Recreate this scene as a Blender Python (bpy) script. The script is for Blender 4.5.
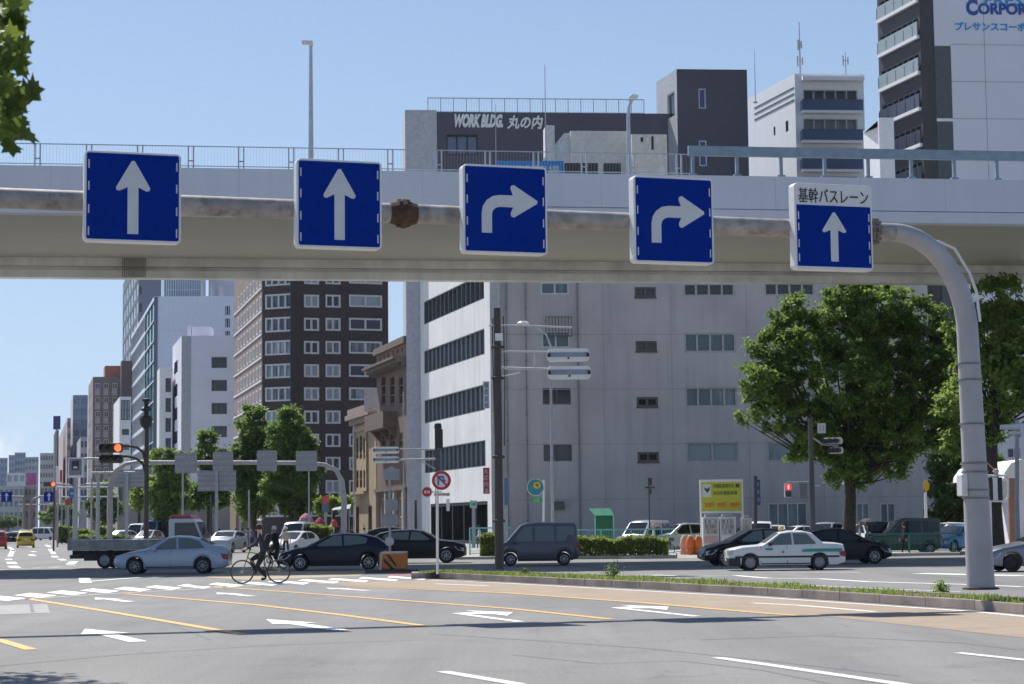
import bpy, bmesh, math, random
from mathutils import Vector, Matrix
random.seed(7)
for o in list(bpy.data.objects): bpy.data.objects.remove(o)
S = bpy.context.scene; C = S.collection
R = math.radians
# ---------------------------------------------------------------- camera, sky, sun, exposure
FPX, HC = 2000.0, 1.8
cam_d = bpy.data.cameras.new('camera'); cam = bpy.data.objects.new('camera', cam_d); C.objects.link(cam)
cam_d.sensor_width = 36; cam_d.lens = 36 * FPX / 1024; cam_d.clip_end = 20000; cam_d.clip_start = .1
cam_d.dof.use_dof = True; cam_d.dof.focus_distance = 62; cam_d.dof.aperture_fstop = 2.8
CM = Matrix.Translation((0, 0, HC)) @ Matrix.Rotation(R(90 + 5.2), 4, 'X') @ Matrix.Rotation(R(-.6), 4, 'Z')
cam.matrix_world = CM; S.camera = cam
S.render.resolution_x, S.render.resolution_y = 1024, 684
W_ = bpy.data.worlds.new('World'); S.world = W_; W_.use_nodes = True
SUN_AZ, SUN_EL = -33.0, 52.0      # azimuth measured from +Y towards +X
wn, wl = W_.node_tree.nodes, W_.node_tree.links
sky = wn.new('ShaderNodeTexSky'); sky.sky_type = 'NISHITA'; sky.sun_disc = False
sky.sun_elevation = R(SUN_EL); sky.sun_rotation = R(SUN_AZ); sky.air_density = 1.0; sky.dust_density = .25; sky.ozone_density = 2.2
bg = wn['Background']; bg.inputs[1].default_value = .088
# a bank of cumulus low over the far end of the avenue, part of the sky
tc = wn.new('ShaderNodeTexCoord'); sep = wn.new('ShaderNodeSeparateXYZ'); wl.new(tc.outputs['Generated'], sep.inputs[0])
def wmath(op, a, b=None, c=None, clamp=False):
    n = wn.new('ShaderNodeMath'); n.operation = op; n.use_clamp = clamp
    for i, v in enumerate((a, b, c)):
        if v is None: continue
        if isinstance(v, (int, float)): n.inputs[i].default_value = v
        else: wl.new(v, n.inputs[i])
    return n.outputs[0]
ns = wn.new('ShaderNodeTexNoise'); ns.inputs['Scale'].default_value = 34; ns.inputs['Detail'].default_value = 7; ns.inputs['Roughness'].default_value = .55
wl.new(tc.outputs['Generated'], ns.inputs['Vector'])
dx = wmath('DIVIDE', wmath('ADD', sep.outputs['X'], .256), .034)
dz = wmath('DIVIDE', wmath('SUBTRACT', sep.outputs['Z'], .018), .031)
cmb = wn.new('ShaderNodeCombineXYZ'); wl.new(sep.outputs['X'], cmb.inputs[0]); wl.new(sep.outputs['Y'], cmb.inputs[1]); wl.new(wmath('MULTIPLY_ADD', wmath('MAXIMUM', sep.outputs['Z'], 0.0), .8, .2), cmb.inputs[2])
vn = wn.new('ShaderNodeVectorMath'); vn.operation = 'NORMALIZE'; wl.new(cmb.outputs[0], vn.inputs[0]); wl.new(vn.outputs[0], sky.inputs['Vector'])
rr = wmath('ADD', wmath('MULTIPLY', dx, dx), wmath('MULTIPLY', dz, dz))
cl = wmath('SUBTRACT', wmath('ADD', wmath('SUBTRACT', 1.0, rr), wmath('MULTIPLY', ns.outputs[0], 4.0)), 2.0)
cl = wmath('MULTIPLY', cl, 1.3, clamp=True)
cl = wmath('MULTIPLY', cl, wmath('LESS_THAN', sep.outputs['X'], 0.0))
cl = wmath('MULTIPLY', cl, wmath('GREATER_THAN', sep.outputs['Y'], 0.0))
cl = wmath('MULTIPLY', cl, .75)
hz = wmath('POWER', wmath('SUBTRACT', 1.0, wmath('MAXIMUM', sep.outputs['Z'], 0.0)), 5.0)
mh = wn.new('ShaderNodeMix'); mh.data_type = 'RGBA'; wl.new(wmath('MULTIPLY', hz, .9), mh.inputs['Factor']); wl.new(sky.outputs[0], mh.inputs['A']); mh.inputs['B'].default_value = (4.9, 6.1, 7.1, 1)
mx = wn.new('ShaderNodeMix'); mx.data_type = 'RGBA'
wl.new(cl, mx.inputs['Factor']); wl.new(mh.outputs['Result'], mx.inputs['A']); mx.inputs['B'].default_value = (6.9, 7.3, 7.9, 1)
wl.new(mx.outputs['Result'], bg.inputs[0])
sd = bpy.data.lights.new('sun', 'SUN'); sun = bpy.data.objects.new('sun', sd); C.objects.link(sun)
sd.energy = 4.4; sd.angle = R(.53); sd.color = (1, .95, .88)
SV = Vector((math.sin(R(SUN_AZ)) * math.cos(R(SUN_EL)), math.cos(R(SUN_AZ)) * math.cos(R(SUN_EL)), math.sin(R(SUN_EL))))
sun.rotation_euler = (-SV).to_track_quat('-Z', 'Y').to_euler(); sun.location = (0, 0, 80)
S.view_settings.view_transform = 'Standard'; S.view_settings.look = 'None'; S.view_settings.exposure = 0.53; S.view_settings.gamma = 1
S.render.engine = 'CYCLES'
# ---------------------------------------------------------------- where a thing seen at a pixel really stands
RM = CM.to_3x3()
def ray(px, py): return RM @ Vector(((px - 512) / FPX, -(py - 342) / FPX, -1))
def G(px, py, z=0.0):
    r = ray(px, py); t = (z - HC) / r.z
    return Vector((r.x * t, r.y * t, z))
def P(px, py, D):
    r = ray(px, py); t = D / r.y
    return Vector((r.x * t, D, HC + r.z * t))
def X(px, D, z=0.0):
    py = 525.0
    for _ in range(4):
        p = P(px, py, D); py += (p.z - z) / D * FPX
    return P(px, py, D).x
def GD(px, D, z=0.0): return Vector((X(px, D, z), D, z))
# ---------------------------------------------------------------- tags
def tag(o, label=None, cat=None, group=None, kind=None):
    if label: o['label'] = label
    if cat: o['category'] = cat
    if group: o['group'] = group
    if kind: o['kind'] = kind
    return o
def thing(name, label, cat, loc=(0, 0, 0), rz=0.0, group=None):
    o = bpy.data.objects.new(name, None); C.objects.link(o); o.location = loc; o.rotation_euler = (0, 0, rz); o.empty_display_size = .3
    return tag(o, label, cat, group)
# ---------------------------------------------------------------- materials
MATS = {}
def mat(name, col, rough=.6, metal=0.0, var=.12, scale=3.0, bump=0.0, bscale=30, spec=.5, coat=0.0, streak=0.0, dirt=None, trans=0.0, emit=0.0):
    """procedural: base colour broken up by two octaves of noise, optional vertical streaks and bump"""
    if name in MATS: return MATS[name]
    m = bpy.data.materials.new(name); m.use_nodes = True; nt = m.node_tree; n, l = nt.nodes, nt.links
    b = n['Principled BSDF']; b.inputs['Roughness'].default_value = rough; b.inputs['Metallic'].default_value = metal
    b.inputs['Specular IOR Level'].default_value = spec; b.inputs['Coat Weight'].default_value = coat; b.inputs['Coat Roughness'].default_value = .05
    b.inputs['Transmission Weight'].default_value = trans
    t = n.new('ShaderNodeTexCoord'); no = n.new('ShaderNodeTexNoise'); no.inputs['Scale'].default_value = scale; no.inputs['Detail'].default_value = 6
    l.new(t.outputs['Object'], no.inputs['Vector'])
    mr = n.new('ShaderNodeMapRange'); mr.inputs[1].default_value = .3; mr.inputs[2].default_value = .7; mr.inputs[3].default_value = 1 - var; mr.inputs[4].default_value = 1 + var
    l.new(no.outputs[0], mr.inputs[0])
    hs = n.new('ShaderNodeHueSaturation'); hs.inputs['Color'].default_value = (*col, 1); l.new(mr.outputs[0], hs.inputs['Value'])
    out = hs.outputs[0]
    if streak or dirt:
        mp = n.new('ShaderNodeMapping'); mp.inputs['Scale'].default_value = (1.3, 1.3, .07) if streak else (1, 1, 1)
        l.new(t.outputs['Object'], mp.inputs[0]); n2 = n.new('ShaderNodeTexNoise'); n2.inputs['Scale'].default_value = 1.1 if streak else 2.5; n2.inputs['Detail'].default_value = 8
        n2.inputs['Roughness'].default_value = .65
        l.new(mp.outputs[0], n2.inputs['Vector']); m2 = n.new('ShaderNodeMapRange'); m2.inputs[1].default_value = .48; m2.inputs[2].default_value = .72
        m2.inputs[4].default_value = streak or .8; l.new(n2.outputs[0], m2.inputs[0])
        mi = n.new('ShaderNodeMix'); mi.data_type = 'RGBA'; l.new(m2.outputs[0], mi.inputs['Factor']); l.new(out, mi.inputs['A'])
        mi.inputs['B'].default_value = (*(dirt or (.12, .11, .1)), 1); out = mi.outputs['Result']
    l.new(out, b.inputs['Base Color'])
    if bump:
        nb = n.new('ShaderNodeTexNoise'); nb.inputs['Scale'].default_value = bscale; nb.inputs['Detail'].default_value = 4; l.new(t.outputs['Object'], nb.inputs['Vector'])
        bp = n.new('ShaderNodeBump'); bp.inputs['Strength'].default_value = bump; bp.inputs['Distance'].default_value = .02; l.new(nb.outputs[0], bp.inputs['Height']); l.new(bp.outputs[0], b.inputs['Normal'])
    if emit: b.inputs['Emission Color'].default_value = (*col, 1); b.inputs['Emission Strength'].default_value = emit
    MATS[name] = m; return m
def asphalt():
    m = mat('asphalt', (.2, .2, .205), .9, var=0.0); nt = m.node_tree; n, l = nt.nodes, nt.links; b = n['Principled BSDF']
    t = n.new('ShaderNodeTexCoord')
    def noise(s, d, r=.5, sc=None):
        x = n.new('ShaderNodeTexNoise'); x.inputs['Scale'].default_value = s; x.inputs['Detail'].default_value = d; x.inputs['Roughness'].default_value = r
        if sc:
            mp = n.new('ShaderNodeMapping'); mp.inputs['Scale'].default_value = sc; mp.inputs['Rotation'].default_value = (0, 0, R(-24)); l.new(t.outputs['Object'], mp.inputs[0]); l.new(mp.outputs[0], x.inputs[0])
        else: l.new(t.outputs['Object'], x.inputs[0])
        return x.outputs[0]
    def ramp(s, p0, c0, p1, c1):
        r = n.new('ShaderNodeValToRGB'); r.color_ramp.elements[0].position = p0; r.color_ramp.elements[1].position = p1
        r.color_ramp.elements[0].color = (*c0, 1); r.color_ramp.elements[1].color = (*c1, 1); l.new(s, r.inputs[0]); return r.outputs[0]
    def mul(a, c, f=1.0):
        x = n.new('ShaderNodeMix'); x.data_type = 'RGBA'; x.blend_type = 'MULTIPLY'; x.inputs['Factor'].default_value = f; l.new(a, x.inputs['A']); l.new(c, x.inputs['B']); return x.outputs['Result']
    base = ramp(noise(.12, 5), .3, (.21, .206, .203), .7, (.245, .24, .235))
    grain = ramp(noise(22, 3, .7), .3, (.72, .72, .72), .7, (1.2, 1.2, 1.2))
    lane = ramp(noise(.55, 5, .6, (1, .06, 1)), .32, (.78, .78, .79), .66, (1.06, 1.06, 1.05))
    patch = ramp(noise(.5, 7, .65), .52, (1, 1, 1), .7, (.86, .86, .87))
    # thin meandering seams and cracks
    v = n.new('ShaderNodeTexVoronoi'); v.feature = 'DISTANCE_TO_EDGE'; v.inputs['Scale'].default_value = .16
    w = n.new('ShaderNodeVectorMath'); w.operation = 'ADD'; nz = n.new('ShaderNodeTexNoise'); nz.inputs['Scale'].default_value = .6; nz.inputs['Detail'].default_value = 5
    l.new(t.outputs['Object'], nz.inputs[0]); sc_ = n.new('ShaderNodeVectorMath'); sc_.operation = 'SCALE'; sc_.inputs['Scale'].default_value = 2.4; l.new(nz.outputs['Color'], sc_.inputs[0])
    l.new(t.outputs['Object'], w.inputs[0]); l.new(sc_.outputs[0], w.inputs[1]); l.new(w.outputs[0], v.inputs['Vector'])
    crack = ramp(v.outputs['Distance'], 0.0, (.72, .72, .73), .007, (1, 1, 1))
    c = mul(mul(mul(mul(base, grain), lane), patch), crack, .7)
    l.new(c, b.inputs['Base Color'])
    bp = n.new('ShaderNodeBump'); bp.inputs['Strength'].default_value = .35; bp.inputs['Distance'].default_value = .01; l.new(noise(60, 2), bp.inputs['Height']); l.new(bp.outputs[0], b.inputs['Normal'])
    return m
def paint_mark(name, col, wear=.5):
    """road paint worn through to the asphalt in flecks"""
    m = mat(name, col, .7, var=.05); nt = m.node_tree; n, l = nt.nodes, nt.links; b = n['Principled BSDF']
    src = b.inputs['Base Color'].links[0].from_socket
    t = n.new('ShaderNodeTexCoord'); x = n.new('ShaderNodeTexNoise'); x.inputs['Scale'].default_value = 7; x.inputs['Detail'].default_value = 9; x.inputs['Roughness'].default_value = .75; l.new(t.outputs['Object'], x.inputs[0])
    r = n.new('ShaderNodeMapRange'); r.inputs[1].default_value = .52; r.inputs[2].default_value = .68; r.inputs[4].default_value = wear; l.new(x.outputs[0], r.inputs[0])
    mi = n.new('ShaderNodeMix'); mi.data_type = 'RGBA'; l.new(r.outputs[0], mi.inputs['Factor']); l.new(src, mi.inputs['A']); mi.inputs['B'].default_value = (.2, .2, .2, 1)
    l.new(mi.outputs['Result'], b.inputs['Base Color']); return m
def brick(name, c1, c2, mortar, sx=.25, sy=.08, rough=.8, ms=.01):
    if name in MATS: return MATS[name]
    m = mat(name, c1, rough); nt = m.node_tree; n, l = nt.nodes, nt.links; b = n['Principled BSDF']
    t = n.new('ShaderNodeTexCoord'); s = n.new('ShaderNodeSeparateXYZ'); l.new(t.outputs['Object'], s.inputs[0])
    a = n.new('ShaderNodeMath'); a.operation = 'ADD'; l.new(s.outputs[0], a.inputs[0]); l.new(s.outputs[1], a.inputs[1])
    cb = n.new('ShaderNodeCombineXYZ'); l.new(a.outputs[0], cb.inputs[0]); l.new(s.outputs[2], cb.inputs[1])
    k = n.new('ShaderNodeTexBrick'); k.inputs['Scale'].default_value = 1; k.inputs['Brick Width'].default_value = sx; k.inputs['Row Height'].default_value = sy; k.inputs['Mortar Size'].default_value = ms
    k.inputs['Color1'].default_value = (*c1, 1); k.inputs['Color2'].default_value = (*c2, 1); k.inputs['Mortar'].default_value = (*mortar, 1); l.new(cb.outputs[0], k.inputs['Vector'])
    no = n.new('ShaderNodeTexNoise'); no.inputs['Scale'].default_value = .35; no.inputs['Detail'].default_value = 7; l.new(t.outputs['Object'], no.inputs[0])
    mr = n.new('ShaderNodeMapRange'); mr.inputs[1].default_value = .3; mr.inputs[2].default_value = .7; mr.inputs[3].default_value = .82; mr.inputs[4].default_value = 1.12; l.new(no.outputs[0], mr.inputs[0])
    hs = n.new('ShaderNodeHueSaturation'); l.new(k.outputs[0], hs.inputs['Color']); l.new(mr.outputs[0], hs.inputs['Value']); l.new(hs.outputs[0], b.inputs['Base Color']); return m
def glass(name, dark=(.03, .04, .05), light=None, rough=.08, share=.5):
    """window glass: dark reflecting panes, some with pale blinds behind (varies from window to window)"""
    if name in MATS: return MATS[name]
    m = bpy.data.materials.new(name); m.use_nodes = True; n, l = m.node_tree.nodes, m.node_tree.links; b = n['Principled BSDF']
    b.inputs['Roughness'].default_value = rough; b.inputs['Specular IOR Level'].default_value = .6
    if light:
        oi = n.new('ShaderNodeObjectInfo'); cr = n.new('ShaderNodeValToRGB'); cr.color_ramp.interpolation = 'LINEAR'
        e = cr.color_ramp.elements; e[0].position = share - .12; e[0].color = (*dark, 1); e[1].position = share + .12; e[1].color = (*light, 1)
        t = n.new('ShaderNodeTexCoord'); mp = n.new('ShaderNodeMapping'); mp.inputs['Scale'].default_value = (1.1, 1.1, .25); no = n.new('ShaderNodeTexNoise'); no.inputs['Scale'].default_value = 1.3
        l.new(t.outputs['Object'], mp.inputs[0]); l.new(mp.outputs[0], no.inputs[0])
        ad = n.new('ShaderNodeMath'); ad.operation = 'MULTIPLY_ADD'; l.new(no.outputs[0], ad.inputs[0]); ad.inputs[1].default_value = .7; l.new(oi.outputs['Random'], ad.inputs[2])
        s2 = n.new('ShaderNodeMath'); s2.operation = 'SUBTRACT'; l.new(ad.outputs[0], s2.inputs[0]); s2.inputs[1].default_value = .35
        l.new(s2.outputs[0], cr.inputs[0]); l.new(cr.outputs[0], b.inputs['Base Color'])
    else: b.inputs['Base Color'].default_value = (*dark, 1)
    MATS[name] = m; return m
def leafmat(name, col, col2):
    if name in MATS: return MATS[name]
    m = bpy.data.materials.new(name); m.use_nodes = True; n, l = m.node_tree.nodes, m.node_tree.links; b = n['Principled BSDF']; out = n['Material Output']
    g = n.new('ShaderNodeNewGeometry'); cr = n.new('ShaderNodeValToRGB'); cr.color_ramp.elements[0].color = (*col, 1); cr.color_ramp.elements[1].color = (*col2, 1)
    l.new(g.outputs['Random Per Island'], cr.inputs[0]); l.new(cr.outputs[0], b.inputs['Base Color']); b.inputs['Roughness'].default_value = .55; b.inputs['Specular IOR Level'].default_value = .35
    tr = n.new('ShaderNodeBsdfTranslucent'); hs = n.new('ShaderNodeHueSaturation'); hs.inputs['Value'].default_value = 1.9; hs.inputs['Hue'].default_value = .485; l.new(cr.outputs[0], hs.inputs['Color']); l.new(hs.outputs[0], tr.inputs[0])
    ms = n.new('ShaderNodeMixShader'); ms.inputs[0].default_value = .4; l.new(b.outputs[0], ms.inputs[1]); l.new(tr.outputs[0], ms.inputs[2]); l.new(ms.outputs[0], out.inputs[0])
    MATS[name] = m; return m
# ---------------------------------------------------------------- mesh builder
class MB:
    def __init__(s): s.v, s.f, s.mi, s.k = [], [], [], 0
    def add(s, vs, fs, M=None):
        b = len(s.v); s.v += [tuple(M @ Vector(v)) if M else tuple(v) for v in vs]; s.f += [tuple(i + b for i in f) for f in fs]; s.mi += [s.k] * len(fs); return s
    def box(s, x0, x1, y0, y1, z0, z1, M=None):
        return s.add([(x0, y0, z0), (x1, y0, z0), (x1, y1, z0), (x0, y1, z0), (x0, y0, z1), (x1, y0, z1), (x1, y1, z1), (x0, y1, z1)],
                     [(0, 3, 2, 1), (4, 5, 6, 7), (0, 1, 5, 4), (1, 2, 6, 5), (2, 3, 7, 6), (3, 0, 4, 7)], M)
    def prism(s, pts, z0, z1, M=None):      # pts counterclockwise seen from above
        n = len(pts); vs = [(p[0], p[1], z0) for p in pts] + [(p[0], p[1], z1) for p in pts]
        return s.add(vs, [tuple(range(n - 1, -1, -1)), tuple(range(n, 2 * n))] + [(i, (i + 1) % n, n + (i + 1) % n, n + i) for i in range(n)], M)
    def face(s, pts, M=None): return s.add(pts, [tuple(range(len(pts)))], M)
    def plate(s, pts, y0, y1, M=None):      # outline in x,z (counterclockwise from the front, -y), thickness y0..y1
        n = len(pts); vs = [(p[0], y0, p[1]) for p in pts] + [(p[0], y1, p[1]) for p in pts]
        return s.add(vs, [tuple(range(n)), tuple(range(2 * n - 1, n - 1, -1))] + [(i, n + i, n + (i + 1) % n, (i + 1) % n) for i in range(n)], M)
    def tube(s, path, rad, seg=8, cap=True, M=None):
        path = [Vector(p) for p in path]; n = len(path); rs = rad if isinstance(rad, (list, tuple)) else [rad] * n
        vs = []; up = None
        for i, p in enumerate(path):
            d = (path[min(i + 1, n - 1)] - path[max(i - 1, 0)]).normalized()
            if up is None: up = d.orthogonal().normalized()
            up = (up - d * up.dot(d)); up = up.normalized() if up.length > 1e-6 else d.orthogonal().normalized()
            w = d.cross(up)
            vs += [p + (up * math.cos(a) + w * math.sin(a)) * rs[i] for a in [2 * math.pi * k / seg for k in range(seg)]]
        fs = [(i * seg + k, i * seg + (k + 1) % seg, (i + 1) * seg + (k + 1) % seg, (i + 1) * seg + k) for i in range(n - 1) for k in range(seg)]
        if cap: fs += [tuple(range(seg - 1, -1, -1)), tuple(range((n - 1) * seg, n * seg))]
        return s.add(vs, fs, M)
    def lathe(s, prof, seg=20, M=None, cap=True):     # profile (r, z) about the z axis
        n = len(prof); vs = [(r * math.cos(2 * math.pi * k / seg), r * math.sin(2 * math.pi * k / seg), z) for r, z in prof for k in range(seg)]
        fs = [(i * seg + k, i * seg + (k + 1) % seg, (i + 1) * seg + (k + 1) % seg, (i + 1) * seg + k) for i in range(n - 1) for k in range(seg)]
        if cap and prof[0][0] > 1e-6: fs.append(tuple(range(seg - 1, -1, -1)))
        if cap and prof[-1][0] > 1e-6: fs.append(tuple(range((n - 1) * seg, n * seg)))
        return s.add(vs, fs, M)
    def build(s, name, m, parent=None, world=False, smooth=False, bevel=0, loc=None):
        off = Vector(parent.matrix_basis.translation) if (world and parent) else Vector((0, 0, 0))
        if loc: off = Vector(loc)
        me = bpy.data.meshes.new(name); me.from_pydata([tuple(Vector(v) - off) for v in s.v] if (world or loc) else s.v, [], s.f)
        for mm in (m if isinstance(m, (list, tuple)) else [m]): me.materials.append(mm)
        if isinstance(m, (list, tuple)): me.polygons.foreach_set('material_index', s.mi)
        me.update()
        o = bpy.data.objects.new(name, me); C.objects.link(o)
        if parent: o.parent = parent
        if loc: o.location = loc
        if smooth:
            me.polygons.foreach_set('use_smooth', [True] * len(me.polygons))
            me.set_sharp_from_angle(angle=R(38))
        if bevel:
            b = o.modifiers.new('bevel', 'BEVEL'); b.width = bevel; b.segments = 2; b.limit_method = 'ANGLE'; b.angle_limit = R(40)
        return o
def T(x=0, y=0, z=0): return Matrix.Translation((x, y, z))
def RX(a): return Matrix.Rotation(a, 4, 'X')
def RY(a): return Matrix.Rotation(a, 4, 'Y')
def RZ(a): return Matrix.Rotation(a, 4, 'Z')
def rrect(w, h, r, n=4, cx=0, cz=0):
    pts = []
    for (sx, sz, a0) in ((1, -1, -90), (1, 1, 0), (-1, 1, 90), (-1, -1, 180)):
        for k in range(n + 1):
            a = R(a0 + 90 * k / n); pts.append((cx + sx * (w / 2 - r) + r * math.cos(a), cz + sz * (h / 2 - r) + r * math.sin(a)))
    return pts
def circ(r, n=28, cx=0, cz=0): return [(cx + r * math.cos(2 * math.pi * k / n), cz + r * math.sin(2 * math.pi * k / n)) for k in range(n)]
def text(name, s, w, h, m, parent, loc, rz=0.0, shear=0.0, depth=.01, bold=0.0):
    """lettering as real flat letters facing -y, centred on loc, w x h metres"""
    cu = bpy.data.curves.new(name, 'FONT'); cu.body = s; cu.size = 1; cu.shear = shear; cu.offset = bold; cu.extrude = .01; cu.resolution_u = 3
    t = bpy.data.objects.new(name, cu); C.objects.link(t); bpy.context.view_layer.update()
    me = bpy.data.meshes.new_from_object(t.evaluated_get(bpy.context.evaluated_depsgraph_get())); bpy.data.objects.remove(t)
    if not me.vertices: return None
    xs = [v.co.x for v in me.vertices]; ys = [v.co.y for v in me.vertices]; x0, x1, y0, y1 = min(xs), max(xs), min(ys), max(ys)
    for v in me.vertices: v.co = ((v.co.x - (x0 + x1) / 2) * w / (x1 - x0), -v.co.z * depth / .01, (v.co.y - (y0 + y1) / 2) * h / (y1 - y0))
    me.materials.clear(); me.materials.append(m)
    o = bpy.data.objects.new(name, me); C.objects.link(o); o.parent = parent; o.location = loc; o.rotation_euler = (0, 0, rz); return o
# ---------------------------------------------------------------- palette
A = asphalt()
WHITE = paint_mark('white_road_paint', (.82, .82, .8), .3); YEL = paint_mark('yellow_road_paint', (.72, .42, .13), .35)
STEEL = mat('galvanised_steel', (.45, .46, .47), .5, .3, var=.15, scale=6)
RUSTY = mat('weathered_steel', (.47, .45, .42), .6, .1, var=.2, scale=5, dirt=(.16, .1, .07))
DARKP = mat('dark_brown_pole_paint', (.06, .05, .045), .55, .1)
GREYP = mat('grey_pole_paint', (.36, .37, .4), .5, .1)
WHITEP = mat('white_metal', (.72, .72, .72), .4, 0, var=.06)
CONC = mat('concrete', (.4, .39, .37), .9, var=.18, scale=1.5, bump=.3, streak=.35)
BLACK = mat('black_plastic', (.02, .02, .02), .5)
RUBBER = mat('tyre_rubber', (.025, .025, .027), .85, bump=.2)
BLUE = mat('sign_blue_sheeting', (.0004, .028, .27), .65, spec=.06, var=.06, scale=2)
SIGNW = mat('sign_white_sheeting', (.62, .64, .66), .5, var=.05)
REDS = mat('sign_red_sheeting', (.42, .02, .03), .5, var=.05)
# ================================================================ GROUND, ROADS AND MARKINGS
def sheet(name, pts, z, m, kind='structure'):
    b = MB(); b.face([(p[0], p[1], z) for p in pts]); o = b.build(name, m); return tag(o, kind=kind)
sheet('ground', [(-2500, -200), (2500, -200), (2500, 3000), (-2500, 3000)], -.012, mat('far_ground', (.2, .2, .19), .95, scale=.02))
sheet('road', [(-400, -60), (400, -60), (400, 95), (60, 101), (-400, 130)], 0.0, A)
sheet('avenue_road', [(-60, 70), (-8, 90), (-200, 900), (-320, 900)], -.004, A)
BEIGE = mat('bus_lane_surface', (.33, .258, .19), .9, var=.1, scale=.8, bump=.2, dirt=(.24, .2, .17))
bl = [G(300, 583), G(512, 593.3), G(640, 602.5), G(768, 613.6), G(835, 617.5), G(1024, 638), G(1150, 652), G(1150, 628), G(1024, 615), G(975, 611), G(768, 597.5), G(512, 583.4), G(440, 580)]
sheet('bus_lane', bl, .004, BEIGE)
sheet('bus_lane_surface', [G(205, 577.5), G(225, 571.5), G(372, 569.5), G(360, 576), G(250, 580)], .004, mat('pale_yellow_surface', (.42, .34, .24), .9, dirt=(.3, .26, .2)))
sheet('red_paving', [G(385, 577), G(391, 573.5), G(520, 567.5), G(440, 571.5), G(421, 575.3)], .004, mat('red_paving', (.3, .15, .14), .9))
marks = []
def strip(pts, w, z=.008, m=WHITE, name='road_marking'):
    b = MB()
    P3 = [G(*p) for p in pts]; L, Rr = [], []
    for i, p in enumerate(P3):
        d = (P3[min(i + 1, len(P3) - 1)] - P3[max(i - 1, 0)]).normalized(); nrm = Vector((-d.y, d.x, 0))
        L.append(p + nrm * w / 2); Rr.append(p - nrm * w / 2)
    for i in range(len(P3) - 1): b.face([(Rr[i].x, Rr[i].y, z), (Rr[i + 1].x, Rr[i + 1].y, z), (L[i + 1].x, L[i + 1].y, z), (L[i].x, L[i].y, z)])
    return tag(b.build(name, m), kind='structure')
for pts in ([(-90, 622), (0, 640.5), (31, 650)], [(28, 599), (100, 610.5), (160, 620.5), (242, 634.5)], [(125, 594), (256, 605), (340, 615), (431, 627)],
            [(190, 585), (300, 593), (512, 609), (611, 619.5)], [(345, 586), (512, 593.6), (640, 602.8), (768, 613.8), (800, 616)]):
    strip(pts, .2, m=YEL, name='yellow_lane_line')
for pts, w in (([(717, 658), (768, 665.2), (910, 686)], .18), ([(443, 672), (520, 685)], .18), ([(958, 653.2), (1040, 662)], .16),
               ([(430, 580.2), (512, 583.8), (768, 598), (975, 612), (1100, 624)], .16), ([(752, 603.2), (800, 605.6), (875, 612)], .17), ([(435, 584), (488, 586)], .2),
               ([(15, 600), (100, 594.5), (217, 588), (330, 581), (420, 577)], .12),
               ([(650, 575.2), (700, 576.5), (735, 575.6), (768, 578.4), (820, 579), (870, 582), (960, 584.5), (1024, 587)], .32),
               ([(690, 581), (780, 584), (880, 589), (960, 592)], .14), ([(790, 572.4), (860, 572.8)], .2), ([(920, 573.6), (1024, 576)], .9), ([(560, 576), (640, 576.5)], .15)):
    strip(pts, w, name='white_lane_line')
for (x, y) in ((3, 598.5), (35, 595.6), (67, 593), (99.5, 591), (132, 589.4), (163, 587.8), (194.5, 586.4), (225.5, 585), (257, 583.8), (288, 582.6), (318, 581.4), (348, 580.3), (378, 579.2), (406, 578.1)):
    s = 1.0 if x < 240 else 1.35
    a, b_ = G(x - 13 * s, y - 1.3), G(x + 14 * s, y + 1.3); d = (b_ - a); n_ = Vector((0, 1, 0))
    m_ = MB(); h = .95; m_.face([(a.x, a.y - h, .008), (b_.x, b_.y - h, .008), (b_.x, b_.y + h, .008), (a.x, a.y + h, .008)]); tag(m_.build('crosswalk_stripe', WHITE), kind='structure')
# far-side stop lines and lane dashes of the avenue
for pts, w in (([(-12, 570), (5, 570)], .45), ([(14, 569), (24, 568.8)], .45), ([(32, 568.2), (42, 568)], .45), ([(50, 567.5), (60, 567)], .45), ([(67, 566), (77, 566)], .45),
               ([(12, 566), (16, 568)], .5), ([(10.5, 562), (13, 564)], .5), ([(8, 559), (9.5, 560)], .4), ([(10, 556.5), (13, 550)], .35), ([(9, 547), (14, 551)], .35),
               ([(30, 554.6), (34, 556)], .4), ([(32, 551.4), (35, 552)], .4), ([(50, 549), (54, 554)], .35), ([(53.5, 556), (56, 557.5)], .4), ([(60, 559), (64, 560.5)], .4), ([(70, 564.5), (74, 561.5)], .45),
               ([(84, 582), (140, 577.5), (165, 576.3)], .28), ([(84, 578), (86, 583)], .4), ([(26, 547), (34, 547.5)], .5), ([(46, 545), (50, 547)], .4), ([(150, 577.8), (165, 577)], .2), ([(240, 571.3), (296, 567.8)], .25)):
    strip(pts, w, name='white_lane_line')
def arrow(tip, tail, turn=0, wid=.15, head=.75):
    """painted lane arrow pointing from tail to tip"""
    a, b_ = G(*tail), G(*tip); d = b_ - a; Ln = d.length; ang = math.atan2(d.y, d.x)
    M = T(a.x, a.y, 0) @ RZ(ang); z = .008; hl = min(2.0, Ln * .42); m_ = MB()
    if not turn:
        m_.face([(0, -wid / 2, z), (Ln - hl, -wid / 2, z), (Ln - hl, wid / 2, z), (0, wid / 2, z)], M)
        m_.face([(Ln - hl, -head / 2, z), (Ln, 0, z), (Ln - hl, head / 2, z)], M)
    else:
        m_.face([(0, -wid / 2, z), (Ln - .8, -wid / 2, z), (Ln - .3, wid / 2, z), (0, wid / 2, z)], M)
        m_.face([(Ln - .8, -wid / 2, z), (Ln - 1.0, -.55, z), (Ln + .1, -.55, z), (Ln - .3, wid / 2, z)], M)
        m_.face([(Ln - 1.9, -.55, z), (Ln - .5, -1.15, z), (Ln + .9, -.55, z)], M)
    tag(m_.build('road_arrow', WHITE), kind='structure')
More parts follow.
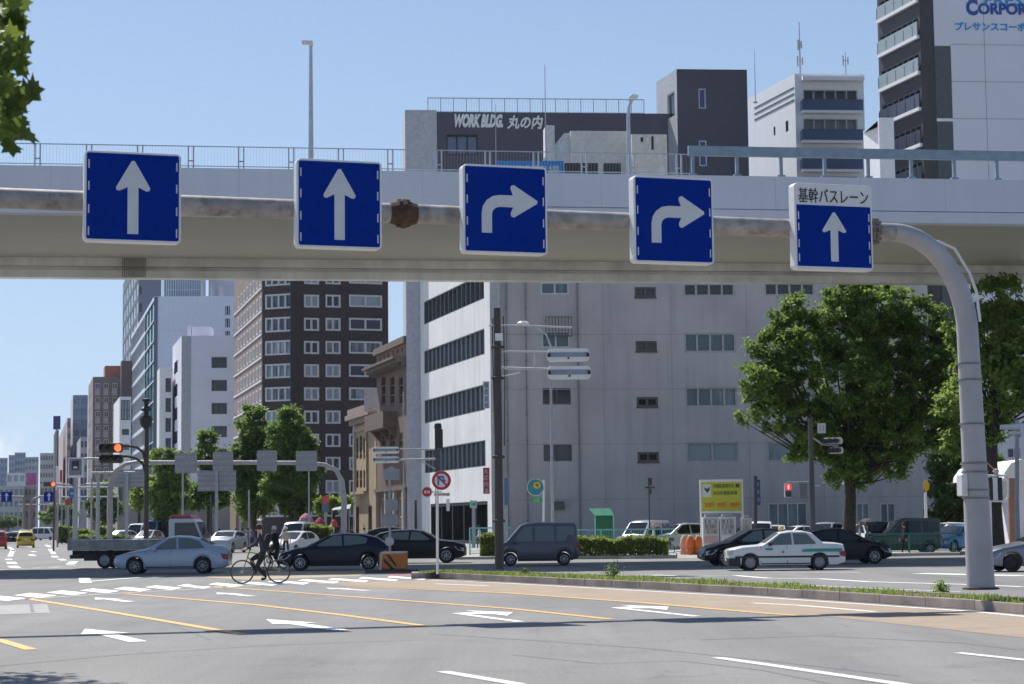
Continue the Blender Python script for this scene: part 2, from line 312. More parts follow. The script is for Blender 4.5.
arrow((85, 629.2), (138, 642), wid=.3, head=.85); arrow((95, 597.8), (130, 602), wid=.26, head=.72); arrow((266, 619.5), (341, 630.6), wid=.3, head=.85)
arrow((216, 592.8), (252, 596.4), wid=.26, head=.72); arrow((325, 588), (368, 590.8), wid=.26, head=.72)
arrow((452, 613), (520, 622), 1, wid=.2); arrow((610, 607.4), (697, 616.6), 1, wid=.2)
# concrete service patch with iron covers
sheet('concrete_patch', [G(15, 605), G(47, 604), G(50, 613), G(-40, 616), G(-60, 608)], .004, mat('patch_concrete', (.34, .335, .33), .9, var=.15))
sheet('drain_cover', [G(28, 600.5), G(31, 600.3), G(34.5, 612), G(31, 612.5)], .008, mat('iron_cover', (.1, .11, .13), .6, .3))
SEAM = mat('tar_seam', (.15, .15, .155), .8)
for pts, w in (([(430, 634), (540, 641), (640, 648), (768, 661), (900, 676)], .05), ([(512, 655), (600, 664), (680, 661), (760, 670), (860, 690)], .04), ([(-20, 668), (120, 655), (260, 646), (420, 640)], .035), ([(60, 612), (110, 613), (160, 619), (210, 640)], .04), ([(700, 640), (820, 636), (960, 643), (1060, 655)], .05)):
    strip(pts, w, z=.003, m=SEAM, name='road_seam')
# ---- median: stone kerb, soil and grass
fk = [G(419, 577.5), G(470, 580), G(512, 582.2), G(640, 588.8), G(768, 596), G(880, 603.5), G(975, 610), G(1024, 614.5), G(1150, 626)]
bk = [G(419, 573.2, .19), G(470, 571.6, .19), G(512, 571.5, .19), G(640, 576.5, .19), G(768, 584, .19), G(880, 590, .19), G(975, 594.5, .19), G(1024, 597.8, .19), G(1150, 607, .19)]
KERB = mat('kerb_stone', (.3, .25, .22), .9, var=.3, scale=1.2, bump=.4, streak=.3, dirt=(.1, .09, .08))
b = MB(); n = len(fk)
def inset(a, c, t): return a + (c - a) * t
for i in range(n - 1):
    segs = max(1, int((fk[i + 1] - fk[i]).length / 1.4))
    for k in range(segs):
        t0, t1 = k / segs + .002, (k + 1) / segs - .002
        a0, a1 = inset(fk[i], fk[i + 1], t0), inset(fk[i], fk[i + 1], t1); c0, c1 = inset(bk[i], bk[i + 1], t0), inset(bk[i], bk[i + 1], t1)
        w0, w1 = (c0 - a0), (c1 - a1); w0.z = w1.z = 0; w0 = a0 + w0.normalized() * .2; w1 = a1 + w1.normalized() * .2
        b.prism([a0, a1, w1, w0], 0, .2 + random.uniform(-.006, .006))
        v0, v1 = (a0 - c0), (a1 - c1); v0.z = v1.z = 0; v0 = c0 + v0.normalized() * .18; v1 = c1 + v1.normalized() * .18
        b.prism([v0, v1, c1, c0], 0, .2 + random.uniform(-.006, .006))
b.prism([fk[0] + Vector((-.25, .3, 0)), fk[0], bk[0], bk[0] + Vector((-.25, -.3, 0))], 0, .2)
tag(b.build('kerb', KERB, bevel=.015), kind='structure')
b = MB()
b.prism([inset(p, q, .1) for p, q in zip(fk, bk)] + [inset(p, q, .9) for p, q in reversed(list(zip(fk, bk)))], .005, .175)
tag(b.build('median_soil', mat('soil', (.16, .13, .08), 1, var=.4, scale=4, bump=.6, dirt=(.1, .14, .04))), kind='structure')
def blades(name, spots, hmin, hmax, m, w=.012):
    b = MB()
    for (x, y, z, s) in spots:
        a = random.uniform(0, 6.28); h = random.uniform(hmin, hmax) * s; lx, ly = math.cos(a) * h * random.uniform(.1, .6), math.sin(a) * h * random.uniform(.1, .6)
        c, s_ = math.cos(a + 1.57) * w, math.sin(a + 1.57) * w
        b.add([(x - c, y - s_, z), (x + c, y + s_, z), (x + lx * .4 + c * .7, y + ly * .4 + s_ * .7, z + h * .6), (x + lx * .4 - c * .7, y + ly * .4 - s_ * .7, z + h * .6), (x + lx, y + ly, z + h)], [(0, 1, 2, 3), (3, 2, 4)])
    return b.build(name, m)
GRASS = leafmat('grass', (.1, .17, .03), (.24, .3, .09))
spots = []
for _ in range(15000):
    i = random.choices(range(n - 1), [(fk[k + 1] - fk[k]).length for k in range(n - 1)])[0]; t = random.random(); q = random.uniform(.08, .96)
    p = inset(inset(fk[i], fk[i + 1], t), inset(bk[i], bk[i + 1], t), q)
    dens = .5 + .5 * math.sin(p.x * 1.7 + 2) * math.sin(p.y * .9)
    if random.random() < .25 + .75 * dens: spots.append((p.x, p.y, .17, .35 + .75 * dens))
tag(blades('grass', spots, .04, .15, GRASS, .013), 'patchy green and straw coloured grass on the median', 'grass', kind='stuff')
# ================================================================ BUILDINGS
class Wall:
    def __init__(s, a, c): s.a = Vector(a[:2]); s.c = Vector(c[:2]); s.d = (s.c - s.a); s.L = s.d.length; s.d /= s.L; s.n = Vector((s.d.y, -s.d.x))
    def hit(s, px, py):
        r = ray(px, py); o = Vector((0, 0)); den = r.x * s.n.x + r.y * s.n.y; t = (s.a.x * s.n.x + s.a.y * s.n.y) / den
        p = Vector((r.x * t, r.y * t)); return (p - s.a).dot(s.d), HC + r.z * t
    def rect(s, x0, y0, x1, y1):
        u0, z1 = s.hit(x0, y0); u1, z0 = s.hit(x1, y1); return (u0, z0, u1, z1)
    def pt(s, u, z, out=0.0): q = s.a + s.d * u + s.n * out; return Vector((q.x, q.y, z))
    def M(s, u, z, out=0.0):  # local frame: x along the wall, z up, -y out of the wall
        p = s.pt(u, z, out); return T(*p) @ RZ(math.atan2(s.d.y, s.d.x))
def holed(b, w, z0, z1, rects, depth):
    us = sorted({0, w.L} | {max(0, min(w.L, r[0])) for r in rects} | {max(0, min(w.L, r[2])) for r in rects}); zs = sorted({z0, z1} | {max(z0, min(z1, r[1])) for r in rects} | {max(z0, min(z1, r[3])) for r in rects})
    for i in range(len(us) - 1):
        run = None
        for j in range(len(zs) - 1):
            cu, cz = (us[i] + us[i + 1]) / 2, (zs[j] + zs[j + 1]) / 2
            hole = any(r[0] < cu < r[2] and r[1] < cz < r[3] for r in rects)
            if not hole and run is None: run = zs[j]
            if run is not None and (hole or j == len(zs) - 2):
                top = zs[j] if hole else zs[j + 1]
                b.face([w.pt(us[i], run), w.pt(us[i + 1], run), w.pt(us[i + 1], top), w.pt(us[i], top)]); run = None
    for (u0, a0, u1, a1) in rects:
        q = [(u0, a0), (u1, a0), (u1, a1), (u0, a1)]
        for k in range(4):
            (ua, za), (ub, zb) = q[k], q[(k + 1) % 4]
            b.face([w.pt(ua, za), w.pt(ua, za, -depth), w.pt(ub, zb, -depth), w.pt(ub, zb)])
def window(parent, w, r, frame_m, pane_m, nm=2, depth=.15, ft=.06, rows=1, sill=False, name='window', proud=.0):
    u0, z0, u1, z1 = r; M = w.M(u0, z0); W, H = u1 - u0, z1 - z0; f = MB(); e = .003
    y0, y1 = -proud, depth
    f.box(e, W - e, y0 + .03, y1 - .02, e, ft, M); f.box(e, W - e, y0 + .03, y1 - .02, H - ft, H - e, M); f.box(e, ft, y0 + .032, y1 - .02, ft, H - ft, M); f.box(W - ft, W - e, y0 + .032, y1 - .02, ft, H - ft, M)
    for k in range(1, nm): x = W * k / nm; f.box(x - ft * .5, x + ft * .5, y0 + .05, y1 - .02, ft, H - ft, M)
    for k in range(1, rows): z = H * k / rows; f.box(ft, W - ft, y0 + .055, y1 - .02, z - ft * .4, z + ft * .4, M)
    if sill: f.box(-.05, W + .05, -.09, .02, -.09, -.004, M)
    fo = f.build(name, frame_m, parent, world=True)
    p = MB(); p.face([(ft * .5, depth - .03, ft * .5), (W - ft * .5, depth - .03, ft * .5), (W - ft * .5, depth - .03, H - ft * .5), (ft * .5, depth - .03, H - ft * .5)], M)
    off = Vector(parent.matrix_basis.translation); me = bpy.data.meshes.new('pane'); me.from_pydata([tuple(Vector(v) - off) for v in p.v], [], p.f); me.materials.append(pane_m)
    po = bpy.data.objects.new('pane', me); C.objects.link(po); po.parent = fo
    return fo
class Building:
    def __init__(s, name, label, pts, ztop, m, cat='building', z0=0.0, group=None, roof=None, depth=.15):
        s.pts = [Vector(p[:2]) for p in pts]; s.z0, s.z1, s.m, s.depth = z0, ztop, m, depth
        c = sum(s.pts, Vector((0, 0))) / len(s.pts); s.root = thing(name, label, cat, (c.x, c.y, z0), 0, group)
        s.walls = [Wall(s.pts[i], s.pts[(i + 1) % len(pts)]) for i in range(len(pts))]; s.rects = [[] for _ in pts]; s.roof_m = roof or m
        s.wname = 'wall'
    def win(s, i, rects, fm, pm, **k):
        d = k.pop('depth', s.depth)
        for r in rects: s.rects[i].append(r); window(s.root, s.walls[i], r, fm, pm, depth=d, **k)
    def finish(s, parapet=.5, wall_mats=None):
        if wall_mats is None: groups = [(s.m, list(range(len(s.walls))))]
        else:
            groups = {}
            for i in range(len(s.walls)): groups.setdefault(wall_mats.get(i, s.m), []).append(i)
            groups = list(groups.items())
        for m, idx in groups:
            b = MB()
            for i in idx: holed(b, s.walls[i], s.z0, s.z1, s.rects[i], s.depth)
            b.build('wall', m, s.root, world=True)
        b = MB(); b.face([(p.x, p.y, s.z1 - parapet) for p in s.pts])
        c = sum(s.pts, Vector((0, 0))) / len(s.pts); ins = [p + (c - p).normalized() * .35 for p in s.pts]; nn = len(s.pts)
        for i in range(nn):
            j = (i + 1) % nn; p, q, pi, qi = s.pts[i], s.pts[j], ins[i], ins[j]
            b.face([(p.x, p.y, s.z1), (q.x, q.y, s.z1), (qi.x, qi.y, s.z1), (pi.x, pi.y, s.z1)]); b.face([(pi.x, pi.y, s.z1), (qi.x, qi.y, s.z1), (qi.x, qi.y, s.z1 - parapet), (pi.x, pi.y, s.z1 - parapet)])
        b.build('roof', s.roof_m, s.root, world=True); return s
def avdir(vpx): a = math.atan((vpx - 512) / FPX); return Vector((math.sin(a), math.cos(a)))
def foot(nx, D, fx, vpx, rx, rang, back=None, zl=10):
    """footprint from its near corner at pixel nx: side wall running to the vanishing point vpx as far as pixel fx, front wall at angle rang as far as pixel rx"""
    N = Vector((X(nx, D, zl), D)); d = avdir(vpx); kx = X(fx, D, zl) / D; t = (kx * N.y - N.x) / (d.x - kx * d.y); F = N + d * t
    e = Vector((math.cos(R(rang)), math.sin(R(rang)))); kr = X(rx, D, zl) / D; t = (kr * N.y - N.x) / (e.x - kr * e.y); Q = N + e * t
    bl = (F - N).length; B = Q + d * bl
    pts = [F, N, Q, B]
    if back and back > bl: pts = [F, N, Q, Q + d * back, F * (1 + (back - bl) / F.length)]   # the hidden rear runs on behind the visible side
    return pts
G_DARK = glass('dark_window_glass', (.025, .03, .04)); G_MIX = glass('office_window_glass', (.03, .045, .06), (.3, .36, .42)); G_FROST = glass('frosted_window_glass', (.1, .15, .17), (.26, .32, .34), .3, .6)
# ---- the main grey corner building
GREYW = mat('grey_mortar_wall', (.49, .455, .45), .85, var=.1, scale=.25, bump=.1, streak=.5, dirt=(.33, .315, .325))
nt = GREYW.node_tree
WLIT = mat('white_panel_wall', (.86, .85, .82), .8, var=.06, scale=.4, streak=.3, dirt=(.45, .43, .4))
pts = foot(491, 150, 421, -45, 931, 5, back=34)
ztop = P(600, 186, 152).z
main = Building('office_building', 'grey plastered corner office building with white banded side, behind the parking lot', pts, ztop, GREYW, depth=.22)
F, N, Q = pts[:3]
fr = main.walls[1]; sd_ = main.walls[0]
ALU = mat('aluminium_frame', (.55, .56, .57), .4, .3); BRZ = mat('bronze_frame', (.12, .1, .09), .5, .3); DKF = mat('dark_frame', (.1, .11, .12), .5, .2)
PALF = mat('aged_beige_frame', (.42, .41, .39), .6)
rows = [(283, 296.5), (333, 352.5), (387, 407), (442, 462)]
for k, (a, c) in enumerate(rows):
    dx = [0, 1, 2, 3][k]
    main.win(1, [fr.rect(683 + dx, a, 735 + dx * 1.3, c)], PALF, G_DARK if k == 0 else G_FROST, nm=4 if k < 3 else 2, ft=.15)
    main.win(1, [fr.rect(764 + dx, a - .5, 815 + dx, c - .5)], PALF, G_FROST if k else G_DARK, nm=4 if k < 3 else 2, ft=.15)
for a, c, dx in ((287, 297.5, 0), (341, 351.5, 1), (397, 407, 2), (452, 462, 3)):
    main.win(1, [fr.rect(634.5 + dx, a, 656 + dx, c)], BRZ, G_DARK, nm=2, ft=.17, sill=True)
for a, c, dx, g in ((282, 294.5, 0, G_FROST), (331, 348, 1, G_FROST), (388, 404.5, 2, G_DARK), (444, 461, 3, G_DARK)):
    main.win(1, [fr.rect(540.5 + dx, a, 569 + dx, c)], BRZ if g is G_DARK else ALU, g, nm=2, ft=.12)
main.win(1, [fr.rect(768, 503, 808, 530)], ALU, G_FROST, nm=4, ft=.1); main.win(1, [fr.rect(856, 503, 870, 530), fr.rect(880, 503, 896, 530)], ALU, G_FROST, nm=2, ft=.1)
# window bands of the white side
MULL = mat('black_mullion', (.16, .165, .17), .4, .4)
u_l, u_r = sd_.hit(424.5, 400)[0], sd_.hit(485, 400)[0]
for (xx, yt, yb) in ((485, 252, 297.8), (485, 331, 354.5 - 2), (485, 386, 409.5 - 2), (485, 441, 465)):
    pass
band = []
for yt, yb in ((261, 299), (328, 355), (384.5, 410), (440, 466.5)):
    zt = sd_.hit(485, yt)[1]; zb = sd_.hit(485, yb)[1]; band.append((zb, zt))
pitch = (band[1][1] - band[3][1]) / 2; H_ = 1.98
for k in range(7):
    zt = band[3][1] + pitch * k; r = (u_l, zt - H_, u_r, zt)
    if zt < ztop - .5: main.win(0, [r], MULL, glass('band_glass', (.04, .055, .075), (.22, .28, .34)), nm=14, ft=.08, depth=.3, name='window')
main.depth = .22
# ground floor opening of the side
zg = sd_.hit(450, 503)[1]
gr = (u_l + 2, .3, u_r + .5, zg); main.win(0, [gr], BLACK, glass('shop_glass', (.015, .018, .02), None, .15), nm=5, ft=.25, depth=.6)
main.finish(parapet=.8, wall_mats={0: WLIT})
b = MB()
for k in range(1, 7): zz_ = 4.15 * k - .6; b.box(.8, fr.L - .05, -.012, -.002, zz_, zz_ + .05, fr.M(0, 0))
b.build('wall_joint', mat('joint_grey', (.37, .345, .355), .9), main.root, world=True)
b = MB()
for px in (604, 672, 748, 822): u = fr.hit(px, 400)[0]; b.box(u, u + .04, -.011, -.002, .3, ztop - .2, fr.M(0, 0))
b.build('wall_joint', mat('joint_grey', (.37, .345, .355), .9), main.root, world=True)
# narrow pilaster edges, pipes, wall fixtures
b = MB()
b.box(-.02, .75, -.16, -.002, zg, ztop - .02, fr.M(0, 0)); b.build('corner_pilaster', mat('pale_pilaster', (.5, .5, .5), .8, streak=.2), main.root, world=True)
for px in (507, 526.5, 578.5, 665):
    if px == 665: continue
    u = fr.hit(px, 400)[0]; b = MB(); b.tube([fr.pt(u, .4, .15), fr.pt(u, ztop - .4, .15)], .06 if px > 570 else .045, 8)
    for z in range(2, 26, 2): b.box(-.09, .09, -.21, .0, z, z + .08, fr.M(u, 0))
    b.build('drain_pipe', mat('pipe_paint', (.33, .34, .36) if px > 570 else (.22, .22, .23), .6), main.root, world=True)
b = MB(); r = fr.rect(545, 318, 571, 337)
for k in range(9): x = r[0] + (r[2] - r[0]) * k / 8; b.box(-.025, .025, -.5, -.45, r[1], r[3], fr.M(x, 0))
b.box(0, r[2] - r[0], -.52, -.44, r[1], r[1] + .06, fr.M(r[0], 0)); b.box(0, r[2] - r[0], -.52, -.44, r[3], r[3] + .06, fr.M(r[0], 0)); b.box(0, .05, -.52, 0, r[1], r[1] + .05, fr.M(r[0], 0)); b.box(-.05, 0, -.52, 0, r[1], r[1] + .05, fr.M(r[2], 0))
b.build('window_guard', BRZ, main.root, world=True)
b = MB()
for px, py in ((560, 506), (700, 380), (560, 425)):
    u, z = fr.hit(px, py)
    if px == 560 and py == 506: b.box(-.5, .3, -.4, -.004, z - .25, z + .35, fr.M(u, 0))
b.build('wall_unit', DKF, main.root, world=True)
# narrow grey stair tower beside it
dirv = avdir(-45)
Fm = Vector(pts[0]); a_ = Fm + dirv * .05
Ds = Fm.y + .15; Nn = Vector((X(406.8, Ds, 10), Ds)); Rn = Vector((Fm.x + .25, Ds))
tw = [Nn * 1.03, Nn, Rn, Rn * 1.03]
stair = Building('stair_tower', 'narrow windowless grey stair tower beside the white banded side of the corner building', tw, ztop + .4, mat('slate_grey_panel', (.48, .49, .54), .7, streak=.15)); stair.finish()
# rooftop of the main building: beige plant rooms
def blk(name, label, cat, x0, x1, yt, D, depth, zbase, m, ang=5, group=None, vp=-45):
    p = foot(x0, D, x0 - 1, vp, x1, ang, back=depth, zl=32); bb = Building(name, label, p, P((x0 + x1) / 2, yt, D).z, m, cat, zbase, group); return bb
BEI = mat('beige_roof_wall', (.66, .63, .58), .8, streak=.25)
pr = blk('rooftop_plant_room', 'beige plant room with a sloping stair on the corner building roof', 'plant room', 571, 627, 130.5, 160, 8, ztop - .8, BEI)
pr.finish(.2)
w_ = pr.walls[1]; b = MB(); r0 = w_.hit(572, 166); r1 = w_.hit(571, 131); s_ = P(523, 163, 159.2); 
b.plate([(-4.1, ztop - .8), (-.02, ztop - .8), (-.02, r1[1] - .1), (-.5, r1[1] - .1), (-4.1, ztop + 1.3)], 0.4, 2.2, w_.M(0, 0)); b.box(-2.0, -1.3, .2, 2.4, ztop - .8, r1[1] + .5, w_.M(0, 0))
b.build('stair_cover', mat('pale_roof_wall', (.6, .6, .58), .8), pr.root, world=True)
pb = blk('rooftop_machine_box', 'pale box of switchgear on the roof right of the beige plant room', 'machine box', 632, 667, 134, 158.5, 4, ztop - .8, BEI)
wb_ = pb.walls[1]; pb.win(1, [wb_.rect(640.5, 137, 643.5, 142), wb_.rect(651, 136, 654, 150)], DKF, G_DARK, nm=1, ft=.05); pb.finish(.1)
wk = main.walls[1]
def antenna(px, yt, D, zb, label, r=.05, arms=()):
    t = thing('antenna', label, 'antenna', (X(px, D, zb), D, zb)); z = P(px, yt, D).z - zb; b = MB(); b.tube([(0, 0, 0), (0, 0, z * .5), (0, 0, z)], [r, r * .8, r * .4], 6)
    b.lathe([(.3, 0), (.3, .15), (0.05, .2)], 8); b.build('mast', GREYP, t)
    for (f, w) in arms:
        b = MB(); b.box(-w, w, -.04, .04, z * f, z * f + .1); b.box(-w - .05, -w + .12, -.1, .1, z * f - .7, z * f + .7); b.box(w - .12, w + .05, -.1, .1, z * f - .5, z * f + .5); b.build('aerial', GREYP, t)
antenna(546.5, 65, 158, ztop - .8, 'tall thin white mast on the roof left of the plant room', .06)
antenna(496.5, 104, 158, ztop - .8, 'short thin mast in front of the dark building with white lettering', .05)
# blue advertising hoardings on the roof edge
bb = thing('roof_billboard', 'blue hoarding with pale lettering along the roof edge below the plant room', 'billboard', (X(530, 154, 30), 154.5, ztop - .8), R(5))
b = MB(); w = 5.3; z1 = P(530, 161, 154.5).z - ztop + .8; b.box(-w / 2, w / 2, -.1, .1, .3, z1); 
for x in (-2, 0, 2): b.box(x - .06, x + .06, .1, .2, 0, z1 - .1)
b.build('panel', mat('azure_sign', (.02, .2, .5), .5), bb); text('lettering', '月極駐車場', 4.6, .75, SIGNW, bb, (0, -.13, z1 - .75))
lb = thing('louvre_screen', 'black louvre boxes along the roof edge right of the blue hoarding', 'louvre', (X(592, 154, 30), 154.5, ztop - .8), R(5)); b = MB(); z1 = P(590, 163, 154.5).z - ztop + .8
for x0, x1 in ((-2.1, .5), (.95, 2.3)):
    b.box(x0, x1, 0, .6, 0, z1)
    for k in range(6): b.box(x0 + .1, x1 - .1, -.05, 0, .2 + k * z1 / 7, .2 + k * z1 / 7 + .05)
b.build('louvres', BLACK, lb)
# ---- dark building with the white lettering
CHAR = mat('charcoal_cladding', (.085, .082, .115), .7, var=.08, scale=.3, streak=.15, dirt=(.06, .06, .07)); SILV = mat('silver_cladding', (.5, .51, .53), .6, .2, streak=.1)  # sunlit grey put into the side cladding; charcoal carries a blue distance tint
wp = foot(437, 230, 417, -45, 748, 5, back=30, zl=45); zt = P(500, 113, 231).z
wbd = Building('charcoal_building', 'charcoal clad office building with white roof lettering behind the corner building', wp, zt, CHAR, depth=.6)
w1 = wbd.walls[1]; wbd.win(1, [w1.rect(446.5, 134.5, 478, 155)], BLACK, glass('penthouse_glass', (.05, .08, .14), (.15, .2, .3)), nm=3, ft=.12); wbd.finish(.3, {0: SILV})
off = Vector(wbd.root.location)
c_ = w1.rect(454, 112, 504, 130); M_ = w1.pt((c_[0] + c_[2]) / 2, (c_[1] + c_[3]) / 2 + .05, .1)
u0, z0 = w1.hit(454.5, 120); u1, z1 = w1.hit(503, 122)
text('lettering', 'WORK BLDG.', u1 - u0, 1.6, mat('white_letters', (.85, .85, .85), .5), wbd.root, w1.pt((u0 + u1) / 2, (z0 + z1) / 2, .1) - off, R(5), .3, .12, .06)
u0, z0 = w1.hit(507, 122); u1, z1 = w1.hit(543, 123)
text('lettering', '丸の内', u1 - u0, 1.6, MATS['white_letters'], wbd.root, w1.pt((u0 + u1) / 2, (z0 + z1) / 2, .1) - off, R(5), .2, .12, .03)
b = MB(); Na = w1.pt(0, 0); e1 = w1.hit(406, 122)
b.prism([w1.pt(-3.7, 0, .0), w1.pt(-.01, 0, 0), w1.pt(-.01, 0, -6), w1.pt(-3.7, 0, -10)], 0, P(420, 112, 231).z); b.build('silver_wing', SILV, wbd.root, world=True)
def railing(parent, a, c, z, h=1.1, step=1.8, thick=.05, m=STEEL, wires=0, name='railing', posts=True):
    a, c = Vector((a[0], a[1], z)), Vector((c[0], c[1], z)); L = (c - a).length; d = (c - a) / L; b = MB(); ang = math.atan2(d.y, d.x); M = T(*a) @ RZ(ang)
    b.box(0, L, -thick, thick, h - thick * 2, h, M); b.box(0, L, -thick * .6, thick * .6, .12, .12 + thick, M)
    for k in range(int(L / step) + 1): b.box(k * step - thick, k * step + thick, -thick * .8, thick * .8, 0, h - thick * 2, M)
    if wires:
        for k in range(int(L / wires)): b.box(k * wires - .012, k * wires + .012, -.012, .012, .15, h - thick * 2, M)
    return b.build(name, m, parent, world=True)
railing(wbd.root, w1.pt(-1, 0, -.5), w1.pt(24.5, 0, -.5), zt, P(500, 96, 230).z - zt, 1.5, .05, wires=.3)
tp = foot(677.5, 229.3, 657, -45, 748, 5, back=16, zl=48)
tw_ = Building('charcoal_tower', 'taller charcoal roof tower with two slim windows at the right end of the lettered building', tp, P(712, 70, 230).z, CHAR, z0=0, depth=.3)
w2 = tw_.walls[1]; tw_.win(1, [w2.rect(698.5, 88.5, 706, 108.5), w2.rect(699, 140.5, 707, 166)], ALU, glass('blue_glass', (.03, .06, .2), None), nm=1, ft=.12)
ws = tw_.walls[0]; tw_.win(0, [ws.rect(667, 95, 675, 116)], ALU, G_DARK, nm=1, ft=.15); tw_.finish(.3, {0: SILV})
# ---- white apartment block with glass balconies
WAP = mat('white_apartment_wall', (.82, .82, .83), .8, var=.05, streak=.12, dirt=(.4, .4, .4))
ap = foot(796, 258, 749, -45, 865, 5, back=24, zl=52); za = P(830, 75, 259).z
apt = Building('apartment_block', 'white apartment block with dark glass balconies and rooftop aerials', ap, za, WAP, depth=1.0)
w3 = apt.walls[1]
for k in range(6):
    y = 89.5 + 28.8 * k; r = w3.rect(803, y, 858, y + 22 if k else y + 21); apt.win(1, [r], ALU, glass('balcony_door_glass', (.1, .12, .16), (.3, .33, .38)), nm=5, ft=.12, depth=.9)
    u0, zb = w3.hit(803, y + 17.5); M = w3.M(r[0] - .4, r[1] - .2); W3 = r[2] - r[0] + .8
    b = MB(); b.box(0, W3, -1.1, -.004, -.35, 0, M); b.build('balcony_slab', WAP, apt.root, world=True)
    b = MB(); b.box(.0, W3, -1.15, -1.05, .0, 1.35, M); b.box(0, .08, -1.05, -.01, 0, 1.35, M); b.box(W3 - .08, W3, -1.05, -.01, 0, 1.35, M); b.build('balcony_glass', glass('smoked_glass', (.06, .11, .2), None, .12), apt.root, world=True)
    b = MB(); b.box(-.02, W3 + .02, -1.2, -1.0, 1.35, 1.43, M); b.build('balcony_rail', DKF, apt.root, world=True)
ws = apt.walls[0]
apt.win(0, [ws.rect(785.5, 121.5, 788.5, 131), ws.rect(773.5, 127, 775.5, 135)], DKF, G_DARK, nm=1, ft=.08, depth=.2)
b = MB()
for k in range(3):
    zz = ws.hit(795, 87 + 6.2 * k)[1]; b.box(2.2, ws.L - .3, -.06, -.003, zz - .1, zz + .1, ws.M(0, 0))
b.build('groove_line', DKF, apt.root, world=True)
apt.finish(.3)
pp = foot(802, 257.2, 800, -45, 864, 5, back=1.0); b = MB(); b.prism([w3.pt(w3.hit(803, 80)[0] - .3, 0, 1.2), w3.pt(w3.L - .2, 0, 1.2), w3.pt(w3.L - .2, 0, .003), w3.pt(w3.hit(803, 80)[0] - .3, 0, .003)], w3.hit(830, 82)[1], w3.hit(830, 78)[1]); b.build('canopy', WAP, apt.root, world=True)
antenna(800.5, 22, 262, za - .3, 'tall lattice aerial on the white apartment block', .12, ((.62, .25), (.35, .35)))
antenna(846, 52, 262, za - .3, 'short aerial cluster on the white apartment block, right of the tall one', .1, ((.7, .35),))
antenna(755.5, 50, 262, za - 3, 'thin rod on the roof behind the charcoal tower', .06)
# ---- tall apartment tower with corporate lettering
tp = foot(922, 200, 879.5, -45, 1130, 5, back=30, zl=45); zt = 75
TCH = mat('dark_brown_tile', (.055, .048, .05), .6, var=.1); PAN = mat('pale_cladding_panel', (.72, .71, .76), .7, var=.03, scale=.2)
tow = Building('apartment_tower', 'tall apartment tower with pale panel wall, corporate lettering and stacked balconies', tp, zt, TCH, depth=1.4)
w4, w5 = tow.walls[1], tow.walls[0]
recs = []
for k in range(-3, 10):
    zt_k = w5.hit(921, 51 + 36.5 * k)[1]; zb_k = zt_k - 1.75
    r = (.5, zb_k, w5.L - .35, zt_k); recs.append(r)
    tow.win(0, [r], DKF, glass('tower_glass', (.02, .02, .025), (.12, .13, .14)), nm=7, ft=.15, depth=1.3)
    M = w5.M(.3, zb_k); Lw = w5.L - .5; dark = k >= 1
    b = MB(); b.box(0, Lw, -.32, -.004, -.6, -.25, M); b.build('balcony_slab', WAP, tow.root, world=True)
    b = MB(); b.box(0.02, Lw - .02, -.26, -.18, -.25, 1.15, M)
    for q in range(0, int(Lw), 2): b.box(q, q + .08, -.3, -.26, -.25, .95, M)
    b.build('balcony_glass', glass('pale_balcony_glass', (.34, .4, .4), None, .2) if not dark else glass('dark_balcony_glass', (.07, .08, .11), None, .2), tow.root, world=True)
tow.finish(.5)
b = MB(); u0 = w4.hit(936, 100)[0]; uh = w4.hit(952, 100)[0]; zc = w4.hit(940, 46)[1]
b.box(uh, w4.L - .02, -.12, -.003, 0, zt - .3, w4.M(0, 0)); b.box(u0, uh, -.12, -.003, zc, zt - .3, w4.M(0, 0))
b.build('panel_wall', PAN, tow.root, world=True)
b = MB()
for k in range(0, 20): z = w4.hit(980, 45 + 37 * k)[1]; b.box(uh, w4.L - .05, -.128, -.12, z - .03, z + .03, w4.M(0, 0)) if z > 3 else None
for px in (989,): u = w4.hit(px, 200)[0]; b.box(u - .03, u + .03, -.127, -.12, .1, zt - .4, w4.M(0, 0))
b.build('panel_joint', mat('joint', (.3, .3, .33), .8), tow.root, world=True)
b = MB(); zz = w4.hit(944, 120)[1]; b.box(u0, uh, -.1, -.003, zz - .15, zz + .15, w4.M(0, 0)); b.build('ledge', WAP, tow.root, world=True)
b = MB(); b.box(u0, uh, -.06, -.003, 0, zc - .03, w4.M(0, 0)); b.box(u0, uh, -.06, -.004, 0, .1, w4.M(0, 0)); b.build('green_grey_strip', mat('green_grey_panel', (.09, .105, .11), .7), tow.root, world=True)
off = Vector(tow.root.location); NB = mat('navy_letters', (.02, .07, .35), .5); CY = mat('cyan_letters', (.02, .28, .62), .5)
def wtext(s, px0, pxm, py0, py1, m, frac, bold=.02, sh=0):
    """letters starting at px0; frac = share of the string seen before the edge pixel pxm"""
    u0, z0 = w4.hit(px0, (py0 + py1) / 2); um = w4.hit(pxm, (py0 + py1) / 2)[0]; W = (um - u0) / frac; h = (py1 - py0) / FPX * 201
    text('lettering', s, W, h, m, tow.root, w4.pt(u0 + W / 2, z0, .14) - off, R(5), sh, .05, bold)
wtext('PRESSANCE', 984, 1024, -6, 6.5, CY, .42, .02); wtext('ORPORATION', 977.5, 1024, 3, 15, NB, .5, .04); wtext('C', 965.5, 976, -1, 16, NB, .9, .05)
wtext('プレサンスコーポレーション', 954.5, 1024, 22, 31, CY, .6, .03)
# small white annex before the tower
an = blk('white_annex', 'small white rooftop annex standing before the balconies of the tall tower', 'annex', 880, 895, 117.5, 170, 6, 0, WAP); an.finish(.2)
b = MB(); w = an.walls[0]
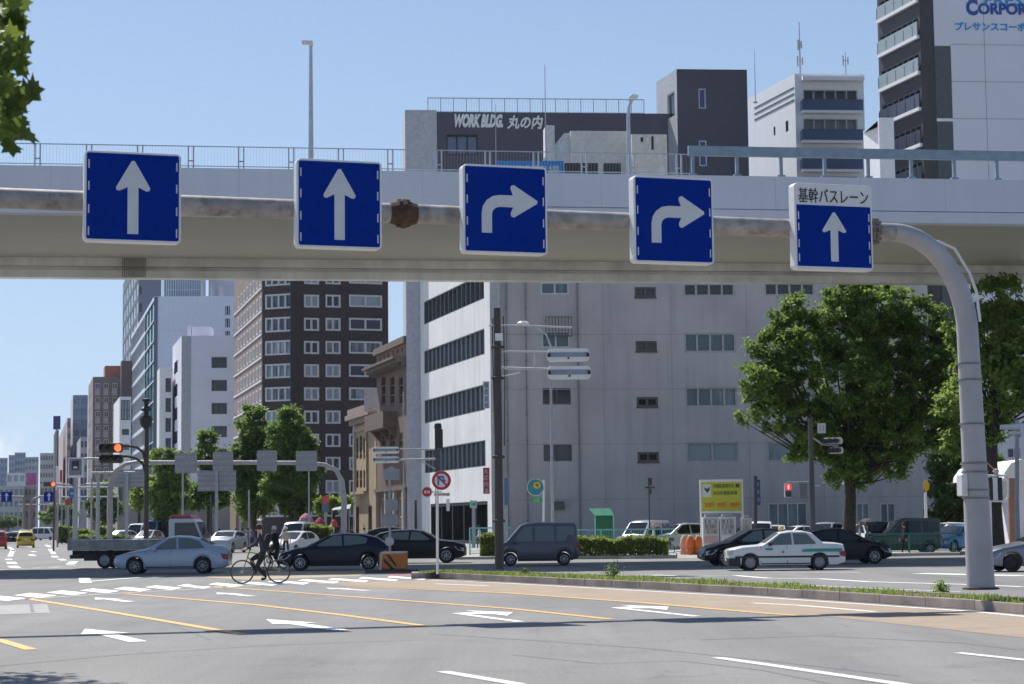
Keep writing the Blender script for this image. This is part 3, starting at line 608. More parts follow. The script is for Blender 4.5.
# ---- brown office tower (left)
BRN = brick('dark_brown_tile_wall', (.055, .036, .036), (.068, .046, .044), (.045, .03, .03), .9, .3, .7)
BRL = mat('lit_brown_side', (.27, .2, .17), .8, var=.1, scale=.6)  # sunlight on the avenue side is put into this paler brown
N1 = Vector((X(262, 290, 10), 290.)); d = avdir(20); kx = X(234, 290, 10) / 290; t = (kx * N1.y - N1.x) / (d.x - kx * d.y); F1 = N1 + d * t
K1 = Vector((X(294, 288, 10), 288.)); Q1 = Vector((X(389, 293, 10), 293.)); B1 = Q1 + d * 36
bt = Building('brown_office_tower', 'dark brown tiled office tower with white framed windows left of the stone buildings', [F1, N1, K1, Q1, B1], 52, BRN, depth=.3)
WF = mat('white_window_frame', (.68, .68, .68), .5)
gm = glass('office_pane', (.07, .09, .13), (.4, .46, .52), .12, .5)
for k in range(-1, 11):
    y = 294.8 + 23.2 * k; h = 13.2
    if y > 520: continue
    bt.win(1, [bt.walls[1].rect(265.4, y, 292, y + h)], WF, gm, nm=4, ft=.24, proud=.1)
    bt.win(2, [bt.walls[2].rect(304, y - .3, 319, y + h - .3), bt.walls[2].rect(325.5, y - .3, 340.5, y + h - .3), bt.walls[2].rect(349, y - .3, 382, y + h - .3)], WF, gm, nm=2, ft=.24, proud=.1)
    w6 = bt.walls[0]; uN = w6.L; zt_, zb_ = bt.walls[1].hit(262, y)[1], bt.walls[1].hit(262, y + h)[1]
    for q in range(8): bt.win(0, [(uN - 2.6 - q * 4.3, zb_, uN - .7 - q * 4.3, zt_)], WF, gm, nm=1, ft=.25, proud=.1)
b_ = bt.finish(.6, {0: BRL})
b = MB(); b.box(-.55, .4, -.25, -.004, 0, 51.9, bt.walls[2].M(0, 0)); b.build('corner_pier', mat('pier_brown', (.045, .035, .04), .6), bt.root, world=True)
b = MB()
for k in range(-1, 11):
    y = 294.8 + 23.2 * k + 16; zz = bt.walls[1].hit(262, y)[1]
    if zz > 1: b.box(.1, bt.walls[0].L - .1, -.12, -.003, zz - .12, zz + .12, bt.walls[0].M(0, 0))
b.build('band_course', WAP, bt.root, world=True)
# ---- retro stone building with the cornice
RB = brick('brown_brick', (.2, .125, .09), (.25, .155, .11), (.16, .12, .1), .24, .08, .85); STN = mat('brown_stone', (.17, .13, .105), .85, var=.15, scale=1.5, bump=.3, streak=.25, dirt=(.07, .055, .05)); STP = mat('pale_stone', (.42, .37, .3), .85, var=.12, streak=.25)
Nr = Vector((X(407.5, 178, 5), 178.)); dr = avdir(-10); kx = X(377, 178, 8) / 178; t = (kx * Nr.y - Nr.x) / (dr.x - kx * dr.y); Fr = Nr + dr * t
zr = P(400, 338, 179).z
rb = Building('stone_building', 'old brown brick building with deep cornice and balcony next to the stair tower', [Fr, Nr, Nr + Vector((5, .4)), Fr + Vector((5, .4))], zr, RB, depth=.35)
w7 = rb.walls[0]; zz = lambda px, py: w7.hit(px, py)[1]
uu = lambda px: w7.hit(px, 430)[0]
for a, c in ((381.5, 385.5), (390, 394.5), (399, 403)):
    rb.win(0, [(uu(a), zz(c, 404), uu(c), zz(c, 375))], STN, G_DARK, nm=1, ft=.15, rows=3, sill=True)
    rb.win(0, [(uu(a) - .1, zz(c, 447), uu(c) + .1, zz(c, 432))], STN, G_DARK, nm=2, ft=.15, rows=2, sill=True)
    rb.win(0, [(uu(a) - .2, .8, uu(c) + .2, 4.3)], STP, G_DARK, nm=2, ft=.15, rows=2)
zc1 = zz(407, 357); 
for k, a in enumerate((380, 384, 388, 393, 397.5, 402)): rb.win(0, [(uu(a), zz(407, 350), uu(a) + .6, zz(407, 344.5))], STN, G_DARK, nm=1, ft=.08, depth=.3)
rb.finish(.4)
b = MB(); Lr = w7.L
for k, (z0_, z1_, o_) in enumerate(((zc1 - .75, zc1 - .45, .5), (zc1 - .45, zc1 - .1, .9), (zc1 - .1, zc1 + .12, 1.25))): b.box(-.0 - o_, Lr - .01, -o_, -.003, z0_, z1_, w7.M(0, 0))
for k in range(int(Lr / .8)): b.box(k * .8, k * .8 + .3, -.8, -.52, zc1 - .75, zc1 - .46, w7.M(0, 0))
b.box(-.3, Lr - .01, -.3, -.002, zr - .5, zr + .1, w7.M(0, 0)); b.build('cornice', STN, rb.root, world=True)
b = MB(); zb = zz(395, 428); b.box(uu(378), uu(397), -1.3, -.003, zb, zb + .3, w7.M(0, 0)); b.box(uu(378), uu(397), -1.3, -1.1, zb + .3, zb + 1.5, w7.M(0, 0)); b.box(uu(378), uu(378) + .2, -1.1, -.01, zb + .3, zb + 1.5, w7.M(0, 0)); b.box(uu(397) - .2, uu(397), -1.1, -.01, zb + .3, zb + 1.5, w7.M(0, 0))
for k in range(3): b.plate([(0, -1.0), (0, 0), (-.9, 0)], -.15, .15, w7.M(uu(380) + k * (uu(396) - uu(380)) / 2, zb) @ RZ(R(90)))
b.build('balcony', STN, rb.root, world=True)
b = MB(); zl = zz(400, 487)
b.box(0, Lr - .01, -.35, -.004, zl - .3, zl, w7.M(0, 0)); b.box(0, Lr - .01, -.12, -.003, 0, .7, w7.M(0, 0)); b.build('string_course', STN, rb.root, world=True)
b = MB()
for a in (378, 387.5, 396, 405): b.box(uu(a) - .3, uu(a) + .3, -.3, -.004, .7, zl - .3, w7.M(0, 0))
b.build('pilaster', STP, rb.root, world=True)
ch = MB(); pz = P(372, 391, 196); ch.prism([(pz.x - .7, 195), (pz.x + 1.0, 195), (pz.x + 1.0, 197), (pz.x - .7, 197)], P(372, 411, 196).z, pz.z); ch.box(pz.x - .8, pz.x + 1.1, 194.9, 197.1, pz.z, pz.z + .2)
o = ch.build('roof_tank', mat('tank_grey', (.6, .6, .6), .6), None); tag(o, 'pale square roof tank between the two old stone buildings', 'roof tank')
# ---- tan stone building
TAN = mat('tan_stone', (.4, .3, .19), .85, var=.14, scale=1.2, bump=.3, streak=.25, dirt=(.2, .14, .09))
Nt = Vector((X(376, 197.5, 5), 197.5)); t = ((X(353, 197.5, 8) / 197.5) * Nt.y - Nt.x) / (dr.x - (X(353, 197.5, 8) / 197.5) * dr.y); Ft = Nt + dr * t; zt = P(370, 411, 198).z
tb = Building('stone_building', 'small tan stone building with arched tall window bays, farther down the street', [Ft, Nt, Nt + Vector((5, .4)), Ft + Vector((5, .4))], zt, TAN, depth=.35)
w8 = tb.walls[0]; f8 = lambda px: w8.hit(px, 460)[0]
for a, c in ((356.2, 358.5), (359.6, 362), (363.3, 366)): tb.win(0, [(f8(a), w8.hit(c, 459)[1], f8(c), w8.hit(c, 435 if a > 357 and a < 363 else 437)[1])], STN, G_DARK, nm=1, ft=.12, rows=4); tb.win(0, [(f8(a), w8.hit(c, 488)[1], f8(c), w8.hit(c, 470)[1])], STN, G_DARK, nm=1, ft=.12, rows=2)
for a in (355.5, 368): tb.win(0, [(f8(a), .5, f8(a) + 2.0, 3.8)], STN, G_DARK, nm=1, ft=.12)
tb.finish(.3)
b = MB(); L8 = w8.L; b.box(-.4, L8 - .01, -.8, -.003, zt - .35, zt + .15, w8.M(0, 0)); b.box(-.2, L8 - .01, -.4, -.004, zt - .9, zt - .35, w8.M(0, 0)); b.box(-.5, L8, -.5, 1.5, zt + .15, zt + .8, w8.M(0, 0)); b.build('cornice', mat('pinkish_roof_stone', (.3, .22, .19), .85, streak=.2), tb.root, world=True)
b = MB(); za_, zb2 = w8.hit(366, 433)[1], w8.hit(366, 489)[1]
for a in (354.6, 367): b.box(f8(a), f8(a) + .55, -.2, -.003, zb2 - .2, za_ + .3, w8.M(0, 0))
b.box(f8(354.6), f8(367) + .55, -.22, -.004, za_ + .3, za_ + .8, w8.M(0, 0)); b.box(f8(354.6), f8(367) + .55, -.5, -.004, zb2 - .5, zb2 - .2, w8.M(0, 0)); b.build('bay_surround', TAN, tb.root, world=True)
b = MB(); b.box(L8 + .01, L8 + .9, -.15, 3, 0, zt - .1, w8.M(0, 0)); b.build('end_pier', TAN, tb.root, world=True)
# ---- white building left of the brown tower
WB = mat('white_plaster', (.74, .74, .82), .8, var=.05, scale=.2, streak=.08, dirt=(.4, .4, .42))  # bluer than white: the tint of distance is mixed into the colour
wp_ = foot(181, 360, 172, 20, 236, 3, back=40); zw = P(205, 336, 361).z
wh = Building('white_office_building', 'plain white office building with one column of dark square windows', wp_, zw, WB, depth=.4); w9 = wh.walls[1]
for k in range(6): y = 357 + 23 * k; wh.win(1, [w9.rect(211.5, y, 227, y + 11)], DKF, G_DARK, nm=2, ft=.15)
wa = wh.walls[0]; uL = wa.L
for k in range(6): y = 360 + 23.5 * k; zt_ = wa.hit(177, y)[1]; wh.win(0, [(wa.hit(174, 400)[0], zt_ - 2.3, wa.hit(177.5, 400)[0], zt_)], DKF, G_DARK, nm=2, ft=.1)
wh.finish(.5)
b = MB(); b.box(-.0, 1.7, -.06, -.003, 0, zw - .1, w9.M(0, 0)); b.build('corner_panel', mat('grey_corner_tiles', (.42, .43, .46), .7), wh.root, world=True)
b = MB(); q = w9.rect(190, 330.5, 209, 337); b.box(q[0], q[2], 3, 9, zw - .5, q[3] + 1, w9.M(0, 0)); b.box(q[0] - .8, q[0] - .1, 3.2, 6, zw - .5, q[3] + 1.2, w9.M(0, 0)); b.build('roof_box', WB, wh.root, world=True)
p2 = foot(159, 375, 156.5, 20, 171.5, 3, back=30); w2_ = Building('white_office_building', 'slim white building with a strip of dark windows left of the plain white one', p2, P(165, 368.5, 376).z, WAP, depth=.3); wq = w2_.walls[1]
for k in range(6): y = 378 + 20 * k; w2_.win(1, [wq.rect(165.5, y, 171, y + 14)], DKF, G_DARK, nm=1, ft=.12, rows=2)
w2_.finish(.4)
# ---- glass tower and metal clad block
CLAD = mat('metal_cladding', (.74, .78, .9), .5, 0, var=.03)
n, l = CLAD.node_tree.nodes, CLAD.node_tree.links
gp = foot(153, 430, 130, 20, 240, 3, back=70); zg_ = P(190, 296.5, 431).z
gb = Building('glass_office_tower', 'pale metal clad office tower with a teal glass corner', gp, zg_, CLAD, depth=.3); wg = gb.walls[1]
for k in range(8): y = 306 + 12.5 * k; gb.win(1, [wg.rect(225.2, y, 230, y + 9)], DKF, G_DARK, nm=1, ft=.1) 
gl = gb.walls[0]; zs = [zg_ - .8 - 4.4 * k for k in range(20) if zg_ - .8 - 4.4 * k > 6]
uT = gl.hit(144.5, 400)[0]
SIDEG = glass('grey_blue_glass', (.2, .25, .31), None, .15)
for z in zs: gb.win(0, [(.4, z - 3.6, uT - .5, z)], mat('pale_mullion', (.55, .58, .6), .5), SIDEG, nm=10, ft=.12)
TEAL = glass('teal_glass', (.12, .36, .4), None, .12)
for z in zs[::1]: gb.win(0, [(uT, z - 4.1, gl.L - .4, z)], DKF, TEAL, nm=3, ft=.1)
gb.finish(.5)
b = MB()
for k in range(34): x = 1 + k * (wg.L - 1.5) / 33; b.box(x, x + .12, -.1, -.003, 0, zg_ - .1, wg.M(0, 0))
for k in range(1, 5): b.box(0, wg.L, -.06, -.004, zg_ - 7.6 * k, zg_ - 7.6 * k + .2, wg.M(0, 0))
b.build('cladding_rib', mat('cladding_rib', (.66, .7, .82), .5), gb.root, world=True)
b = MB(); b.box(0, .8, -.15, -.002, 0, zg_ - .1, wg.M(0, 0)); b.build('corner_fin', mat('fin', (.1, .14, .18), .5), gb.root, world=True)
sb = foot(163, 440, 160, 20, 205, 3, back=30); st_ = Building('glass_penthouse', 'blue glass upper storey set back on the metal clad tower', sb, P(190, 276, 441).z, SIDEG, z0=zg_ - .5, depth=.2)
stw = st_.walls[1]; st_.win(1, [(.5, zg_ + .3, stw.L - .5, st_.z1 - .8)], mat('pale_mullion', (.55, .58, .6), .5), glass('blue_office_glass', (.08, .13, .22), (.16, .24, .34)), nm=16, ft=.12, rows=2); st_.finish(.3)
mb = MB(); lx = P(222, 290, 445); mb.box(lx.x - 3, lx.x + 12, 445, 465, zg_ - .5, P(222, 274, 445).z); tag(mb.build('roof_screen', mat('pale_screen', (.5, .52, .6), .6)), 'pale ribbed roof screen behind the metal clad tower', 'roof screen')
tk = MB(); lx = P(212, 296, 436); 
for k in range(3): tk.tube([(lx.x - 2 + k * 2, 436, zg_ - .5), (lx.x - 2 + k * 2, 436, P(212, 280 + 3 * k, 436).z)], .5, 10)
tag(tk.build('exhaust_stack', GREYP), 'cluster of grey exhaust stacks on the metal clad tower roof', 'exhaust stack')
# narrow slab tower behind (far left of group)
fp = foot(137, 520, 121.5, 20, 175, 3, back=60); sl = Building('slab_tower', 'tall grey slab tower with pale glass side, left of the teal cornered one', fp, 75, mat('slate_cladding', (.16, .18, .24), .6), depth=.3)
wsl = sl.walls[0]
for k in range(14): z = 72 - 5 * k; sl.win(0, [(.5, z - 4.2, wsl.L - .5, z)], mat('pale_mullion', (.55, .58, .6), .5), glass('pale_sky_glass', (.3, .37, .42), None, .15), nm=6, ft=.15) if z > 6 else None
wsl = sl.walls[1]; sl.win(1, [wsl.rect(139.5, 286.5, 141.8, 294), wsl.rect(139.5, 303, 142, 312)] , DKF, G_DARK, nm=1, ft=.1); sl.finish(.4)
# ---- brown hotel block
HB = mat('grey_brown_tile', (.22, .17, .165), .8, var=.08); HBS = mat('light_brown_side', (.3, .24, .22), .8)
hp = foot(92, 520, 87.5, 20, 121, 3, back=34); hz = P(105, 377, 521).z; hb = Building('brown_hotel', 'brown hotel block with three columns of balcony windows', hp, hz, HB, depth=.5); wh_ = hb.walls[1]
for k in range(9):
    y = 383.3 + 14 * k
    for x in (95.5, 103.8, 112.5): hb.win(1, [wh_.rect(x, y, x + 4.6, y + 5.5)], WF, G_DARK, nm=2, ft=.12)
for k in range(8): z = hz - 3 - 3.7 * k; hb.win(0, [(1 + 7 * j, z - 2, 4 + 7 * j, z) for j in range(4) if 4 + 7 * j < hb.walls[0].L], WF, G_DARK, nm=2, ft=.12)
hb.finish(.4, {0: HBS})
b = MB()
for k in range(9):
    y = 389.5 + 14 * k
    for x in (95.5, 103.8, 112.5): q = wh_.rect(x - .3, y, x + 5, y + 6); b = MB(); b.box(q[0], q[2], -.35, -.004, q[1], q[3], wh_.M(0, 0)); b.build('balcony_front', mat('balcony_pink_grey', (.42, .38, .38), .8), hb.root, world=True)
op = foot(104, 530, 102.5, 20, 121, 3, back=16); Building('rooftop_block', 'orange brick rooftop block above the brown hotel', op, P(112, 366, 531).z, mat('orange_brick', (.42, .16, .1), .8), z0=hz - .5).finish(.2)
op = foot(120.5, 515, 119.5, 20, 131.5, 3, back=20); Building('dark_brown_block', 'narrow dark brown block between the hotel and the glass tower', op, P(125, 361, 516).z, mat('deep_brown', (.13, .1, .1), .8)).finish(.2)
op = foot(119, 440, 113, 20, 130.5, 3, back=18); x = Building('pale_glass_block', 'pale low block with bluish glass front beside the brown hotel', op, P(122, 397, 441).z, WAP, depth=.3)
wx = x.walls[1]; x.win(1, [wx.rect(121, 400, 130, 420), wx.rect(122, 429, 129, 435), wx.rect(122, 444, 129, 450)], DKF, G_MIX, nm=3, ft=.15, rows=2); x.finish(.3)
# ---- farther blocks down the avenue
def farblock(label, nx, fx, rx, yt, D, col, cols=3, rws=6, wc=(.08, .09, .11), name='office_building', dy=None, side=None, z0=0, depth_=30):
    fp = foot(nx, D, fx, 20, rx, 3, back=depth_)
    if nx < 42: N_ = Vector((X(nx, D, 10), D)); Q_ = Vector((X(rx, D, 10), D)); fp = [N_ * 1.03, N_, Q_, Q_ * 1.03]
    z = P((nx + rx) / 2, yt, D).z; m = mat('far_wall_%02d%02d%02d_%d' % (int(col[0] * 99), int(col[1] * 99), int(col[2] * 99), int(nx)), col, .8, var=.1, scale=.3)
    bb = Building(name, label, fp, z, m, depth=.3); w = bb.walls[1]; fh = dy or 3.4; k = 0
    while z - 1.2 - k * fh > 5 and k < rws:
        zt_ = z - 1.2 - k * fh
        for j in range(cols):
            cw = w.L / cols; bb.win(1, [(j * cw + cw * .18, zt_ - fh * .5, (j + 1) * cw - cw * .18, zt_)], DKF, glass('far_glass_%d' % (int(wc[2] * 100)), wc, None, .15), nm=1, ft=.1)
        k += 1
    bb.finish(.3, {0: side} if side else None); return bb
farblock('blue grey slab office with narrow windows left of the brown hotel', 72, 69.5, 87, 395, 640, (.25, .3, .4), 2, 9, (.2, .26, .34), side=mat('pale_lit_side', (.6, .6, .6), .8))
farblock('lower lilac office with stepped top before the blue grey slab', 80, 74, 87, 437, 560, (.42, .42, .5), 2, 6)
farblock('pale building with red banners on its side', 66.5, 56, 70, 418, 600, (.4, .33, .33), 2, 7, side=mat('pinkish_side', (.5, .42, .42), .8))
farblock('narrow black tower with blue advert on top', 55, 53, 58, 430, 620, (.05, .06, .09), 1, 4)
farblock('grey beige balcony block by the narrow black tower', 39.5, 37, 53, 453, 800, (.45, .45, .45), 5, 8, (.15, .17, .2))
farblock('bluish apartment ridge on the far skyline', 8, 5, 20, 455, 1500, (.28, .33, .42), 5, 5, (.16, .2, .28), dy=5)  # skyline blues: haze is put into these wall and window colours
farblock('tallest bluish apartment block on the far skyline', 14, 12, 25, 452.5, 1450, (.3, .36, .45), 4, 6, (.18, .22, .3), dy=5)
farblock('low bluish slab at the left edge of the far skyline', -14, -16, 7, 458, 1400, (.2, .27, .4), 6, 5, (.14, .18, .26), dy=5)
farblock('grey office with many windows beyond the pink sign', 24, 22, 38, 457, 1250, (.33, .36, .42), 4, 5, (.17, .2, .26), dy=4.5)
farblock('white low hall before the skyline', 6, 3, 25, 473, 1000, (.6, .63, .66), 3, 2, (.3, .35, .4), dy=6)
farblock('pale green glass shop building at the left edge', -6, -10, 24, 486, 700, (.4, .46, .48), 6, 3, (.22, .3, .34), dy=4)
farblock('grey shop building under the pink sign', 24, 22, 37, 486, 720, (.36, .34, .36), 3, 3, (.2, .2, .22), dy=4)
farblock('lilac shop building at the foot of the black tower', 40, 38, 56, 484, 560, (.4, .38, .38), 4, 2, (.2, .2, .22), dy=4)
farblock('grey ground floor shops behind the street trees', 118, 112, 160, 478, 330, (.3, .29, .28), 7, 2, (.1, .12, .13), dy=5)
farblock('brown low shop building between the trees', 236, 230, 268, 490, 300, (.24, .17, .12), 5, 1, (.3, .2, .05), dy=3)
farblock('beige shop row behind the left street tree', 160, 150, 232, 489, 340, (.38, .36, .34), 9, 1, (.15, .14, .13), dy=3.5)
def board(name, label, cat, px, D, y0, y1, wpx, m, txt=None, tm=None, legs=True, zb=None):
    z0, z1 = P(px, y1, D).z, P(px, y0, D).z; t = thing(name, label, cat, (X(px, D, z0), D, 0)); w = wpx / FPX * D; b = MB(); b.box(-w / 2, w / 2, -.2, .2, z0, z1); b.build('panel', m, t)
    if legs: l_ = MB(); l_.box(-.12, .12, -.1, .1, 0 if zb is None else zb, z0 - .003); l_.build('post', GREYP, t)
    if txt: text('lettering', txt, w * .8, (z1 - z0) * .3, tm or SIGNW, t, (0, -.24, (z0 + z1) / 2))
    return t
board('roof_sign', 'plain magenta roof sign before the skyline', 'sign', 31.5, 719, 473, 485, 10, mat('magenta_sign', (.4, .06, .25), .5))
board('roof_sign', 'small blue advert panel on the narrow black tower', 'sign', 56.8, 612, 416, 429.5, 7, mat('deep_blue_sign', (.02, .04, .2), .5))
board('banner_sign', 'red vertical shop banner down the avenue', 'banner', 61, 560, 470, 482, 2.4, mat('banner_red', (.5, .08, .06), .5))
board('banner_sign', 'pale vertical shop banner beside the red one', 'banner', 57, 560, 466, 490, 2.6, WAP)
# building with rounded white roof at the right edge
rw = thing('white_roof_house', 'low white building with rounded eaves and a brown column at the right edge', 'building', (X(1030, 120, 3), 124, 0))
b = MB(); zt, zb = P(1020, 459, 120).z, P(1020, 478, 120).z; x0 = X(1003.5, 120, 5) - rw.location.x
b.plate([(x0, zb), (x0 + 12, zb), (x0 + 12, zt), (x0 + 1.1, zt), (x0 + .45, zt - .25), (x0 + .05, zt - .8)], -4, 10); b.build('roof', WAP, rw)
b = MB(); b.box(x0 + 3, x0 + 12, -2, 9, 0, zb - .003); b.build('wall', WB, rw)
b = MB(); b.tube([(X(1015, 120, 3) - rw.location.x, -3.6, 0), (X(1015, 120, 3) - rw.location.x, -3.6, zb - .004)], .33, 16); b.build('column', mat('terracotta', (.32, .17, .12), .7), rw)
# grey wing building visible through the trees at right
fp = foot(968, 185, 960, -45, 1100, 5, back=20); bb = Building('grey_office', 'grey office glimpsed through the trees at the right edge', fp, P(1000, 400, 185).z, PAN, depth=.2)
for k in range(5): bb.win(1, [bb.walls[1].rect(985 + j * 22, 404 + 22 * k, 999 + j * 22, 414 + 22 * k) for j in range(3)], ALU, G_DARK, nm=2, ft=.1)
bb.finish(.3)
# ================================================================ OVERPASS
DL, DR = 84.5, 91.0
oa, oc = P(0, 400, DL), P(1024, 400, DR); od = (Vector(oc[:2]) - Vector(oa[:2])).normalized()
o0 = Vector(oa[:2]) - od * 130; ow = Wall(o0, o0 + od * 320)
ZT = P(0, 165, DL).z
ov = thing('overpass', 'wide pale steel box girder overpass crossing above the whole junction', 'overpass', (o0.x, o0.y, 0))
def ext(b, prof, M=None, close=False):
    """sweep a profile (inward distance, z) along the bridge"""
    Mx = ow.M(0, 0); L = ow.L; q = list(zip(prof[:-1], prof[1:])) + ([(prof[-1], prof[0])] if close else [])
    for (y0, z0), (y1, z1) in q: b.add([(0, y0, z0), (0, y1, z1), (L, y1, z1), (L, y0, z0)], [(0, 1, 2, 3)], Mx)
FASC = mat('fascia_paint', (.64, .67, .73), .7, var=.05, scale=.15, streak=.22, dirt=(.47, .49, .55)); WEB = mat('girder_paint', (.445, .44, .37), .7, var=.04, scale=.15, streak=.1, dirt=(.32, .3, .27))  # sky blue and ground bounce beige are put into these two paints
FLG = mat('flange_paint', (.78, .74, .68), .3, .2, var=.2, scale=.5, streak=.3, dirt=(.32, .29, .24))
HWD = 15.8
b = MB(); ext(b, [(.3, ZT - .002), (0, ZT), (0, ZT - 1.5), (.12, ZT - 1.5), (.12, ZT - 1.56), (-.06, ZT - 1.56), (-.06, ZT - 2.05), (.4, ZT - 2.1)]); b.build('fascia', FASC, ov, world=True)
ZU = ZT - 2.1; ZB = ZU - 1.0; YG = 14.0
b = MB(); ext(b, [(.38, ZU), (YG, ZU)]); b.build('soffit', WEB, ov, world=True)
b = MB(); ext(b, [(YG, ZU), (YG, ZU - .42), (YG + .3, ZU - .44), (YG + .3, ZU - .6), (YG - .05, ZU - .62), (YG - .05, ZB), (YG + .75, ZB), (YG + .75, ZU)]); b.build('edge_girder', FLG, ov, world=True)
b = MB(); ext(b, [(YG + .76, ZU + .3), (HWD, ZU + .3), (HWD, ZT), (HWD - .3, ZT)]); b.build('far_fascia', WEB, ov, world=True)
b = MB(); ext(b, [(.3, ZT), (.3, ZT - .9), (HWD - .3, ZT - .9), (HWD - .3, ZT)]); b.build('deck', A, ov, world=True)
b = MB(); u = ow.hit(120, 270)[0]
for k in range(12): b.box(u - .6 + k * .1, u - .56 + k * .1, YG - .12, YG - .055, ZB + .02, ZB + .98, ow.M(0, 0))
b.build('joint_cover', mat('joint_steel', (.3, .28, .25), .5, .4), ov, world=True)
b = MB()
for k in range(0, 320, 4): b.box(k, k + .02, -.004, .01, ZT - 1.49, ZT - .01, ow.M(0, 0))
b.build('panel_joint', mat('dark_joint', (.48, .51, .57), .8), ov, world=True)
# mesh railing on the left, heavy guard beam on the right
uR = ow.hit(690, 170)[0]; M = ow.M(0, 0)
MESH = mat('mesh_wire', (.42, .44, .47), .6)
b = MB(); H = 1.0
b.box(60, uR, .1, .14, ZT + H - .05, ZT + H - .01, M); b.box(60, uR, .1, .14, ZT + .08, ZT + .12, M)
u0 = ow.hit(37, 160)[0]; st = (ow.hit(241, 160)[0] - u0) / 4
k = -20
while u0 + k * st < uR + .2:
    u = u0 + k * st
    for dd in (-.1, .12): b.box(u + dd - .03, u + dd + .03, .08, .17, ZT, ZT + H - .05, M)
    b.box(u - .1, u + .12, .1, .15, ZT + .3, ZT + .36, M); k += 1
b.build('railing', mat('railing_steel', (.46, .49, .55), .5, .3), ov, world=True)
b = MB(); u = 80
while u < uR: b.box(u, u + .007, .12, .127, ZT + .12, ZT + H - .05, M); u += .14
b.build('railing_mesh', MESH, ov, world=True)
b = MB(); b.box(uR - .05, 260, -.02, .2, ZT + .9, ZT + 1.34, M); u = ow.hit(690, 160)[0]; st = (ow.hit(781, 160)[0] - ow.hit(737, 160)[0])
while u < 258: b.box(u + .07, u + .21, .02, .18, ZT, ZT + .9, M); b.box(u - .02, u + .32, .0, .2, ZT, ZT + .08, M); u += st
b.build('guard_beam', mat('guard_beam_steel', (.26, .33, .39), .5, .3), ov, world=True)
for px, yt, hx, lab in ((311, 43, -1, 'tall street lamp on the overpass at the left, its twin heads over the road'), (629.5, 98, 1, 'shorter street lamp on the overpass in front of the charcoal tower')):
    D = 98 if hx < 0 else 95; t = thing('street_lamp', lab, 'street lamp', (X(px, D, ZT), D, ZT - .85)); z = P(px, yt, D).z - ZT + .85; b = MB()
    if hx < 0: b.tube([(0, 0, 0), (0, 0, z * .5), (0, 0, z)], [.16, .12, .08], 10); b.tube([(0, 0, z), (-.2, 0, z + .1)], .05, 6)
    else: b.tube([(0, 0, 0), (0, 0, z * .6), (0, 0, z - .9), (.05, 0, z - .4), (.2, 0, z - .1)], [.14, .11, .09, .08, .07], 10)
    b.build('pole', mat('pale_pole', (.5, .53, .58), .45, .3), t, smooth=True); b = MB()
    if hx < 0: b.prism([(-.45, -.15), (-.1, -.2), (-.1, .2), (-.45, .15)], z - .05, z + .12); b.prism([(-.05, -.2), (.1, -.12), (.1, .12), (-.05, .2)], z - .15, z + .1)
    else: b.plate([(.0, z - .15), (.5, z + .02), (.5, z + .12), (.2, z + .18), (.05, z + .05)], -.16, .16)
    b.build('lamp_head', WHITEP, t, bevel=.03)
# a few signs hung on the far side rail
# ================================================================ SIGN GANTRY
ZBM = 8.45
p1 = G(131, 203, ZBM); p2 = G(780, 228, ZBM)
gd = Vector((p2.x - p1.x, p2.y - p1.y)).normalized(); ga = math.atan2(gd.y, gd.x)
gw = Wall(p1, (p1.x + gd.x * 10, p1.y + gd.y * 10))
def gu(px, py=230): return gw.hit(px, py)[0]
up = gu(980, 560); base = gw.pt(up, .18)
gan = thing('sign_gantry', 'big grey steel gantry post curving into the stained pipe beam that holds the blue signs', 'sign gantry', base, ga)
rx, rz_ = up - gu(893, 232), 2.35; zc = ZBM - rz_ - .18; LN = .14; path = [(0, 0, 0), (-LN * .25, 0, 1.5), (-LN * .5, 0, 3), (-LN, 0, zc)]
rad = [.325, .3, .28, .25]
for k in range(1, 15): a = R(90 * k / 14); path.append((-LN - (rx - LN) * (1 - math.cos(a)), 0, zc + rz_ * math.sin(a))); rad.append(.25 - .035 * k / 14)
b = MB(); b.tube(path, rad, 24); b.build('post', mat('gantry_paint', (.4, .39, .42), .55, .1, var=.1, scale=1.5, streak=.4, dirt=(.36, .3, .26)), gan, smooth=True)
zb_ = ZBM - .18
b = MB(); b.tube([(-rx + .03, 0, zb_), (gu(405) - up, 0, zb_), (gu(-400) - up, 0, zb_)], [.21, .21, .21], 24)
RP = mat('stained_pipe', (.36, .33, .31), .6, .1, var=.25, scale=3, dirt=(.1, .065, .045))
b.build('beam', RP, gan, smooth=True)
RU = mat('rust', (.085, .045, .03), .9, var=.4, scale=6, bump=.5)
for px in (403, 872):
    x = gu(px) - up; b = MB(); Mx = T(x, 0, zb_) @ RY(R(90))
    b.lathe([(.24, -.12), (.28, -.1), (.28, -.02), (.24, -.02), (.24, .02), (.28, .02), (.28, .1), (.24, .12)] if px == 872 else [(.22, -.3), (.25, -.2), (.31, -.06), (.325, -.04), (.325, .04), (.31, .06), (.25, .2), (.22, .3)], 12, Mx)
    for k in range(12): a = R(30 * k + 15); b.box(-.03, .03, -.03, .03, -.13, .13, Mx @ T(.27 * math.cos(a), .27 * math.sin(a), 0))
    b.build('flange_coupling', RU if px == 403 else mat('stained_flange', (.2, .16, .14), .8, var=.3, scale=6), gan)
b = MB(); b.tube([(-rx * .62, -.05, zc + rz_ * .9), (-rx * .45, -.1, zc + rz_ * .92), (-rx * .25, -.15, zc + rz_ * .85), (-.15, -.2, zc + rz_ * .6), (-.04, -.28, zc + rz_ * .42), (.02, -.3, zc + rz_ * .12)], .035, 8); b.build('conduit', WHITEP, gan, smooth=True)
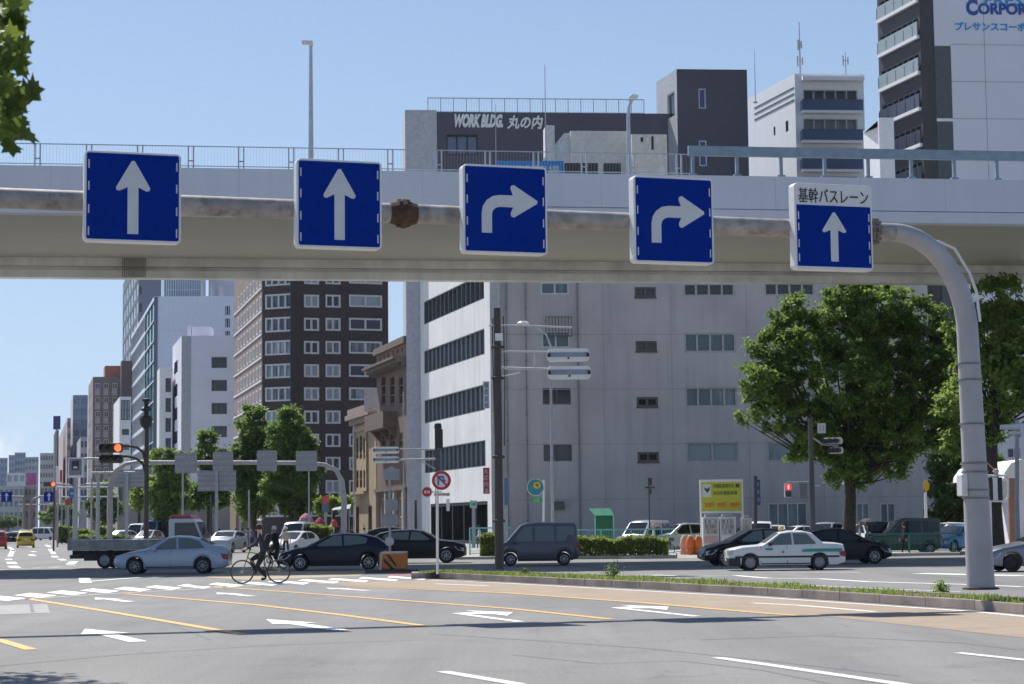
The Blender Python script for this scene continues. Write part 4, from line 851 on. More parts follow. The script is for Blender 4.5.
for py in (364, 380, 424, 463, 472, 490, 498):
    b = MB()
    z = P(972, py, base.y).z - .18; r = .325 - .06 * z / 5.4
    ln = -.14 * z / 5.4; b.lathe([(r + .002, z - .02), (r + .016, z - .018), (r + .016, z + .018), (r + .002, z + .02)], 24, T(ln, 0, 0))
    b.box(r + ln, r + .06 + ln, -.03, .03, z - .02, z + .02); b.build('clamp_band', mat('clamp_steel', (.2, .2, .21), .5, .4), gan)
b = MB(); z = P(972, 504, base.y).z; b.box(-.48, -.33, -.13, .13, z, z + .5); b.build('junction_box', WHITEP, gan, bevel=.02)
b = MB(); b.lathe([(.42, 0), (.42, .04), (.36, .05)], 20); b.build('base_collar', RU, gan)
ring = MB()
# ---- the five lane signs
def straight(b, M, s=1.0, dz=0.0, y=-.012):
    pts = [(-.11, -.76), (.11, -.76), (.11, .2), (.27, .12), (.33, .13), (.345, .19), (.03, .74), (-.03, .74), (-.345, .19), (-.33, .13), (-.27, .12), (-.11, .2)]
    b.plate([(x * s, z * s + dz) for x, z in pts], y, y + .008, M)
def turn(b, M):
    pts = [(-.54, -.57), (-.31, -.57), (-.31, -.17)] + [(-.31 + .17 * (1 - math.cos(a)), -.17 + .17 * math.sin(a)) for a in (R(30), R(60), R(90))]
    pts += [(.17, 0), (.11, -.14), (.13, -.2), (.19, -.22), (.72, .1), (.72, .16), (.19, .49), (.13, .47), (.11, .41), (.17, .26)]
    pts += [(-.14 - .4 * math.sin(a), -.14 + .4 * math.cos(a)) for a in (R(0), R(22), R(45), R(68), R(90))]
    b.plate(pts, -.012, -.004, M)
SG = [(131, 197.5, 'straight', 'leftmost blue lane sign with a white straight arrow, over the left lanes', 1.95, 1.85), (337.5, 204.5, 'straight', 'second blue lane sign from the left, with a white straight arrow', 1.83, 1.87),
      (503.5, 210, 'turn', 'blue right turn lane sign nearer the middle of the beam', 1.9, 1.92), (672, 220.5, 'turn', 'blue lane sign with a white right turn arrow, the farther right of the two', 1.9, 1.93),
      (832, 227.5, 'bus', 'blue straight arrow sign with white bus lane header at the right end of the beam', 1.95, 1.97)]
gws = Wall((p1.x + math.sin(ga) * .46, p1.y - math.cos(ga) * .46), (p1.x + math.sin(ga) * .46 + gd.x * 10, p1.y - math.cos(ga) * .46 + gd.y * 10))
SFR = mat('sign_frame_paint', (.74, .74, .74), .45, var=.05)
for (px, py, kind, lab, w, h) in SG:
    u, z = gws.hit(px + 2, py - .5); p = gws.pt(u, z); t = thing('lane_sign', lab, 'lane sign', p, ga, 'blue lane signs on the gantry beam')
    b = MB(); b.plate(rrect(w, h, .09), .0, .3); b.build('sign_box', SFR, t, bevel=.012)
    dz = 0.0; bw, bh = w - .09, h - .09
    b = MB()
    if kind == 'bus':
        b.plate([(-bw / 2, -h / 2 + .07), (bw / 2, -h / 2 + .07), (bw / 2, h / 2 - .5), (-bw / 2, h / 2 - .5)], -.004, .0); dz = -.22
    else: b.plate(rrect(bw, bh, .04), -.004, .0)
    b.build('blue_face', BLUE, t)
    b = MB(); s = 1.0 if kind != 'bus' else .75
    (turn(b, T(0, 0, .05)) if kind == 'turn' else straight(b, T(0, 0, 0) @ Matrix.Diagonal((1.15 if kind == 'bus' else 1, 1, 1, 1)), s, dz))
    b.build('arrow', SIGNW, t)
    b = MB(); zz_ = (-.72, -.27, .2, .65) if kind != 'bus' else (-.72, -.4, -.02, .24)
    for sx in (-1, 1):
        for q in zz_: b.box(sx * (bw / 2 - .045) - .013, sx * (bw / 2 - .045) + .013, -.007, -.004, q - .09, q + .09)
    b.build('edge_dash', SIGNW, t)
    b = MB(); b.box(-.08, .08, .3, .46, -.5, .5)
    for zq in (-.35, .35): b.box(-.5, .5, .3, .34, zq - .05, zq + .05)
    b.build('bracket', STEEL, t)
    if kind == 'bus': text('lettering', '基幹バスレーン', w * .9, .34, mat('black_letters', (.01, .01, .012), .5), t, (.0, -.012, h / 2 - .28), 0, 0, .006, 0)
# ================================================================ POLES, SIGNALS AND SMALLER SIGNS
def curve_arm(b, pts, r): b.tube(pts, r, 8)
up_ = thing('utility_pole', 'dark brown steel pole on the median with a signal arm and lamp', 'pole', G(499.5, 569.5, .18)); Dp = up_.location.y; sc = Dp / FPX
b = MB(); zt = P(497, 313, Dp).z; b.tube([(0, 0, 0), (0, 0, 4), (0, 0, zt)], [.17, .145, .12], 14)
for py in (352, 383, 462, 526): z = P(498, py, Dp).z; b.lathe([(.2, z - .05), (.23, z - .04), (.23, z + .04), (.2, z + .05)], 14)
b.build('pole', DARKP, up_, smooth=True)
def rel(px, py, t, D=None): p = P(px, py, D or t.location.y); q = p - Vector(t.location); return (q.x, q.y if D else 0, q.z)
b = MB(); b.tube([rel(489, 325.5, up_), rel(515, 325.5, up_), rel(572, 327.5, up_)], .035, 8); b.tube([rel(536, 327, up_), rel(546, 334, up_), rel(551, 347, up_)], .035, 8)
b.tube([rel(499, 351.5, up_), rel(549, 352, up_)], .035, 8); b.tube([rel(499, 368, up_), rel(552, 369.5, up_)], .055, 8); b.tube([rel(534.5, 352, up_), rel(534.5, 371, up_)], .025, 6); b.tube([rel(499, 377, up_), rel(520, 373, up_)], .02, 6)
b.build('arm', mat('arm_grey', (.5, .5, .5), .5, .2), up_, smooth=True)
b = MB(); x, y, z = rel(523, 324, up_); b.lathe([(.0, .1), (.12, .09), (.22, .02), (.22, -.03), (.15, -.07), (0, -.07)], 16, T(x, -.15, z) @ Matrix.Diagonal((1, .6, 1, 1))); b.build('lamp_head', WHITEP, up_, smooth=True)
b = MB(); x, y, z = rel(499, 338, up_); b.box(x - .14, x + .14, -.35, -.2, z - .12, z + .14); b.build('label_box', WHITEP, up_)
b = MB(); x, y, z = rel(493, 340, up_); b.tube([(x, 0, z + .8), (x - .02, 0, z), (x + .03, 0, z - 3.5)], .02, 6); b.tube([(.23, 0, zt - .3), (.26, .0, zt - 2.5), (.22, 0, zt - 5)], .02, 6); b.build('cable', BLACK, up_)
def signal_back(name, label, cat, px0, px1, y0, y1, D, m1=WHITEP):
    """signal head seen from its back: long box with three lamp housings and hoods beyond"""
    p = P((px0 + px1) / 2, (y0 + y1) / 2, D); t = thing(name, label, cat, p); w = (px1 - px0) / FPX * D; h = (y1 - y0) / FPX * D
    b = MB(); b.plate(rrect(w, h, h * .3), -.08, .12); b.build('housing', m1, t, bevel=.02)
    b = MB(); b.box(-w / 2 + .04, w / 2 - .04, -.1, -.08, -h * .15, h * .22); b.build('band', mat('blue_grey_band', (.25, .28, .35), .6), t)
    b = MB(); b.box(-.03, .03, -.14, -.1, -h * .32, -h * .18)
    for s in (-1, 1): b.box(s * w * .46 - .05, s * w * .46 + .05, -.16, -.08, -.06, .06)
    b.build('latch', BLACK, t)
    for k in (-1, 0, 1):
        b = MB(); b.lathe([(h * .36, .0), (h * .4, .28)], 14, T(k * w * .3, .12, 0) @ RX(R(-90)), cap=False); b.build('hood', m1, t, smooth=True)
    return t
signal_back('traffic_signal', 'upper of two stacked signal heads seen from behind on the utility pole arm', 'traffic signal', 547, 589.5, 349, 361.5, Dp)
signal_back('traffic_signal', 'lower of two stacked signal heads seen from behind on the utility pole arm', 'traffic signal', 547.5, 591, 366, 379.5, Dp)
def post(name, label, px, D, yt, r, m, cat='pole', base_y=None, group=None):
    p = GD(px, D); t = thing(name, label, cat, p, 0, group); z = P(px, yt, D).z; b = MB(); b.tube([(0, 0, 0), (0, 0, z * .5), (0, 0, z)], [r, r * .9, r * .75], 10); b.build('pole', m, t, smooth=True); return t
post('lamp_post', 'thin grey post rising under the stacked signal heads', 553, 120, 381, .1, GREYP)
# no-turn sign group on the tip of the median
ns_ = thing('sign_post', 'white post with a round no right turn sign on the tip of the median', 'road sign', G(437.5, 574, .2)); Dn = ns_.location.y
b = MB(); zt = rel(439, 472, ns_)[2]; b.tube([(0, 0, 0), (.02, 0, zt)], .045, 10); b.build('pole', WHITEP, ns_, smooth=True)
def disc(parent, x, y, z, r, m, d=.02, name='disc', ro=None):
    b = MB()
    if ro: b.add([(x + q * math.cos(a), y, z + q * math.sin(a)) for a in [2 * math.pi * k / 32 for k in range(32)] for q in (ro, r)], [(2 * k, 2 * k + 1, (2 * k + 3) % 64, (2 * k + 2) % 64)[::-1] for k in range(32)])
    else: b.plate([(x + px_, z + pz_) for px_, pz_ in circ(r, 32)], y, y + d)
    return b.build(name, m, parent)
x, y, z = rel(441.5, 480.5, ns_); disc(ns_, x, -.08, z, 9.6 / FPX * Dn, SIGNW, name='sign_face'); disc(ns_, x, -.084, z, 9.4 / FPX * Dn, REDS, name='red_ring', ro=6.8 / FPX * Dn)
b = MB(); q = Dn / FPX; A_ = lambda pts: [(x + a * q, z + c * q) for a, c in pts]
b.plate(A_([(-4, -5), (-2.2, -5), (-2.2, 1), (-1.2, 2.6), (1, 2.6), (1, .6), (-.2, -.8), (2.8, -4), (4.6, .6), (2.8, .6), (2.6, 4), (1, 4.6), (-2.2, 4.6), (-4, 2.2)]), -.09, -.084); b.build('bent_arrow', mat('sign_arrow_blue', (.04, .16, .42), .5), ns_)
b = MB(); b.add([(x - 5.2 * q, -.093, z + 4.2 * q), (x - 4 * q, -.093, z + 5.4 * q), (x + 5.4 * q, -.093, z - 4.2 * q), (x + 4.2 * q, -.093, z - 5.4 * q)], [(0, 3, 2, 1)]); b.build('red_bar', REDS, ns_)
x2, y2, z2 = rel(427, 492, ns_); disc(ns_, x2, -.07, z2, 5.6 * q, SIGNW, name='small_sign_face'); disc(ns_, x2, -.076, z2, 4.7 * q, REDS, name='small_red_disc', d=.004); text('lettering', '車両', 6 * q, 3 * q, SIGNW, ns_, (x2, -.09, z2), 0, 0, .004, .03)
b = MB(); x3, y3, z3 = rel(442, 494.5, ns_); b.box(x3 - 8 * q, x3 + 8 * q, -.08, -.06, z3 - 1.6 * q, z3 + 1.6 * q); b.box(x2, x3, -.055, -.03, z2 - .02, z2 + .02); b.build('small_plate', SIGNW, ns_); text('lettering', '8-20 車両', 14 * q, 2 * q, REDS, ns_, (x3, -.085, z3), 0, 0, .003)
b = MB(); x3, y3, z3 = rel(448, 505, ns_); b.box(x3 - 1.6 * q, x3 + 1.6 * q, .0, .02, z3 - 6 * q, z3 + 6 * q); b.build('small_plate', SIGNW, ns_)
# orange island block with its post
ob = thing('island_block', 'orange and white concrete block with black stripes guarding the median tip', 'safety block', G(392, 572.5)); Do = ob.location.y; q = Do / FPX
b = MB(); b.prism([(-26 * q, -.4), (24 * q, -.4), (24 * q, 1.4), (-26 * q, 1.4)], 0, 2.5 * q); b.build('base', mat('dark_stone', (.1, .09, .085), .9), ob)
b = MB(); z0 = 2.5 * q + .003; b.prism([(-12.5 * q, -.25), (14.5 * q, -.25), (14.5 * q, 1.0), (-12.5 * q, 1.0)], z0, z0 + 18 * q); o = b.build('body', mat('orange_paint', (.62, .21, .04), .7, var=.15, dirt=(.3, .2, .12)), ob, bevel=.08)
b = MB()
b.plate([(-12.2 * q, z0), (-10.3 * q, z0), (-9 * q, z0 + 16.6 * q), (-10.8 * q, z0 + 16.6 * q)], -.262, -.252); b.plate([(-10 * q, z0 + 16 * q), (14.6 * q, z0 + 16.6 * q), (14.6 * q, z0 + 18.1 * q), (-10.4 * q, z0 + 18.1 * q)], -.256, .98); b.build('white_edge', mat('worn_white', (.6, .57, .52), .7), ob)
b = MB()
for k, (a, c) in enumerate(((-8, -.5), (0, 8))):
    pass
b.plate([(-7.5 * q, z0 + 12 * q), (-7.5 * q, z0 + 8.5 * q), (-.2 * q, z0 + .3 * q), (3 * q, z0 + .3 * q)][::1], -.257, -.252); b.plate([(-5.4 * q, z0 + 15.3 * q), (-2.2 * q, z0 + 15.3 * q), (4.6 * q, z0 + 5.5 * q), (4.4 * q, z0 + 2.8 * q)][::-1], -.257, -.252); b.build('stripe', BLACK, ob)
ip = thing('sign_post', 'grey post behind the orange block with small boards seen from behind', 'road sign', (X(390, Do + 1.2), Do + 1.2, 0)); Di = ip.location.y; b = MB(); b.tube([(0, 0, 0), (0, 0, rel(390, 468, ip)[2])], .05, 8); b.build('pole', GREYP, ip); q = Di / FPX
x, y, z = rel(389.5, 541.5, ip); disc(ip, x, -.08, z, 4.6 * q, mat('aluminium_sheet', (.45, .46, .47), .5, .4), name='round_board')
b = MB(); x, y, z = rel(391.5, 475, ip); b.plate([(x - 8 * q, z + 6 * q), (x - 8 * q, z - 5 * q), (x + 8 * q, z - 5 * q), (x + 8 * q, z + 6 * q), (x + 5 * q, z + 6 * q), (x, z + 9 * q), (x - 5 * q, z + 6 * q)], -.08, -.06); x, y, z = rel(391.5, 505, ip); b.plate(rrect(13 * q, 12 * q, 2 * q, cx=x, cz=z), -.08, -.06); x, y, z = rel(390, 520, ip); b.plate(rrect(17 * q, 12 * q, 3 * q, cx=x, cz=z), -.08, -.06); b.build('board_back', mat('grey_board_back', (.28, .3, .33), .5, .4), ip)
# traffic signals left of the banded facade
tp = post('signal_pole', 'slim dark pole with a camera before the white banded wall, carrying two signals on arms', 437, 125, 430, .09, DARKP, 'signal pole'); q = 125 / FPX
b = MB(); b.tube([rel(437, 449.5, tp), rel(400, 449, tp)], .05, 8); b.tube([rel(437, 459, tp), rel(400, 460, tp)], .07, 8); b.tube([rel(437, 470, tp), rel(425, 463, tp), rel(415, 459, tp)], .04, 8); b.build('arm', GREYP, tp)
b = MB(); x, y, z = rel(438, 434, tp); b.box(x - .2, x + .3, -.15, .15, z - .9, z + .3); b.lathe([(.0, .4), (.2, .35), (.25, .1), (.2, 0), (0, -.05)], 10, T(x, 0, z + .3)); b.build('camera', BLACK, tp)
signal_back('traffic_signal', 'upper of the two signal heads before the old stone building', 'traffic signal', 373, 399, 447, 453.5, 125); signal_back('traffic_signal', 'lower of the two signal heads before the old stone building', 'traffic signal', 373, 399, 456.5, 463, 125)
# big left signal with red light
LIT = mat('red_signal_light', (1, .09, .03), .4, var=0, emit=2.2); UNLIT = mat('dark_lens', (.03, .035, .03), .3)
lp = post('signal_pole', 'dark pole left of the street trees with curved arms holding the red traffic light', 146, 105, 425, .14, DARKP, 'signal pole'); q = 105 / FPX
b = MB()
for dy in (0, 12):
    b.tube([rel(145.5, 462 + dy * .9, lp), rel(143, 452 + dy, lp), rel(137, 447.5 + dy * .95, lp), rel(128, 446 + dy * .85, lp), rel(120, 446 + dy * .85, lp)], .07, 8)
b.build('arm', DARKP, lp, smooth=True)
b = MB(); x, y, z = rel(146, 419, lp); b.lathe([(.05, -.6), (.3, -.3), (.36, .0), (.3, .15), (.12, .2), (.12, .4), (.28, .45), (.28, .55), (.1, .7), (.1, .9), (.22, .92), (.2, 1.05), (0, 1.1)], 10, T(x, 0, z)); b.build('detector', BLACK, lp)
for k, (yc, lit, lab) in enumerate(((448, True, 'upper signal head glowing red on the curved arm pole at the left'), (459, False, 'unlit lower signal head on the curved arm pole at the left'))):
    c = P(111.5, yc, 105); t = thing('traffic_signal', lab, 'traffic signal', (c.x, 104.9, c.z)); w = 23.5 * q; h = (9.5 if lit else 8.5) * q
    b = MB(); b.plate(rrect(w, h, h * .3), -.1, .15); b.build('housing', mat('signal_brown', (.07, .055, .045), .5), t, bevel=.02)
    for j in (-1, 0, 1):
        on = lit and j == 1; x = j * w * .31
        b = MB(); b.lathe([(0, .03), (h * .3, .02), (h * .38, 0)], 16, T(x, -.1, 0) @ RX(R(90))); b.build('lens', LIT if on else UNLIT, t, smooth=True)
        b = MB(); rr_ = h * .41; n_ = 10
        vs = [(x + rr_ * math.cos(R(-20 + 220 * k2 / n_)), yy, rr_ * math.sin(R(-20 + 220 * k2 / n_))) for k2 in range(n_ + 1) for yy in (-.1, -.32)]
        b.add(vs, [(2 * k2, 2 * k2 + 1, 2 * k2 + 3, 2 * k2 + 2) for k2 in range(n_)]); b.build('hood', MATS['signal_brown'], t)
    
# distant gantry seen from behind, its arch at the left
D = 150; g2 = thing('sign_gantry', 'far grey gantry across the avenue with four sign boards seen from behind', 'sign gantry', GD(344, D)); b = MB()
pt = [(344, 535), (344, 500), (342, 481), (336, 470), (324, 464.5), (300, 463), (230, 462.5), (150, 462.5)]
b.tube([rel(a, c, g2) if i else (0, 0, 0) for i, (a, c) in enumerate(pt)], [.24, .22, .2, .18, .16, .16, .16, .16], 12); b.build('beam', mat('far_gantry_paint', (.36, .36, .36), .5), g2, smooth=True)
BKM = mat('sign_back_aluminium', (.3, .31, .33), .55, .3, var=.1)
for x0, x1, y0, y1, lab in ((175, 197, 453, 473, 'far sign board seen from behind, leftmost on the far gantry'), (213, 233, 452, 471, 'far sign board seen from behind, second from the left on the far gantry'), (257, 277, 450.5, 471, 'far sign board seen from behind, third from the left on the far gantry'), (296, 317, 451, 471, 'far sign board seen from behind, rightmost on the far gantry')):
    c = P((x0 + x1) / 2, (y0 + y1) / 2, D - .4); t = thing('lane_sign', lab, 'lane sign', c); w, h = (x1 - x0) / FPX * D, (y1 - y0) / FPX * D; b = MB(); b.plate(rrect(w, h, .1), -.06, .04); b.build('board', BKM, t); b = MB()
    for f in (-.3, 0, .3): b.box(-w / 2, w / 2, -.12, -.06, f * h - .04, f * h + .04)
    b.build('rib', GREYP, t)
g3 = thing('sign_gantry', 'arched grey post left of the red signal with long crossbars', 'sign gantry', GD(110, 130)); b = MB()
b.tube([(0, 0, 0)] + [rel(a, c, g3) for a, c in ((110, 490), (111.5, 478), (117, 470), (126, 464), (138, 462), (150, 461.8))], [.2, .18, .17, .16, .14, .13, .13], 12)
b.build('post', mat('pale_arch_paint', (.34, .32, .3), .5), g3, smooth=True); b = MB()
for y0, x0, x1 in ((458.5, 84, 112), (472.5, 92, 135), (484, 86, 112)): b.tube([rel(x0, y0 + .3, g3), rel(x1, y0 - .3, g3)], .07, 8)
b.build('crossbar', GREYP, g3)
for x0, x1, y0, y1, lab in ((110, 145, 469.5, 487, 'wide grey direction board seen from behind, left of the dark signal pole'), (198, 236, 470.5, 491, 'wide grey direction board seen from behind, between the street trees')):
    D = 160; c = P((x0 + x1) / 2, (y0 + y1) / 2, D); t = thing('direction_board', lab, 'direction sign', (c.x, D, 0)); w, h = (x1 - x0) / FPX * D, (y1 - y0) / FPX * D; b = MB(); b.box(-w / 2, w / 2, -.06, .06, c.z - h / 2, c.z + h / 2); b.build('board', BKM, t); b = MB()
    for f in (-.35, -.12, .12, .35): b.box(-w / 2, w / 2, -.14, -.06, c.z + f * h - .05, c.z + f * h + .05)
    b.box(-.12, .12, -.3, -.14, 0, c.z + h / 2); b.build('frame', GREYP, t)
# bus information board, blue arrow signs, round sign
ib = board('bus_board', 'white framed square board on a post with a small dark picture panel', 'information board', 76, 140, 457.5, 477.5, 15, WHITEP)
q = 140 / FPX; z = P(76, 466, 140).z; b = MB(); b.box(-6.2 * q, 6.2 * q, -.23, -.2, z - 9.3 * q, z + 7 * q); b.build('grey_panel', mat('mid_grey', (.2, .22, .26), .5), ib)
b = MB(); b.box(-3.6 * q, 3.6 * q, -.26, -.23, z - 4 * q, z + 5 * q); b.build('picture', mat('near_black', (.03, .03, .05), .5), ib); b = MB(); b.box(-2 * q, 2 * q, -.28, -.26, z - 2.5 * q, z - .5 * q); b.build('picture_mark', SIGNW, ib)
for px, D, lab in ((6.5, 300, 'far small blue straight arrow sign at the left edge'), (49, 290, 'far small blue straight arrow sign right of the one at the left edge')):
    c = P(px, 496.8, D); t = thing('lane_sign', lab, 'lane sign', c); q = D / FPX; b = MB(); b.plate(rrect(10.5 * q, 10 * q, .1), 0, .2); b.build('blue_face', BLUE, t); b = MB(); straight(b, Matrix.Diagonal((q * 5.5, 1, q * 5.5, 1)), 1, 0, -.02); b.build('arrow', SIGNW, t)
g4 = thing('sign_gantry', 'thin far gantry carrying the two small blue arrow signs over the avenue', 'sign gantry', GD(24, 302)); b = MB()
b.tube([(0, 0, 0), rel(24, 498, g4)], .2, 8); b.tube([rel(-10, 496, g4), rel(24, 497, g4)], .15, 8); b.tube([rel(29.5, 540, g4), rel(30, 506, g4), rel(34, 499, g4), rel(40, 496.5, g4), rel(55, 496.5, g4)], .18, 8); b.tube([rel(55, 496.5, g4), rel(56, 540, g4)], .15, 8); b.build('beam', mat('brownish_pole', (.3, .25, .22), .6), g4)
rs = thing('round_sign', 'round blue sign with white arrow on a dark post below the picture board', 'road sign', GD(73.5, 150)); q = 150 / FPX; b = MB(); b.tube([(0, 0, 0), rel(73.5, 486, rs)], .07, 8); b.build('pole', GREYP, rs); x, y, z = rel(73.5, 493.5, rs); disc(rs, x, -.12, z, 4.8 * q, mat('mid_blue_sign', (.03, .14, .42), .5), name='sign_face'); b = MB(); b.plate([(x - 3 * q, z - .6 * q), (x + q, z - .6 * q), (x + q, z - 2.4 * q), (x + 3.6 * q, z), (x + q, z + 2.4 * q), (x + q, z + .6 * q), (x - 3 * q, z + .6 * q)], -.14, -.121); b.build('arrow', SIGNW, rs)
fs = thing('traffic_signal', 'far small red traffic light over the avenue left of the picture board', 'traffic signal', P(49.5, 484.3, 230)); q = 230 / FPX; b = MB(); b.plate(rrect(12 * q, 4.2 * q, .15), 0, .3); b.build('housing', MATS['signal_brown'], fs); b = MB(); b.plate([(a + 3.8 * q, c) for a, c in circ(1.9 * q, 14)], -.05, 0); b.build('lens', LIT, fs)
fp_ = thing('signal_pole', 'far thin pole with arm carrying the small red light', 'signal pole', GD(76, 231)); b = MB(); b.tube([(0, 0, 0), rel(76, 490, fp_), rel(70, 485, fp_), rel(56, 484, fp_)], .12, 8); b.build('pole', GREYP, fp_)
for px, yt, D, r, lab in ((91, 478, 120, .07, 'plain grey post left of the arched gantry post'), (97.5, 478, 122, .13, 'thick pale grey post beside the arched gantry post'), (182.5, 472, 140, .08, 'slim post under the far gantry before the light green tree'), (53.5, 486, 160, .08, 'thin dark post by the hedge planters'), (309, 470, 160, .07, 'thin light post right of the left street trees'), (211, 494, 160, .1, 'brown post under the direction board'), (354, 425, 170, .07, 'slim lamp post before the stone building, at its left edge'), (404, 392, 165, .06, 'slim lamp post before the grey stair tower'), (36, 462, 400, .12, 'far thin pole beyond the crossing at left'), (416, 500, 120, .1, 'rusty short post near the no turn sign'), (650, 478, 118, .07, 'thin dark signal post before the plain grey wall'), (249, 490, 160, .09, 'grey post between the two dark street trees')):
    post('street_post', lab, px, D, yt, r if px != 650 else .045, GREYP if px not in (416, 211, 53.5, 650) else DARKP)
t = bpy.data.objects['street_post.010']; b = MB(); x, y, z = rel(650, 488, t); b.box(x - .28, x + .28, -.1, .1, z - .02, z + .08); b.box(x - .09, x + .09, -.1, .1, z - .35, z - .05); b.box(x - .12, x + .12, -.1, .1, z + .15, z + .6); b.build('detector', DARKP, t)
# right side: pedestrian signal pole, banners
rp = post('signal_pole', 'dark signal pole before the big street tree with small number plate', 813.5, 104, 418, .16, mat('charcoal_pole', (.09, .09, .095), .6), 'signal pole'); q = 104 / FPX
b = MB(); b.tube([rel(813, 438, rp), rel(822, 444, rp), rel(838, 446, rp)], .05, 8); b.tube([rel(813, 482, rp), rel(793, 482.5, rp), rel(787, 482.5, rp)], .04, 8); b.tube([rel(813, 486, rp), rel(820, 486, rp)], .04, 6); b.build('arm', GREYP, rp)
b = MB(); x, y, z = rel(821, 428.5, rp); b.box(x - 4 * q, x + 4 * q, -.25, -.22, z - 5 * q, z + 5 * q); b.build('number_plate', SIGNW, rp); text('lettering', '11', 4 * q, 5 * q, mat('grey_letters', (.3, .3, .32), .6), rp, (x, -.262, z), 0, 0, .006)
b = MB(); x, y, z = rel(803, 491, rp); b.box(x - 4 * q, x + 4 * q, -.1, .0, z - 7.5 * q, z + 7.5 * q); b.build('thin_frame_board', mat('dark_grey_board', (.16, .17, .19), .5), rp)
for y0, w_, lab in ((439, 21, 'upper white signal head pointing left, before the big street tree'), (448.5, 14, 'lower white signal head under the one before the big street tree')):
    c = P(832 if w_ > 15 else 836, y0 + 2, 104); t = thing('traffic_signal', lab, 'traffic signal', c, R(-28)); b = MB(); w = w_ * q; b.plate(rrect(w, 6.2 * q, 2 * q), -.1, .12); b.build('housing', WHITEP, t, bevel=.02); b = MB()
    for k in (-1, 0, 1): b.lathe([(2.2 * q, 0), (2.6 * q, .35)], 12, T(k * w * .3, -.1, 0) @ RX(R(90)))
    b.build('hood', BLACK, t)
ps = thing('pedestrian_signal', 'small signal with a lit red standing figure', 'pedestrian signal', P(788.5, 490.5, 103.8)); b = MB(); b.box(-3.6 * q, 3.6 * q, 0, .3, -7 * q, 7 * q); b.build('housing', mat('light_grey_housing', (.35, .35, .36), .5), ps, bevel=.02)
b = MB(); b.box(-2.8 * q, 2.8 * q, -.02, -.003, .8 * q, 6.2 * q); b.build('lens', mat('red_pedestrian_light', (.8, .02, .03), .5, var=0, emit=.9), ps); b = MB(); b.box(-2.8 * q, 2.8 * q, -.02, -.003, -6.2 * q, -.6 * q); b.build('lower_lens', UNLIT, ps)
b = MB(); b.plate([(a, c + 5.2 * q) for a, c in circ(.6 * q, 10)], -.03, -.021); b.box(-.8 * q, .8 * q, -.03, -.021, 3 * q, 4.5 * q); b.box(-.6 * q, .6 * q, -.03, -.021, 1.4 * q, 3 * q); b.build('figure', mat('red_figure', (1, .35, .3), .5, emit=1.6), ps)
bn = thing('banner_pole', 'tall pole with a narrow dark blue lettered sign right of the yellow billboard', 'sign', GD(755.5, 113)); q = 113 / FPX; b = MB(); b.tube([(0, 0, 0), rel(755.5, 476, bn)], .1, 8); b.build('pole', DARKP, bn); b = MB(); x, y, z = rel(757.5, 492, bn); b.box(x - 1.8 * q, x + 2.4 * q, -.2, .2, z - 13 * q, z + 12 * q); b.build('panel', mat('navy_panel', (.03, .06, .13), .5), bn)
for k, ch_ in enumerate('駐車場'): text('lettering', ch_, 2.6 * q, 4.2 * q, mat('pale_blue_letters', (.3, .38, .5), .5), bn, (x + .3 * q, -.22, z + (7.5 - 7.5 * k) * q))
# round teal sign with the yellow flower
fl = thing('round_sign', 'round teal sign with yellow flower above a small green plate', 'sign', GD(543.5, 116)); q = 116 / FPX; b = MB(); b.tube([(0, 0, 0), rel(543.8, 480, fl)], .06, 8); b.build('pole', WHITEP, fl); x, y, z = rel(535.5, 487.3, fl)
disc(fl, x, -.2, z, 8.6 * q, WHITEP, .25, 'drum'); disc(fl, x, -.206, z, 8 * q, mat('teal_paint', (.03, .24, .3), .5), .004, 'teal_disc'); b = MB()
for k in range(8): a = k * math.pi / 4; b.plate([(x + 1.5 * q + 2.4 * q * math.cos(a) + c[0], z + 2 * q + 2.4 * q * math.sin(a) + c[1]) for c in circ(1.3 * q, 8)], -.212 - .0003 * k, -.207)
b.build('petals', mat('yellow_petals', (.7, .5, .02), .5), fl); disc(fl, x + 1.5 * q, -.222, z + 2 * q, 1.7 * q, mat('flower_heart', (.3, .14, .03), .6), .006, 'flower_heart')
b = MB(); x, y, z = rel(537, 500, fl); b.box(x - 6 * q, x + 5.5 * q, -.1, -.05, z - 2.4 * q, z + 2.4 * q); b.build('green_plate', mat('green_plate', (.02, .35, .12), .5), fl); text('lettering', '入口', 6 * q, 3.4 * q, SIGNW, fl, (x - q, -.105, z), 0, 0, .004, .02)
# vertical shop signs on the banded facade corner
for y0, y1, s, mm, tm, lab in ((382, 409, '株式会社', mat('pale_sign', (.5, .52, .55), .5), mat('navy_text', (.05, .06, .15), .5), 'slim white vertical sign with dark characters on the corner of the banded facade'), (468, 494, '丸の内店', mat('shop_red', (.35, .04, .05), .5), SIGNW, 'slim red vertical shop sign low on the corner of the banded facade')):
    c = P(486.5, (y0 + y1) / 2, 150.6); t = thing('shop_sign', lab, 'shop sign', (c.x, 149.8, c.z)); q = 150 / FPX; h = (y1 - y0) * q; b = MB(); b.box(-3.2 * q, 3.2 * q, 0, .3, -h / 2, h / 2); b.build('panel', mm, t)
    for k, ch_ in enumerate(s): text('lettering', ch_, 4 * q, 5 * q, tm, t, (0, -.02, h / 2 - (k + .55) * h / 4))
wsn = board('shop_sign', 'small pale green square sign at the shop entrance under the banded facade', 'shop sign', 473.5, 146, 500.5, 508, 7, mat('mint_sign', (.35, .6, .5), .5), '店', mat('navy_text', (.05, .06, .15), .5))
vb = board('shop_sign', 'narrow blue and green vertical panel sign behind the dark utility pole', 'shop sign', 506, 140, 478, 505, 3, mat('blue_panel', (.06, .16, .35), .5))
